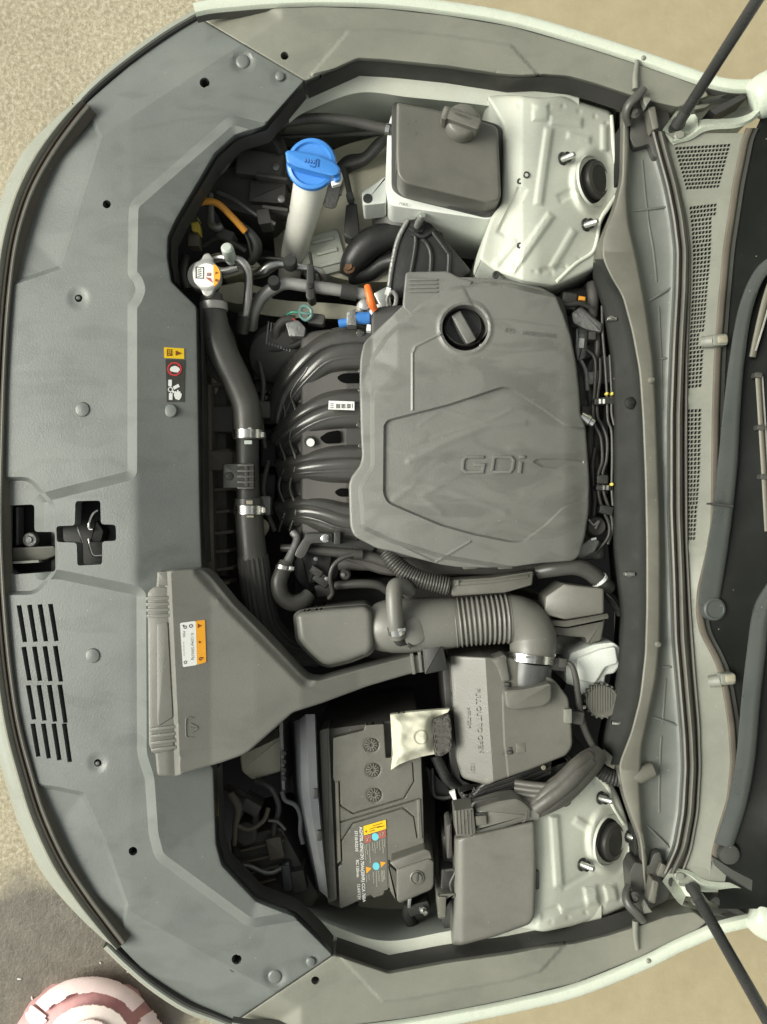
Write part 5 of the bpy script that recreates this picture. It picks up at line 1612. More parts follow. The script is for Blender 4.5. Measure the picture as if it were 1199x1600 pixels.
prism('connector', fillet(rect(448, 1372, 14, 40, -6), 3), -104, -160, 'bluewall', lh2, 2)
prism('connector', fillet(rect(466, 1378, 24, 34, -10), 3), -110, -160, 'dark', lh2, 2)
lathe('bulb_cover', (385, 1300, -128), (0, 0, 1), [(20, 0), (20, 10), (15, 14), (0.01, 14)], 'dark', lh2, seg=20)
hn = thing('lamp_harness', 'dusty wiring lead with pale tape in the dark lower corner', 'wiring', 370, 1290, -160)
tube('lead', [(360, 1240, -110), (372, 1262, -104), (368, 1290, -100), (366, 1320, -104)], [7, 7, 5, 4], 'brown', hn, n=6, seg=10)
tube('lead', [(370, 1290, -102), (390, 1296, -104), (412, 1282, -110), (420, 1262, -116)], 4, 'brown', hn, n=6, seg=8)
tube('lead', [(420, 1282, -112), (434, 1284, -110), (446, 1296, -114)], 2.4, 'casting', hn, n=5, seg=6)
lathe('pale_plug', (356, 1333, -100), (0, 0, 1), [(5, 0), (5, 6), (0.01, 8)], 'tan', hn, seg=8)
prism('yellow_edge', [(340.5, 1250), (343, 1252), (343, 1274), (340.5, 1276)], -30, -60, 'yellow', hn, 0.5)
bk = thing('headlamp_bracket', 'pale dusty steel bracket showing under the air duct', 'bracket', 405, 1195, -200)
prism('plate', fillet([(375, 1180), (440, 1150), (440, 1205), (395, 1218), (378, 1205)], 5), -140, -220, 'innerdull', bk, 3)
prism('post', fillet([(436, 1120), (442, 1120), (446, 1240), (440, 1246)], 1), -110, -220, 'casting', bk, 1)
tube('wire_rail', [(441, 1236, -108), (446, 1250, -106), (462, 1258, -106), (470, 1275, -108), (470, 1300, -110), (474, 1318, -110)], 4, 'bluewall', bk, n=6, seg=8)
for k in range(4):
    lathe('stud', (444, 1176 + 13 * k, -110), (0, 0, 1), [(4.5, 0), (4.5, 5), (0.01, 6)], 'black', bk, seg=8)

# alternator and its plug
al = thing('alternator', 'grey finned alternator with a wiring plug in front of the manifold', 'alternator', 440, 540, -250)
lathe('body', (440, 545, -200), (0, -0.4, 1), [(52, 0), (52, 60), (46, 76), (30, 84), (0.01, 84)], 'dark', al, seg=28)
for k in range(9):
    prism('fin', rect(418 + k * 4.6, 520 + 1.5 * k, 2.4, 36, 6), -112 - k * 0.5, -150, 'casting', al, 0.6)
tube('shroud', [(430, 530, -118), (434, 512, -108), (446, 500, -104), (462, 500, -106)], 7, 'dark', al, n=6, seg=10)
prism('connector', fillet([(446, 504), (466, 500), (478, 512), (476, 526), (452, 526)], 3), -92, -120, 'casting', al, 2)
prism('connector_plug', fillet(rect(494, 498, 26, 16, 8), 3), -100, -124, 'dark', al, 2)
v, f = tube_geo([(470, 480, -92), (478, 478, -90), (486, 484, -90), (486, 494, -92), (478, 500, -94), (470, 494, -94), (469, 486, -92), (471, 480, -92)], 2.6, n=4, seg=8)
obj('teal_clip', v, f, 'teal', al)
tube('teal_bar', [(470, 488, -90), (478, 490, -89), (486, 490, -90)], 2.2, 'teal', al, n=3, seg=6)
tube('green_wire', [(448, 492, -104), (456, 488, -98), (466, 488, -96)], 1.8, 'greenwire', al, n=5, seg=6)
tube('red_wire', [(449, 496, -104), (458, 498, -99), (464, 504, -96)], 1.8, 'redwire', al, n=5, seg=6)
tube('cable', [(400, 552, -130), (430, 546, -122), (460, 540, -120), (480, 528, -118)], 6, 'black', al, n=6, seg=10)
for (x, y, w, h, z, a) in ((418, 600, 40, 30, -160, 10), (424, 640, 30, 46, -170, 0), (420, 700, 24, 60, -180, 0), (418, 760, 26, 40, -170, 4), (420, 580, 50, 24, -150, -6)):
    prism('bracket', fillet(rect(x, y, w, h, a), 4), z, z - 120, 'black', al, 3)
for (x, y) in ((417, 577), (417, 622), (414, 612)):
    lathe('bolt', (x, y, -150), (0, 0, 1), [(4, 0), (4, 4), (0.01, 5)], 'tan', al, seg=6)

# dipstick and the blue plugs above the manifold
ds = thing('dipstick', 'bright orange dipstick handle beside the engine cover', 'dipstick', 582, 475, -90)
v, f = tube_geo([(574, 446, -40), (577, 458, -36), (581, 474, -38), (586, 484, -46)], [5, 6, 6.4, 5], n=7, seg=12, flat=0.7)
obj('handle', v, f, 'orange', ds, angle=50)
tube('tube', [(586, 486, -52), (590, 500, -80), (596, 520, -110)], 5, 'alupaint', ds, n=4, seg=10)
sn = thing('sensor_cluster', 'blue and white sensor plugs between dipstick and manifold', 'sensor', 570, 495, -120)
prism('white_bracket', fillet([(586, 476), (598, 474), (599, 492), (582, 493), (577, 486)], 2), -58, -100, 'st_white', sn, 1.5)
tube('blue_plug', [(556, 497, -72), (578, 497, -72)], 9.5, 'bluecon', sn, n=4, seg=14)
tube('blue_plug', [(530, 506, -82), (545, 503, -80)], 7, 'bluecon', sn, n=4, seg=12)
prism('grey_plate', fillet([(542, 488), (556, 482), (557, 508), (542, 508)], 1.5), -62, -90, 'casting', sn, 1)
lathe('valve', (570, 482, -96), (0, 0, 1), [(13, 0), (13, 12), (9, 16), (9, 26), (6, 28), (0.01, 28)], 'alupaint', sn, seg=18)
prism('white_tag', rect(578, 512, 10, 10, 6), -62, -80, 'st_white', sn, 0.6)
tube('elbow', [(580, 498, -72), (592, 504, -74), (598, 512, -84)], 6.5, 'casting', sn, n=5, seg=12)
prism('pale_plate', fillet([(584, 458), (608, 446), (612, 478), (596, 482)], 2), -86, -110, 'zinc', sn, 1.5)
lk = thing('lifting_eye', 'grey steel lifting eye at the corner of the engine cover', 'bracket', 612, 470, -90)
v, f = tube_geo([(606, 480, -60), (605, 466, -56), (612, 456, -54), (619, 462, -54), (618, 476, -58), (610, 484, -60)], 3.4, n=5, seg=8)
obj('ring', v, f, 'casting', lk)
prism('stem', fillet(rect(607, 488, 9, 20, 10), 2), -62, -100, 'casting', lk, 1)
sticker('white_tag', rect(606, 455, 7, 12, 20), -52, 'st_white', lk, 0.6)

sp_ = thing('radiator_support', 'pale dusty steel support seen below the bent aluminium pipe', 'support', 385, 455, -220)
prism('plate', fillet([(340, 448), (376, 440), (420, 452), (424, 470), (372, 476), (340, 468)], 5), -150, -220, 'innerdull', sp_, 3)
prism('flange', fillet([(344, 420), (400, 408), (410, 418), (350, 436)], 3), -170, -220, 'innerdull', sp_, 2)
lathe('bolt', (398, 462, -150), (0, 0, 1), [(5, 0), (5, 4), (0.01, 5)], 'iron', sp_, seg=6)
# ================================================================== LINES ALONG THE FIREWALL
for i, (pts, r, lb) in enumerate((
        ([(898, 538, -84), (918, 548, -80), (930, 562, -78), (930, 600, -78), (927, 640, -78), (929, 662, -78), (938, 680, -78), (941, 700, -78), (941, 722, -78), (935, 742, -78), (936, 775, -78), (944, 800, -80), (952, 820, -82), (950, 840, -84), (932, 862, -92)], 2.8, 'thin steel line that starts under the engine cover edge and follows it'),
        ([(938, 560, -82), (938, 590, -80), (934, 620, -80), (934, 650, -80), (943, 668, -80), (949, 688, -80), (948, 718, -80), (942, 740, -80), (944, 770, -80), (954, 800, -82), (957, 825, -84), (950, 850, -90)], 2.8, 'second thin steel line along the firewall'),
        ([(941, 478, -76), (942, 520, -74), (946, 570, -72), (949, 620, -72), (950, 655, -72), (956, 675, -72), (957, 720, -72), (956, 760, -72), (958, 790, -74)], 2.4, 'third thin steel line, starting high near the strut tower'),
        ([(953, 555, -70), (955, 590, -68), (956, 615, -68), (956, 645, -68), (960, 664, -68)], 2.2, 'short thin steel line lying against the firewall cover'))):
    t = thing('brake_line', lb, 'pipe', *pts[len(pts) // 2], 'thin lines along the firewall')
    tube('line', pts, r, 'rubber', t, n=6, seg=8)
lc = thing('line_clip', 'black clip with bright pins on the thin lines, upper', 'clip', 945, 626, -90, 'line clips')
prism('body', fillet(rect(946, 626, 34, 11, -6), 3), -64, -90, 'black', lc, 2)
for (x, y) in ((947, 616), (955, 616)):
    lathe('pin', (x, y, -66), (0, 0, 1), [(2.6, 0), (2.6, 8), (0.01, 10)], 'yellow', lc, seg=8)
for x in (938, 944):
    prism('window', rect(x, 627, 3.5, 7), -62.5, -66, 'st_white', lc, 0.4)
lc2 = thing('line_clip', 'black clip with bright pins on the thin lines, lower', 'clip', 945, 755, -90, 'line clips')
prism('body', fillet(rect(942, 749, 18, 14, 0), 3), -66, -90, 'black', lc2, 2)
prism('body', fillet(rect(944, 762, 24, 9, 0), 3), -66, -90, 'black', lc2, 2)
for x in (944, 950):
    prism('window', rect(x, 762, 3.5, 7), -64.5, -68, 'zinc', lc2, 0.4)
lathe('pin', (955, 757, -66), (0, 0, 1), [(2.6, 0), (2.6, 8), (0.01, 10)], 'yellow', lc2, seg=8)
lc3 = thing('line_clip', 'black clip on the thin lines near the relay box', 'clip', 948, 797, -90, 'line clips')
prism('body', fillet(rect(948, 797, 22, 13, 12), 3), -68, -92, 'black', lc3, 2)
pm = thing('fuel_pump', 'grey cast fuel pump with a white tag behind the engine cover', 'fuel pump', 910, 500, -200)
prism('casting', fillet([(893, 488), (908, 478), (930, 498), (942, 506), (940, 520), (915, 515), (895, 505)], 4), -66, -160, 'casting', pm, 4)
prism('neck', fillet([(900, 510), (920, 515), (916, 560), (902, 566), (898, 545)], 5), -76, -160, 'casting', pm, 5)
prism('tag', rect(909, 536, 8, 15, 6), -72, -80, 'st_white', pm, 0.6)
prism('plug', fillet(rect(926, 524, 12, 14, 0), 3), -72, -120, 'dark', pm, 2)
lathe('body', (922, 590, -170), (0, 0, 1), [(30, 0), (30, 60), (24, 76), (0.01, 78)], 'dark', pm, seg=20)
tube('fuel_line', [(872, 474, -60), (890, 476, -58), (905, 474, -58), (922, 480, -62)], 3.6, 'black', pm, n=5, seg=8)
prism('brass_tag', rect(910, 466, 10, 6, 8), -54, -60, 'amber', pm, 0.6)
prism('black_cap', fillet(rect(890, 470, 24, 26, 10), 4), -62, -120, 'black', pm, 3)
for (x, y, r, z) in ((925, 468, 9, -80), (908, 600, 12, -100), (918, 640, 12, -110), (930, 690, 9, -110), (925, 770, 9, -110), (930, 725, 6, -100)):
    tube('hose', [(x, y - 24, z - 10), (x + 2, y, z), (x, y + 26, z - 8)], r, 'dark', pm, n=5, seg=12)
rv = thing('purge_valve', 'grey valve with bright fitting at the lower rear corner of the engine cover', 'valve', 920, 850, -160)
prism('body', fillet([(895, 860), (925, 840), (938, 845), (930, 862), (905, 876)], 4), -72, -140, 'casting', rv, 3)
lathe('cup', (926, 822, -110), (0, 0, 1), [(18, 0), (18, 22), (14, 28), (0.01, 28)], 'dark', rv, seg=20)
tube('bright_pin', [(924, 843, -68), (932, 841, -66)], 3, 'clamp', rv, n=3, seg=8)
tube('wire', [(920, 812, -74), (928, 820, -70), (936, 814, -72), (930, 826, -74)], 1.8, 'alupaint', rv, n=5, seg=6)
hh = thing('heater_hose', 'black hose bending from the engine to the relay box with a white ring', 'hose', 900, 890, -160)
tube('hose', [(840, 893, -70), (868, 888, -58), (898, 886, -54), (920, 893, -58), (938, 908, -66), (952, 918, -80)], [12, 13, 13, 13, 13, 11], 'rubber', hh, n=8, seg=18)
tube('ring', [(935, 904, -64), (938, 908, -65)], 14, 'st_white', hh, n=2, seg=18)
tube('cable', [(948, 925, -90), (960, 940, -96), (970, 958, -104)], 8, 'black', hh, n=5, seg=12)
tube('silver_wire', [(946, 926, -80), (958, 938, -84), (970, 956, -90)], 1.8, 'clamp', hh, n=5, seg=6)

# rail and corrugated loom along the lower engine edge
cl_ = thing('cable_conduit', 'corrugated black wiring conduit at the lower edge of the engine cover', 'conduit', 650, 895, -140)
tube('conduit', [(606, 862, -62), (616, 878, -56), (634, 894, -52), (660, 906, -50), (702, 916, -50)], 14, 'rubber', cl_, n=12, seg=18, rip=(4.6, 2.2))
cr = thing('cable_rail', 'grey plastic cable rail below the engine cover', 'cable rail', 770, 905, -100)
prism('channel', fillet([(704, 906), (770, 902), (834, 892), (832, 914), (790, 926), (706, 932)], 4), -44, -90, 'box', cr, 3)
prism('lid', fillet([(712, 910), (770, 906), (826, 898), (826, 902), (770, 911), (712, 916)], 1), -41.5, -50, 'box', cr, 1)
prism('latch', fillet(rect(716, 911, 4, 8), 1), -40, -50, 'lipgrey', cr, 0.8)
for x in (735, 790):
    prism('bump', fillet(rect(x, 886, 22, 6, -3), 2), -42, -70, 'lipgrey', cr, 1)

# throttle body and hoses between manifold and resonator
tb = thing('throttle_body', 'black throttle body with plugs and wires below the manifold', 'throttle body', 500, 880, -240)
lathe('housing', (498, 885, -170), (0, 0, 1), [(44, 0), (44, 34), (38, 46), (20, 50), (0.01, 50)], 'black', tb, seg=24)
prism('motor', fillet([(470, 862), (500, 852), (520, 870), (512, 905), (482, 915)], 6), -104, -180, 'black', tb, 5)
prism('plug', fillet(rect(503, 905, 26, 18, 35), 3), -92, -130, 'black', tb, 2)
prism('plug', fillet(rect(494, 893, 20, 12, 35), 2), -88, -130, 'dark', tb, 2)
prism('plug', fillet(rect(508, 922, 30, 20, -10), 3), -96, -130, 'black', tb, 2)
prism('manifold_foot', fillet([(478, 832), (560, 832), (590, 852), (580, 866), (500, 858), (470, 850)], 4), -86, -160, 'black', tb, 3)
for (x, y) in ((494, 873), (537, 898), (511, 904)):
    lathe('bolt', (x, y, -92), (0, 0, 1), [(3.5, 0), (3.5, 5), (0.01, 6)], 'casting', tb, seg=8)
lathe('solenoid', (541, 896, -120), (0, 0, 1), [(9, 0), (9, 26), (6, 29), (0.01, 29)], 'dark', tb, seg=14)
tube('wire', [(556, 866, -76), (535, 872, -72), (520, 886, -72), (516, 905, -76), (520, 925, -86), (514, 935, -92)], 3.6, 'rubber', tb, n=7, seg=10)
tube('tape', [(553, 866, -76), (566, 866, -78)], 8, 'rubber', tb, n=3, seg=12)
tube('hose', [(440, 856, -96), (470, 857, -90), (520, 862, -88), (570, 868, -88), (610, 880, -86)], [6, 7, 8, 9, 9], 'rubber', tb, n=7, seg=12)
tube('hose', [(524, 915, -104), (560, 912, -98), (590, 914, -98), (608, 924, -102)], 7, 'rubber', tb, n=6, seg=12)
tube('thick_hose', [(530, 880, -116), (580, 880, -110), (620, 886, -106)], 12, 'dark', tb, n=5, seg=14)
bh = thing('bypass_hose', 'short black coolant hose curving in a U with a bright clamp', 'hose', 440, 910, -160)
tube('hose', [(448, 880, -70), (441, 895, -64), (436, 912, -62), (441, 932, -64), (456, 942, -68), (474, 938, -74), (484, 928, -80)], [12, 12.5, 13, 13, 13, 12.5, 11], 'rubber', bh, n=8, seg=18)
tube('clamp', [(445, 885, -67), (443.5, 891, -66)], 14.5, 'clamp', bh, n=3, seg=20)
prism('clamp_ear', rect(456, 888, 8, 6, 10), -54, -70, 'clamp', bh, 1)
tube('pipe', [(458, 832, -92), (464, 840, -86), (462, 850, -80), (455, 866, -74), (449, 880, -70)], [6, 6, 6, 6.5, 8], 'casting', bh, n=6, seg=12)
fb = thing('flat_bracket', 'black folded bracket held by a bright bolt under the manifold', 'bracket', 490, 845, -110)
prism('strap', fillet([(482, 834), (520, 834), (520, 848), (486, 849), (478, 868), (470, 874), (460, 868), (464, 858), (474, 842)], 4), -66, -84, 'rubber', fb, 1.5)
lathe('bolt', (508.5, 841, -66), (0, 0, 1), [(7, 0), (7, 2.5), (4.4, 4), (4.4, 8), (0.01, 8.5)], 'clamp', fb, seg=14)
prism('ear', fillet(rect(527, 841, 10, 20), 2), -58, -84, 'black', fb, 1)

# ================================================================== RESONATOR, INTAKE HOSE
rs = thing('resonator_box', 'smooth taupe resonator box with rounded corners in front of the intake hose', 'resonator', 520, 995, -160)
RB = fillet([(462, 962, 8), (470, 956), (520, 951), (572, 947, 8), (582, 956), (584, 1010, 8), (578, 1020), (548, 1032), (516, 1040, 8), (503, 1037), (482, 1018), (466, 1000)], 7)
field('box', RB, lambda X, Y: -28 - 0.05 * (X - 520) * 0 + 0 * X, 'duct', rs, step=4, edge=10, skirt=100)
prism('seam_flange', offset(RB, -4), -64, -76, 'duct', rs, 2)
ih = thing('intake_hose', 'wide taupe air intake hose with a corrugated section and elbow', 'intake hose', 720, 980, -160)
tube('body', [(578, 984, -78), (590, 982, -74), (612, 978, -70), (660, 976, -68), (700, 973, -68), (716, 972, -68)], [26, 36, 42, 42.5, 40, 38], 'duct', ih, n=8, seg=32)
tube('bellows', [(708, 973, -68), (750, 969, -66), (796, 966, -66)], 37.5, 'duct', ih, n=14, seg=32, rip=(7.6, 5.0))
tube('elbow', [(788, 966, -66), (806, 967, -66), (824, 978, -66), (832, 996, -66), (833, 1016, -60), (831, 1036, -56)], [37, 37, 37, 37, 36, 35], 'duct', ih, n=9, seg=32)
lathe('dome', (645, 985, -34), (0, 0, 1), [(24, 0), (22, 8), (14, 12), (0.01, 13)], 'duct', ih, seg=28)
cm = tube('clamp', [(830, 1021, -58), (829, 1033, -57)], 38.5, 'clamp', ih, n=3, seg=36)
lathe('clamp_screw', (861, 1024, -40), (0.3, 0.2, 1), [(7.5, -6), (7.5, 3), (5, 5), (0.01, 5)], 'clamp', cm, seg=10)
prism('clamp_slot', rect(829, 1027, 16, 3), -17.5, -24, 'casting', cm, 0.4)
tube('outlet', [(829, 1032, -57), (826, 1056, -58), (825, 1084, -60)], [35, 34.5, 34], 'outlet', ih, n=5, seg=32)
br = thing('breather_hose', 'short grey breather hose standing up from the intake hose with a bright clip', 'hose', 620, 950, -60)
tube('hose', [(640, 924, -52), (630, 916, -36), (618, 917, -22), (616, 932, -14), (617, 955, -12), (619, 978, -14), (622, 994, -24)], [12, 12.5, 13, 13, 13, 12.5, 12], 'duct', br, n=8, seg=20)
tube('clip', [(619, 981, -15), (620, 988, -18)], 14, 'clamp', br, n=3, seg=20)
prism('clip_ear', rect(628, 984, 12, 5, -8), 0, -14, 'clamp', br, 0.8)
tube('barb', [(621, 992, -22), (625, 1002, -28), (634, 1000, -34)], [9, 8, 7], 'black', br, n=5, seg=14)
prism('toggle', rect(640, 1009, 9, 6, 40), -24, -34, 'black', br, 1)

# ================================================================== AIR DUCT ACROSS THE FRONT
def du_z(X, Y):
    z = np.interp(X, [240, 262, 330, 400, 470, 560, 640, 700], [44, 44, 26, 18, 6, -26, -46, -56])
    z = z - 16 * np.clip((5 - (X - np.interp(Y, [893, 1213], [262, 277]))) / 8, 0, 1)
    edge_d = seg_d(X, Y, [(318, 890), (366, 944), (478, 1058)])
    z = z - 8 * sm(16, 6, edge_d)
    z = z + 0.8 * np.sin(X / 37) * np.sin(Y / 53)
    return z
AD = thing('air_duct', 'large taupe plastic air duct sweeping from the front trim to the air box', 'air duct', 380, 1050, -60)
DU = fillet([(247, 893, 6), (300, 889), (318, 890, 6), (330, 900), (366, 944), (410, 988), (470, 1052, 10), (482, 1062, 8), (500, 1063), (560, 1046), (640, 1025), (688, 1017), (690, 1046), (640, 1053), (575, 1072), (505, 1098), (458, 1113),
             (430, 1138), (385, 1178, 12), (345, 1192), (300, 1205), (275, 1213), (246, 1212), (240, 1150), (240, 950)], 5)
field('duct', DU, du_z, 'duct', AD, step=4.5, edge=4, skirt=44, lines=[([(258.5, 896), (273.5, 1210)], False), ([(267.5, 896), (282.5, 1210)], False)])
dz = lambda x, y: du_z(np.asarray(x, float), np.asarray(y, float))
for (ya, yb, x0, x1) in ((935, 962, 228, 270), (1138, 1170, 236, 276)):
    for k in range(4):
        y = ya + (yb - ya) * k / 3
        prism('grip_rib', rect((x0 + x1) / 2 - 1 + k * 0.4, y, 40, 5, -2 if ya < 1000 else -8), 34, 10, 'duct', AD, 1.2)
prism('front_lip', fillet([(231, 925), (242, 916), (262, 918), (265, 930), (273, 1140), (272, 1172), (240, 1178), (233, 1165)], 5), 30, -10, 'duct', AD, 2)
prism('lip_panel', fillet([(246, 975), (262, 972), (270, 1120), (247, 1135), (246, 1120)], 3), 32, 8, 'duct', AD, 0.8)
prism('seam_ring', [(641, 1022), (646, 1021), (650, 1053), (645, 1054)], -43, -70, 'duct', AD, 1)
prism('seam_ring', [(653, 1019), (658, 1018), (661, 1050), (656, 1051)], -45, -70, 'duct', AD, 1)
prism('coupling', fillet([(660, 1012), (692, 1005), (700, 1046), (664, 1054)], 3), -40, -90, 'black', AD, 3)
prism('tab', fillet(rect(256, 904, 20, 22), 3), 32, 5, 'duct', AD, 1.5)
lab = lambda x, y: dz(x, y) + 0.5
SK = [(281.5, 972.5), (320.5, 968.5), (322.8, 1036.5), (284.5, 1042)]
sticker('refrigerant_label', fillet([(281.5, 973.5), (306, 970.2), (308, 1039), (286, 1042.5)], 2.5), lab, 'st_white', AD, 0.4)
sticker('orange_label', fillet([(306, 970.2), (320.5, 968.6), (322.5, 1034.5), (308, 1039)], 2.0), lab, 'st_orange', AD, 0.4)
lab2 = lambda x, y: dz(x, y) + 1.1
text('label_text', 'R-1234yf 550±25g', 4.2, 301, 1010, lab2, 'st_ink', AD, rot=-88, sx=0.95)
text('label_text', 'PAG', 3.6, 287.6, 991, lab2, 'st_ink', AD, rot=-88)
text('label_text', 'SAE J639 J2842 J2845', 1.8, 287.4, 1014, lab2, 'st_grey', AD, rot=-88)
mb = MB()
for cx, cy, r in ((298.5, 978, 3), (289.5, 980, 2.6), (289.8, 1035, 2.6)):
    o, i = circ(cx, cy, r, 12), circ(cx, cy, r * 0.6, 12)
    V = [P(x, y, float(lab2(x, y)) + 0.2) for x, y in o + i]
    mb.add(V, [[k, k + 12, (k + 1) % 12 + 12, (k + 1) % 12] for k in range(12)])
mb.add(*sticker_geo([(284.8, 977), (288, 976), (287.5, 980)], lab2, 0.2))
mb.build('label_symbol', 'st_ink', AD, smooth=False)
mb = MB()
mb.add(*sticker_geo([(309, 974.5), (309, 981.5), (315.5, 977.5)], lab2, 0.2))
mb.add(*sticker_geo([(311, 1001.5), (314.5, 1003), (312.5, 1005), (310.5, 1004)], lab2, 0.2))
mb.add(*tube_geo([(318, 1028, 30.5), (313, 1027.5, 31.8), (311.5, 1030, 32.2), (314, 1031.5, 31.6), (315.5, 1028.5, 31.2)], 0.8, n=3, seg=5))
mb.build('hazard_symbol', 'st_brown', AD)
# raised arrow mark on the duct
mb = MB()
for pts in ([(302, 1121), (294, 1121), (291, 1125), (291, 1148), (294, 1152), (302, 1152)], [(298, 1130), (309, 1137), (300, 1144)], [(298, 1137), (308, 1137)]):
    mb.add(*tube_geo([(x, y, float(dz(x, y)) + 0.2) for x, y in pts], 1.0, n=3, seg=6))
mb.build('raised_mark', 'duct', AD)

# ================================================================== AIR BOX
ab = thing('air_box', 'taupe air filter box marked PULL OUT TO OPEN', 'air box', 800, 1120, -260)
AB = fillet([(703, 1024, 5), (760, 1027), (800, 1028), (866, 1062, 6), (888, 1090, 6), (893, 1130), (895, 1166, 10), (885, 1180), (830, 1202), (772, 1222), (762, 1227, 5), (722, 1216, 8), (714, 1190), (708, 1100)], 5)
AB_PAN = fillet([(785, 1083), (905, 1060), (905, 1195), (795, 1230), (791, 1182), (788, 1165), (786, 1120)], 3)
def ab_z(X, Y):
    xl = np.interp(Y, [1020, 1120, 1230], [758, 764, 772])
    z = -30 - 34 * np.clip((xl - X) / 52, 0, 1)
    d = sdf(X, Y, AB_PAN)
    z = z + 3.2 * np.clip((d + 1) / 3, 0, 1)
    z = z - 1.6 * sm(4, 0, np.abs(Y - np.interp(X, [770, 830], [1180, 1172]))) * sm(830, 815, X) * sm(785, 790, X)
    return z
field('lid', AB, ab_z, 'box', ab, step=3.5, edge=3, skirt=150, lines=[([(758, 1020), (764, 1120), (772, 1232)], False)] + ringset(AB_PAN, (-1, 2)), angle=25)
abz = lambda x, y: ab_z(np.asarray(x, float), np.asarray(y, float))
prism('collar', fillet([(787, 1078, 8), (820, 1076), (862, 1066, 6), (863, 1094, 8), (850, 1104), (806, 1110, 8), (792, 1106)], 5), -8, -60, 'box', ab, 4)
text('raised_text', 'PULL OUT TO OPEN', 7.6, 748, 1127, lambda x, y: abz(x, y) + 0.3, 'box', ab, rot=-87, extrude=1.5, sx=1.02)
text('raised_text', '>PP-T20<', 5.6, 732, 1122, lambda x, y: abz(x, y) + 0.3, 'box', ab, rot=-87, extrude=1.3)
text('raised_text', '1551', 6.4, 738, 1201, lambda x, y: abz(x, y) + 0.3, 'box', ab, rot=-87, extrude=1.3)
for (x, y) in ((793, 1072), (797, 1173)):
    c = prism('clip', fillet(rect(x, y, 10, 12, 0), 1.5), -27, -34, 'black', ab, 0.8)
    for dy in (-3, 3):
        prism('clip_tooth', rect(x, y + dy, 6, 4), -25, -30, 'dark', c, 0.6)
prism('pocket', fillet(rect(814, 1168, 15, 16, -4), 2), -26.5, -34, 'lipgrey', ab, 0.8)
prism('latch', fillet(rect(888, 1119, 10, 22, 0), 2), -22, -60, 'lipgrey', ab, 2)
prism('side_arm', fillet([(768, 1030), (790, 1022), (798, 1064), (785, 1066), (778, 1046)], 4), -24, -60, 'box', ab, 3)
prism('tray_edge', fillet([(690, 1030), (704, 1026), (722, 1216), (756, 1232), (740, 1240), (705, 1225)], 4), -96, -240, 'black', ab, 3)
sl_ = thing('air_flow_sensor', 'small black air flow sensor plug with a grey wire beside the clamp', 'sensor', 875, 1038, -80)
prism('plug', fillet(rect(872, 1038, 26, 20, 5), 3), -38, -80, 'black', sl_, 2)
prism('tab', rect(880, 1036, 12, 14, 5), -34, -44, 'rubber', sl_, 1)
tube('wire', [(884, 1034, -40), (894, 1040, -38), (900, 1060, -40), (903, 1085, -44), (906, 1110, -48), (914, 1140, -52), (930, 1170, -56), (942, 1186, -58)], [3, 4, 5, 5, 6, 6, 5, 4], 'rubber', sl_, n=8, seg=10)
prism('wire_clip', fillet(rect(902, 1122, 22, 20, 6), 3), -34, -60, 'rubber', sl_, 2)
prism('white_plug', fillet(rect(888, 1119, 12, 22, 0), 2), -20, -40, 'cowlgrille', sl_, 1)

# ================================================================== RELAY BOX AND BRAKE RESERVOIR
rb = thing('relay_box', 'dark taupe stepped box behind the intake elbow', 'relay box', 900, 960, -240)
prism('upper', fillet([(852, 932), (882, 912), (944, 920), (944, 958), (884, 968), (850, 960)], 4), lambda x, y: -40 - 0.45 * np.clip(884 - x, 0, 60), -110, 'box', rb, 3)
prism('rim', fillet([(846, 968), (884, 970), (950, 958), (952, 966), (886, 980), (846, 976)], 2), -62, -80, 'box', rb, 1.5)
prism('lower', fillet([(848, 974), (886, 979), (946, 967), (940, 1000), (918, 1008), (915, 996), (884, 994), (850, 990)], 3), -76, -240, 'box', rb, 3)
bf = thing('brake_reservoir', 'milky brake fluid reservoir with a round ribbed grey cap', 'brake reservoir', 920, 1050, -240)
prism('tank', fillet([(884, 1040, 8), (892, 1020), (930, 1006, 8), (958, 1003), (970, 1012, 6), (970, 1038), (960, 1052), (946, 1054), (944, 1080), (908, 1086), (898, 1072), (884, 1068)], 4), -72, -230, 'tank', bf, 3)
prism('hump', fillet([(900, 1030), (940, 1014), (962, 1010), (966, 1036), (946, 1042), (930, 1068), (905, 1064)], 5), -62, -90, 'tank', bf, 2.5)
cpb = lathe('cap', (937, 1092, -76), (0, 0, 1), [(27, 0), (27, 18), (25.5, 21), (0.01, 21.5)], 'box', bf, seg=40)
mb = MB()
for k in range(20):
    a = 2 * math.pi * k / 20
    mb.add(*lathe_geo((937 + 26 * math.cos(a), 1092 + 26 * math.sin(a), -74), (0, 0, 1), [(2.2, 0), (2.2, 16), (0.01, 17)], 6))
mb.build('cap_ribs', 'box', cpb)
mb = MB()
for k in range(11):
    x = 937 - 20 + 4 * k
    hl = math.sqrt(max(0, 22 ** 2 - (x - 937) ** 2))
    mb.add(*prism_geo(rect(x, 1092, 1.6, 2 * hl), -53.6, -56, 0.4))
mb.build('cap_grain', 'box', cpb)

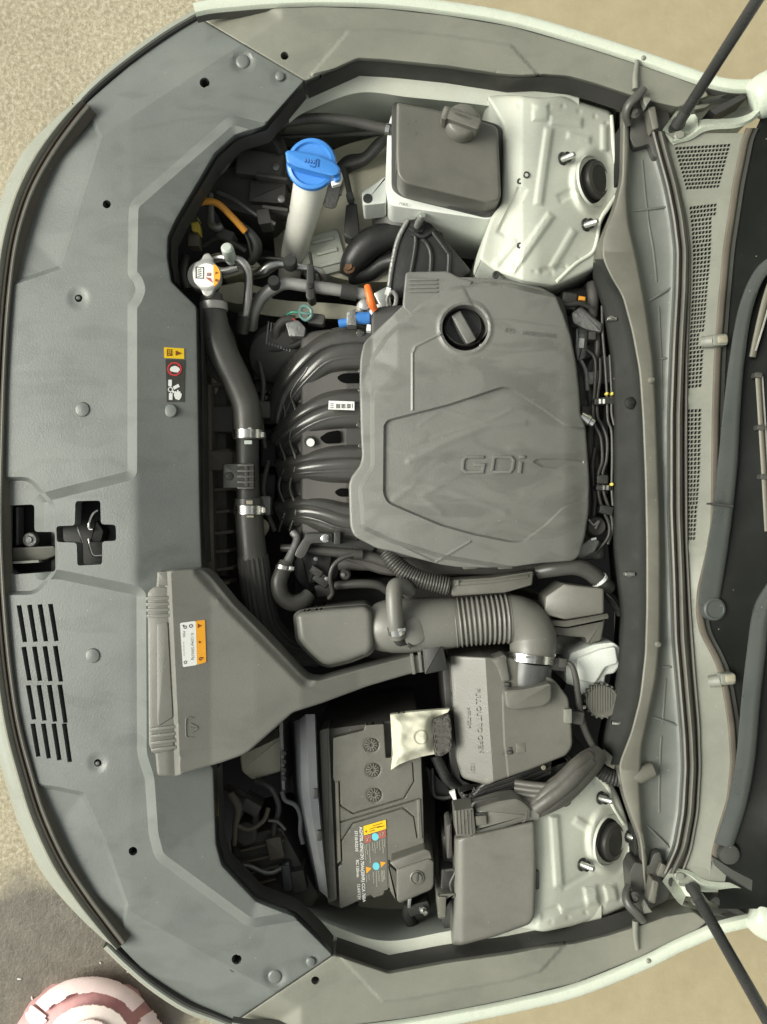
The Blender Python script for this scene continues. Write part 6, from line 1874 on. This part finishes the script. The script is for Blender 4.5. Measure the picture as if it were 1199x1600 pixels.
# ================================================================== BATTERY
ba = thing('battery', 'taupe car battery with three round vents and a printed lid', 'battery', 580, 1270, -320)
bz = -66
prism('case', fillet([(500, 1140), (655, 1120), (664, 1372), (530, 1418), (512, 1412)], 4), bz - 14, -320, 'dark', ba, 3)
prism('front_rail', fillet([(499, 1141, 4), (514, 1137), (520, 1260), (527, 1405), (513, 1412, 4), (505, 1290)], 2), bz - 2, -120, 'box', ba, 2)
LIDB = fillet([(521, 1153, 3), (569, 1141), (571, 1133), (600, 1131), (603, 1184), (612, 1184), (612, 1160), (657, 1152), (661, 1240), (664, 1368), (640, 1376), (602, 1390), (600, 1398), (584, 1403), (580, 1398), (536, 1419), (531, 1419), (529, 1354), (534, 1350), (531, 1286), (524, 1222), (521, 1218)], 2)
def bl_z(X, Y):
    z = bz + 0 * X
    seam = seg_d(X, Y, [(524, 1287), (656, 1248)])
    z = z - 3.0 * np.clip((1.6 - seam) / 1.2, 0, 1)
    for ln in ([(530, 1222), (531, 1258), (552, 1271), (632, 1247), (647, 1221), (645, 1192)], [(534, 1350), (533, 1315), (552, 1286), (630, 1262), (647, 1276), (652, 1308)]):
        z = z - 3.2 * np.clip((1.6 - seg_d(X, Y, ln)) / 1.2, 0, 1)
    pan = [(530, 1222), (531, 1258), (552, 1271), (632, 1247), (647, 1221), (645, 1192), (612, 1192), (600, 1131), (560, 1140), (521, 1153)]
    for (x, y) in ((580, 1164), (583, 1203), (585, 1242)):
        z = z - 1.6 * sm(13, 11, np.hypot(X - x, Y - y))
    return z
BL = lineset([(524, 1287), (656, 1248)], 1.6)
for ln in ([(530, 1222), (531, 1258), (552, 1271), (632, 1247), (647, 1221), (645, 1192)], [(534, 1350), (533, 1315), (552, 1286), (630, 1262), (647, 1276), (652, 1308)]):
    BL += lineset(ln, 1.6)
lid = field('lid', LIDB, bl_z, 'box', ba, step=2.6, edge=1.5, skirt=16, lines=BL, angle=25)
for (x, y) in ((580.5, 1164), (583, 1203), (585, 1242)):
    vt = lathe('vent_plug', (x, y, bz - 2), (0, 0, 1), [(11.2, 0), (11.2, 2.2), (10.4, 2.8), (10, 2), (0.01, 1.8)], 'dark', ba, seg=28)
    mb = MB()
    for k in range(12):
        a = 2 * math.pi * k / 12 + 0.1
        mb.add(*prism_geo(rect(x + 6.2 * math.cos(a), y + 6.2 * math.sin(a), 7.2, 1.9, math.degrees(a)), bz + 1.6, bz - 1.5, 0.3))
    mb.build('spokes', 'lipgrey', vt)
prism('handle', fillet([(524, 1222), (529, 1222), (533, 1345), (527, 1350)], 1), bz + 2, bz - 8, 'lipgrey', ba, 0.8)
prism('handle', fillet([(651, 1250), (657, 1248), (660, 1310), (654, 1312)], 1), bz + 2, bz - 8, 'lipgrey', ba, 0.8)
bt = bz + 0.5
sticker('label_panel', [(568, 1291), (603.5, 1280.5), (606, 1390), (574, 1397)], bt, 'st_grey' if False else 'box', ba, 0.4)
sticker('danger_label', [(568, 1291), (603, 1280.8), (603.8, 1295), (568.6, 1305.5)], bt + 0.6, 'st_yellow', ba, 0.3)
mb = MB()
for (x, y, w) in ((590, 1288.5, 16), (586, 1293.2, 18), (594, 1296 - 4, 10), (582, 1299 - 1, 9), (598, 1291, 6)):
    mb.add(*sticker_geo(rect(x, y, w, 0.9, -16), bt + 1.0, 0.2))
mb.add(*sticker_geo([(570.5, 1298.5), (574, 1297.5), (572.5, 1301.5)], bt + 1.0, 0.2))
mb.build('danger_print', 'st_brown', ba, smooth=False)
mb = MB()
mb.add(*sticker_geo([(569, 1307), (580, 1303.6), (580.5, 1315), (570, 1318)], bt + 0.6, 0.3))
mb.add(*sticker_geo([(591, 1300), (603, 1296.4), (603.4, 1307.5), (592, 1311)], bt + 0.6, 0.3))
mb.build('red_symbol_field', 'st_brick', ba, smooth=False)
mb = MB()
for x, y in ((586.5, 1307.5), (588, 1353.5)):
    sticker('blue_symbol', circ(x, y, 5.4, 18, 6), bt + 0.6, 'st_cyan', ba, 0.4)
mb = MB()
mb.add(*sticker_geo([(572, 1354.5), (581, 1356.5), (573, 1365)], bt + 0.6, 0.3))
mb.add(*sticker_geo([(594.5, 1346.5), (603.5, 1347.5), (596, 1355.5)], bt + 0.6, 0.3))
mb.build('amber_symbol', 'st_orange', ba, smooth=False)
mb = MB()
mb.add(*tube_geo([(572.5, 1309, bt + 1.2), (576, 1312, bt + 1.2), (573.5, 1314, bt + 1.2), (577, 1307.5, bt + 1.2)], 0.6, n=2, seg=4))
mb.add(*tube_geo([(594, 1301, bt + 1.2), (597, 1306, bt + 1.2), (600, 1300.5, bt + 1.2), (597.5, 1301.5, bt + 1.2)], 0.6, n=2, seg=4))
random.seed(11)
for (x0, y0, ln) in ((570.5, 1320, 22), (573.5, 1319, 14), (577.5, 1318, 28), (582.5, 1316.5, 12), (586, 1316, 16), (589.5, 1315, 10), (593.5, 1313, 14), (598, 1311.5, 22), (601, 1311, 12),
                     (573, 1367, 12), (577, 1366, 8), (583.5, 1363, 16), (588, 1361.5, 22), (592, 1360.5, 14), (596.5, 1360, 18), (600.5, 1359, 14), (598.5, 1361, 16)):
    k = y0
    while k < y0 + ln:
        h = random.uniform(1.2, 3)
        mb.add(*sticker_geo(rect(x0 + (k - y0) * 0.05 + random.uniform(-.4, .4), k + h / 2, 1.5, h, 3), bt + 0.6, 0.3))
        k += h + 0.5
mb.build('fine_print', 'st_grey', ba, smooth=False)
text('printed_text', 'AGM70L-DIN(12V) 70Ah(20HR) CCA 760A', 5.0, 566.5, 1350.5, bt + 0.4, 'st_white', ba, rot=-87.5, sx=0.9, bold=0.012)
text('printed_text', '37110-K5210', 4.4, 557, 1314, bt + 0.4, 'st_white', ba, rot=-87.5, sx=0.95, bold=0.012)
text('printed_text', 'RC 120min', 4.4, 559, 1357, bt + 0.4, 'st_white', ba, rot=-87.5, sx=0.95, bold=0.012)
text('printed_text', '12.6V/12V', 4.4, 561, 1393, bt + 0.4, 'st_white', ba, rot=-87.5, sx=0.95, bold=0.012)

bw = thing('battery_shield', 'dark blue grey felt shield wrapped round the battery front', 'battery shield', 480, 1260, -300)
loft('sheet', [[(468, 1124, -60), (470, 1170, -60), (472, 1240, -60), (484, 1310, -60), (500, 1392, -60)], [(478, 1116, -40), (481, 1170, -42), (484, 1240, -44), (494, 1310, -48), (509, 1400, -56)],
               [(492, 1116, -40), (494, 1170, -42), (497, 1240, -44), (503, 1310, -48), (513, 1404, -56)], [(494, 1118, -58), (496, 1170, -60), (499, 1240, -62), (506, 1310, -64), (514, 1405, -70)]], 'bluewall', bw, sub=6)
loft('front_face', [[(468, 1124, -60), (470, 1170, -60), (472, 1240, -60), (484, 1310, -60), (500, 1392, -60)], [(452, 1130, -200), (455, 1170, -200), (460, 1240, -200), (474, 1310, -200), (492, 1392, -200)]], 'bluewall', bw, sub=6)
for y in (1240, 1306):
    prism('notch', fillet(rect(493 if y < 1300 else 499, y, 8, 16), 3), -41, -60, 'black', bw, 1)

tc_ = thing('terminal_cover', 'grey box-shaped terminal cover with a slotted round knob on the battery corner', 'terminal cover', 645, 1370, -120)
prism('box', fillet([(620, 1358), (670, 1341), (678, 1346), (678, 1384), (674, 1390), (625, 1411), (620, 1406)], 3), -30, -130, 'box', tc_, 3, taper=3)
prism('lid_slope', fillet([(609, 1348), (612, 1344), (664, 1326), (672, 1330), (676, 1343), (622, 1360)], 3), lambda x, y: -33 - 0.5 * np.clip(1356 - 0.3 * (x - 620) - y, 0, 30), -120, 'box', tc_, 2)
kn = lathe('knob', (652, 1371, -30), (0, 0, 1), [(11.5, 0), (11.5, 1.5), (10, 2.5), (9, 1), (8, 1), (7.5, 3), (0.01, 3.2)], 'box', tc_, seg=28)
prism('slot', rect(652, 1371, 3, 15, 4), -25.6, -28, 'dark', kn, 0.4)
prism('side_flap', fillet([(606, 1350), (620, 1362), (621, 1410), (610, 1392)], 3), -46, -130, 'box', tc_, 2)
cb = thing('terminal_clamp', 'steel battery clamp and bolt behind the terminal cover', 'clamp', 650, 1425, -160)
prism('plate', fillet(rect(655, 1420, 34, 18, -14), 3), -92, -120, 'black', cb, 2)
lathe('bolt', (660, 1420, -92), (0.3, 0, 1), [(6, 0), (6, 6), (4, 7), (4, 16), (0.01, 17)], 'zinc', cb, seg=8)
tube('cable', [(640, 1410, -100), (638, 1430, -110), (650, 1448, -130), (680, 1452, -150)], 9, 'black', cb, n=6, seg=12)
prism('silver_strip', rect(640, 1411, 5, 16, 6), -84, -100, 'zinc', cb, 0.8)

pw = thing('terminal_wrap', 'crumpled translucent yellow plastic wrap over the battery terminal', 'plastic wrap', 645, 1155, -80)
PWP = [(610, 1117), (640, 1113), (676, 1110), (703, 1108), (700, 1113), (682, 1120), (677, 1150), (680, 1178), (660, 1182), (640, 1188), (625, 1194), (611, 1203), (614, 1180), (612, 1150)]
def pw_z(X, Y):
    z = -40 + 3 * np.sin(X / 7.3 + Y / 19) * np.cos(Y / 11.5) + 1.6 * np.abs(np.sin((X + 0.7 * Y) / 9)) + 1.0 * np.abs(np.sin((X * 0.6 - Y) / 5.2))
    z = z + 3 * sm(30, 8, np.hypot(X - 656, Y - 1150)) - 14 * sm(16, 0, sdf(X, Y, PWP))
    return z
field('wrap', PWP, pw_z, 'paper', pw, step=3, skirt=10)
mb = MB()
o, i = circ(658, 1152, 11.5, 24), circ(658, 1152, 10, 24)
V = [P(x, y, float(pw_z(np.array([x]), np.array([y]))[0]) + 1.2) for x, y in o + i]
mb.add(V, [[k, k + 24, (k + 1) % 24 + 24, (k + 1) % 24] for k in range(24)])
mb.build('terminal_ring', 'tan', pw)
fm = thing('foam_pad', 'rough grey foam pad beside the yellow plastic wrap', 'foam pad', 692, 1150, -100)
field('pad', fillet([(677, 1124), (690, 1120), (703, 1117), (706, 1135), (707, 1172), (690, 1182), (679, 1180)], 3), lambda X, Y: -44 + 1.6 * np.sin(X * 2.1) * np.sin(Y * 1.7), 'foam', fm, step=3, edge=3, skirt=40)
bc = thing('ground_cable', 'black battery cable and tray edge beside the air box', 'cable', 690, 1220, -180)
tube('cable', [(680, 1180, -90), (690, 1200, -90), (700, 1218, -92), (716, 1230, -100)], 9, 'blackgloss', bc, n=6, seg=12)
tube('wire_loop', [(676, 1200, -100), (678, 1240, -104), (690, 1246, -106), (705, 1244, -106), (712, 1230, -106)], 3, 'rubber', bc, n=6, seg=8)
prism('tray', fillet([(664, 1190), (700, 1226), (716, 1244), (690, 1252), (672, 1240)], 4), -110, -200, 'black', bc, 3)
prism('white_flake', [(702, 1238), (711, 1234), (716, 1260), (712, 1256)], -84, -90, 'st_white', bc, 0.5)

# ================================================================== FUSE BOX AND HARNESS
fx = thing('fuse_box', 'taupe fuse box lid in the lower corner next to the strut tower', 'fuse box', 765, 1385, -260)
FX = fillet([(711, 1310, 4), (770, 1296), (836, 1282, 6), (838, 1340), (836, 1432, 8), (828, 1444), (775, 1463), (722, 1477, 8), (706, 1476), (710, 1398)], 5)
field('lid', FX, lambda X, Y: -10 + 0.13 * (X - 770) - 5 * sm(724, 711, X), 'box', fx, step=5, edge=6, skirt=110)
prism('base', fillet([(692, 1306), (712, 1300), (714, 1400), (706, 1478), (690, 1440)], 4), -70, -260, 'black', fx, 4)
prism('side_loop', fillet([(698, 1290), (706, 1286), (707, 1340), (699, 1342)], 3), -36, -90, 'dark', fx, 2)
lt = prism('latch', fillet([(683, 1400), (690, 1396), (712, 1395), (713, 1402), (700, 1406), (698, 1434), (685, 1436)], 4), -22, -80, 'box', fx, 3)
prism('latch_tab', rect(691, 1417, 12, 32, 2), -18, -30, 'lipgrey', lt, 1.5)
prism('hook', fillet(rect(700, 1375, 22, 34, 3), 4), -40, -90, 'black', fx, 3)
tube('wire_clip', [(696, 1360, -30), (712, 1360, -28), (704, 1380, -28), (706, 1392, -30)], 2.4, 'rubber', fx, n=5, seg=8)
mb = MB()
prism('rear_pad', fillet(rect(838, 1375, 10, 30), 4), -16, -60, 'rubber', fx, 3)
cn = thing('harness_connector', 'wide taupe harness connector lying on the fuse box lid', 'connector', 765, 1280, -60)
prism('block', fillet([(710, 1266), (740, 1262), (744, 1302), (736, 1308), (713, 1306)], 2), 14, -30, 'box', cn, 2)
for k in range(5):
    prism('block_rib', rect(714 + k * 5.5, 1285, 1.6, 38, -3), 15.2, 10, 'box', cn, 0.3)
prism('shroud', fillet([(742, 1262), (780, 1250), (808, 1246), (818, 1252), (830, 1262), (832, 1278), (815, 1284), (790, 1292), (744, 1302)], 5), 6, -30, 'box', cn, 6)
prism('latch', fillet(rect(752, 1282, 18, 15, -4), 2), 11, -4, 'lipgrey', cn, 1.5)
prism('slot', rect(752, 1272, 18, 4, -4), 8.5, 0, 'black', cn, 0.4)
tube('guard', [(738, 1260, 8), (742, 1254, 10), (756, 1250, 10), (776, 1246, 8)], 2.4, 'rubber', cn, n=6, seg=8)
tube('boot', [(816, 1266, -10), (826, 1266, -12), (836, 1264, -14)], [18, 15, 17], 'duct', cn, n=5, seg=18)
hr = thing('wiring_harness', 'thick taped wiring harness bundle bending round the strut tower', 'wiring harness', 880, 1225, -100)
tube('bundle', [(830, 1264, -16), (850, 1252, -14), (875, 1236, -16), (900, 1212, -20), (920, 1192, -28), (936, 1178, -40)], [16, 20, 22, 22, 20, 15], 'tape', hr, n=9, seg=22)
for k, (oy, oz, rr) in enumerate(((-12, 8, 10), (2, 14, 11), (13, 8, 9), (-18, -2, 8))):
    tube('strand', [(838, 1262 + oy * 0.5, -14 + oz * 0.6), (858, 1247 + oy, -12 + oz), (880, 1230 + oy, -10 + oz), (902, 1208 + oy, -14 + oz), (922, 1190 + oy * 0.6, -26 + oz * 0.7)], rr, 'tape', hr, n=7, seg=12)
for k, off_ in enumerate((-13, -5, 3, 11)):
    tube('wire', [(806, 1236 + off_, -30), (835, 1240 + off_, -16 + 2 * k), (865, 1238 + off_ * 0.8, -4 + k), (885, 1224 + off_ * 0.8, 0)], 6, 'tape', hr, n=7, seg=10)
prism('sleeve', fillet([(868, 1236), (892, 1232), (893, 1256), (878, 1268), (862, 1262)], 4), -34, -80, 'tape', hr, 4)
tube('conduit', [(930, 1196, -56), (950, 1212, -50), (975, 1218, -46)], 12, 'black', hr, n=9, seg=14, rip=(5, 2))
tube('sleeve_end', [(966, 1214, -40), (995, 1210, -34), (1020, 1202, -34)], [14, 15, 12], 'lipgrey', hr, n=5, seg=16)
prism('pale_tag', fillet([(936, 1178), (946, 1172), (964, 1188), (960, 1202), (948, 1196)], 2), -44, -52, 'cowlgrille', hr, 1)
sp = thing('splice_pack', 'black taped wiring between the air box and the fuse box', 'wiring', 780, 1235, -180)
prism('mass', fillet([(715, 1236), (760, 1232), (860, 1192), (890, 1182), (860, 1230), (800, 1244), (730, 1262)], 6), -64, -200, 'black', sp, 6)
for k in range(6):
    tube('wire', [(722 + 4 * k, 1254 - 3 * k, -62), (760, 1240 - 3 * k, -54 + k), (810, 1226 - 4 * k, -50 + k), (860, 1206 - 4 * k, -56)], 4.5, 'iron' if k % 2 else 'black', sp, n=7, seg=8)
lathe('bright_screw', (848, 1197, -54), (0, 0, 1), [(4, 0), (4, 8), (0.01, 9)], 'tan', sp, seg=8)
lathe('cup', (874, 1196, -110), (0, 0, 1), [(26, 0), (26, 24), (20, 30), (0.01, 31)], 'duct', sp, seg=22)
mb = MB()
rng = np.random.default_rng(3)
for k in range(60):
    x, y = rng.uniform(718, 800), rng.uniform(1222, 1262)
    if abs(y - (1256 - (x - 718) * 0.35)) < 16:
        mb.add(*prism_geo(rect(x, y, rng.uniform(1.5, 4), rng.uniform(1, 2.5), rng.uniform(0, 90)), -52, -60, 0.3))
mb.build('tape_shreds', 'casting', sp)

# ================================================================== PINK BUNDLE ON THE GROUND
pk = thing('pink_bundle', 'round pink object with torn pale wrapping lying on the wet ground', 'bundle', 150, 1590, GZ)
cx, cy = 142, 1640
def dome(h, R):
    return lambda X, Y: GZ + h * np.sqrt(np.clip(1.02 - (((X - cx) / R) ** 2 + ((Y - cy) / (R * 0.97)) ** 2), 0.02, 1.02)) + 1.5 * np.sin(X / 17 + Y / 11)
rg = np.random.default_rng(4)
V, F = [], []
NS = 48
for k, (r, h) in enumerate(((116, 0), (118, 25), (114, 45), (102, 66), (82, 82), (50, 92), (4, 96))):
    for q in range(NS):
        a = 2 * math.pi * q / NS
        rr = r * (1 + 0.025 * math.sin(5 * a + k) + 0.02 * math.sin(11 * a + 2 * k) + rg.uniform(-0.012, 0.012))
        x, y, z = P(cx + rr * math.cos(a), cy + rr * 0.97 * math.sin(a), GZ)
        V.append((x, y, z + h / 1000))
for k in range(6):
    for q in range(NS):
        q2 = (q + 1) % NS
        F.append([k * NS + q, k * NS + q2, (k + 1) * NS + q2, (k + 1) * NS + q])
obj('body', V, F, 'pinkbody', pk, angle=60)
def ragged(a0, a1, r0, r1, j0, j1, seed, n=70):
    """torn strip between two radii, angles in degrees clockwise from straight up in the photo"""
    rg = np.random.default_rng(seed)
    def edge(r, j):
        out = []
        step = 0.0
        for k in range(n + 1):
            a = math.radians(a0 + (a1 - a0) * k / n)
            if k % 9 == 0:
                step = rg.uniform(-j, j)
            q = r * (1 + step + rg.uniform(-j, j) * 0.3)
            out.append((cx + q * math.sin(a), cy - q * math.cos(a)))
        return out
    return edge(r1, j1) + edge(r0, j0)[::-1]
def sheet(poly, h, R, m, name='wrapping'):
    field(name, poly, dome(h, R), m, pk, step=5, skirt=3)
sheet(ragged(-50, 48, 90, 113, 0.030, 0.010, 1), 106, 127, 'pinkpale')
sheet(ragged(-82, -53, 84, 116, 0.04, 0.015, 2), 104, 128, 'pinkpale')
sheet(ragged(58, 80, 88, 116, 0.05, 0.02, 3), 106, 128, 'pinkpale')
sheet(ragged(-80, 80, 30, 69, 0.03, 0.045, 4), 116, 124, 'cream')
sheet(ragged(-60, 70, 8, 46, 0.03, 0.04, 5), 124, 122, 'pinkpale')
mb = MB()
rng = np.random.default_rng(5)
for (x, y) in ((50, 1560), (157, 1505), (200, 1519), (82, 1552), (30, 1530), (120, 1590)):
    a = rng.uniform(0, 90)
    mb.add(*prism_geo(rect(x, y, rng.uniform(2, 6), 1.6, a), GZ + 3, GZ, 0.4))
lt_ = mb.build('paper_scraps', 'st_white', None)
tag(lt_, 'tiny white paper scraps strewn over the dark wet ground', 'litter', None, 'stuff')

# ================================================================== LOOSE LOOMS IN THE DARK GAPS
def loom(label, runs, x, y, z):
    t = thing('wiring_loom', label, 'wiring', x, y, z, 'looms in the gaps')
    for pts, r, m in runs:
        tube('wire', pts, r, m, t, n=6, seg=8)
    return t
lm = loom('thin looms and plugs beside the yellow connector under the trim', [
    ([(300, 300, -110), (330, 280, -96), (352, 262, -92), (372, 224, -96)], 5, 'rubber'),
    ([(318, 384, -120), (340, 372, -108), (360, 378, -104), (384, 392, -110)], 4, 'dark'),
    ([(290, 400, -120), (286, 430, -110), (292, 452, -110)], 7, 'rubber'),
    ([(340, 300, -112), (366, 312, -104), (398, 334, -100), (430, 350, -104)], 3.4, 'casting')], 340, 330, -150)
prism('plug', fillet(rect(352, 366, 26, 16, 20), 3), -98, -130, 'dark', lm, 2)
prism('plug', fillet(rect(412, 338, 20, 24, -10), 3), -92, -130, 'dark', lm, 2)
lm = loom('looms and hoses in the dark corner between duct, battery and trim', [
    ([(352, 1230, -150), (380, 1242, -130), (400, 1262, -124), (396, 1300, -126)], 6, 'dark'),
    ([(400, 1220, -130), (424, 1232, -120), (436, 1262, -118), (428, 1300, -122), (440, 1340, -126)], 5, 'rubber'),
    ([(356, 1360, -110), (384, 1352, -104), (420, 1364, -108), (452, 1350, -112)], 4, 'casting'),
    ([(370, 1380, -118), (410, 1392, -112), (452, 1420, -118)], 5, 'dark')], 400, 1300, -180)
prism('plug', fillet(rect(392, 1262, 30, 20, 30), 3), -110, -150, 'dark', lm, 2)
prism('plug', fillet(rect(430, 1326, 24, 34, -12), 3), -108, -150, 'brown', lm, 2)
lm = loom('small hoses and plugs crowded between engine cover and firewall', [
    ([(910, 470, -90), (925, 490, -84), (934, 530, -86), (930, 580, -92)], 5, 'rubber'),
    ([(918, 600, -96), (926, 640, -92), (922, 690, -96), (928, 740, -98)], 6, 'dark'),
    ([(905, 560, -84), (915, 580, -80), (918, 610, -84)], 4, 'casting'),
    ([(930, 700, -90), (926, 730, -88), (930, 780, -90), (926, 820, -94)], 4, 'rubber')], 925, 640, -150)
prism('plug', fillet(rect(918, 650, 20, 30, 5), 3), -84, -120, 'dark', lm, 2)
prism('plug', fillet(rect(930, 590, 22, 20, -8), 3), -82, -120, 'casting', lm, 2)
lm = loom('small wires and brackets between fan shroud and manifold', [
    ([(404, 560, -130), (412, 600, -120), (408, 650, -122), (414, 700, -126)], 4, 'rubber'),
    ([(420, 720, -140), (412, 760, -130), (418, 800, -130), (430, 830, -128)], 4, 'dark'),
    ([(350, 500, -130), (366, 540, -124), (372, 600, -130)], 5, 'dark')], 410, 660, -180)
prism('plug', fillet(rect(412, 640, 20, 26, 0), 3), -112, -150, 'dark', lm, 2)
prism('plug', fillet(rect(414, 790, 18, 30, 0), 3), -116, -150, 'casting', lm, 2)
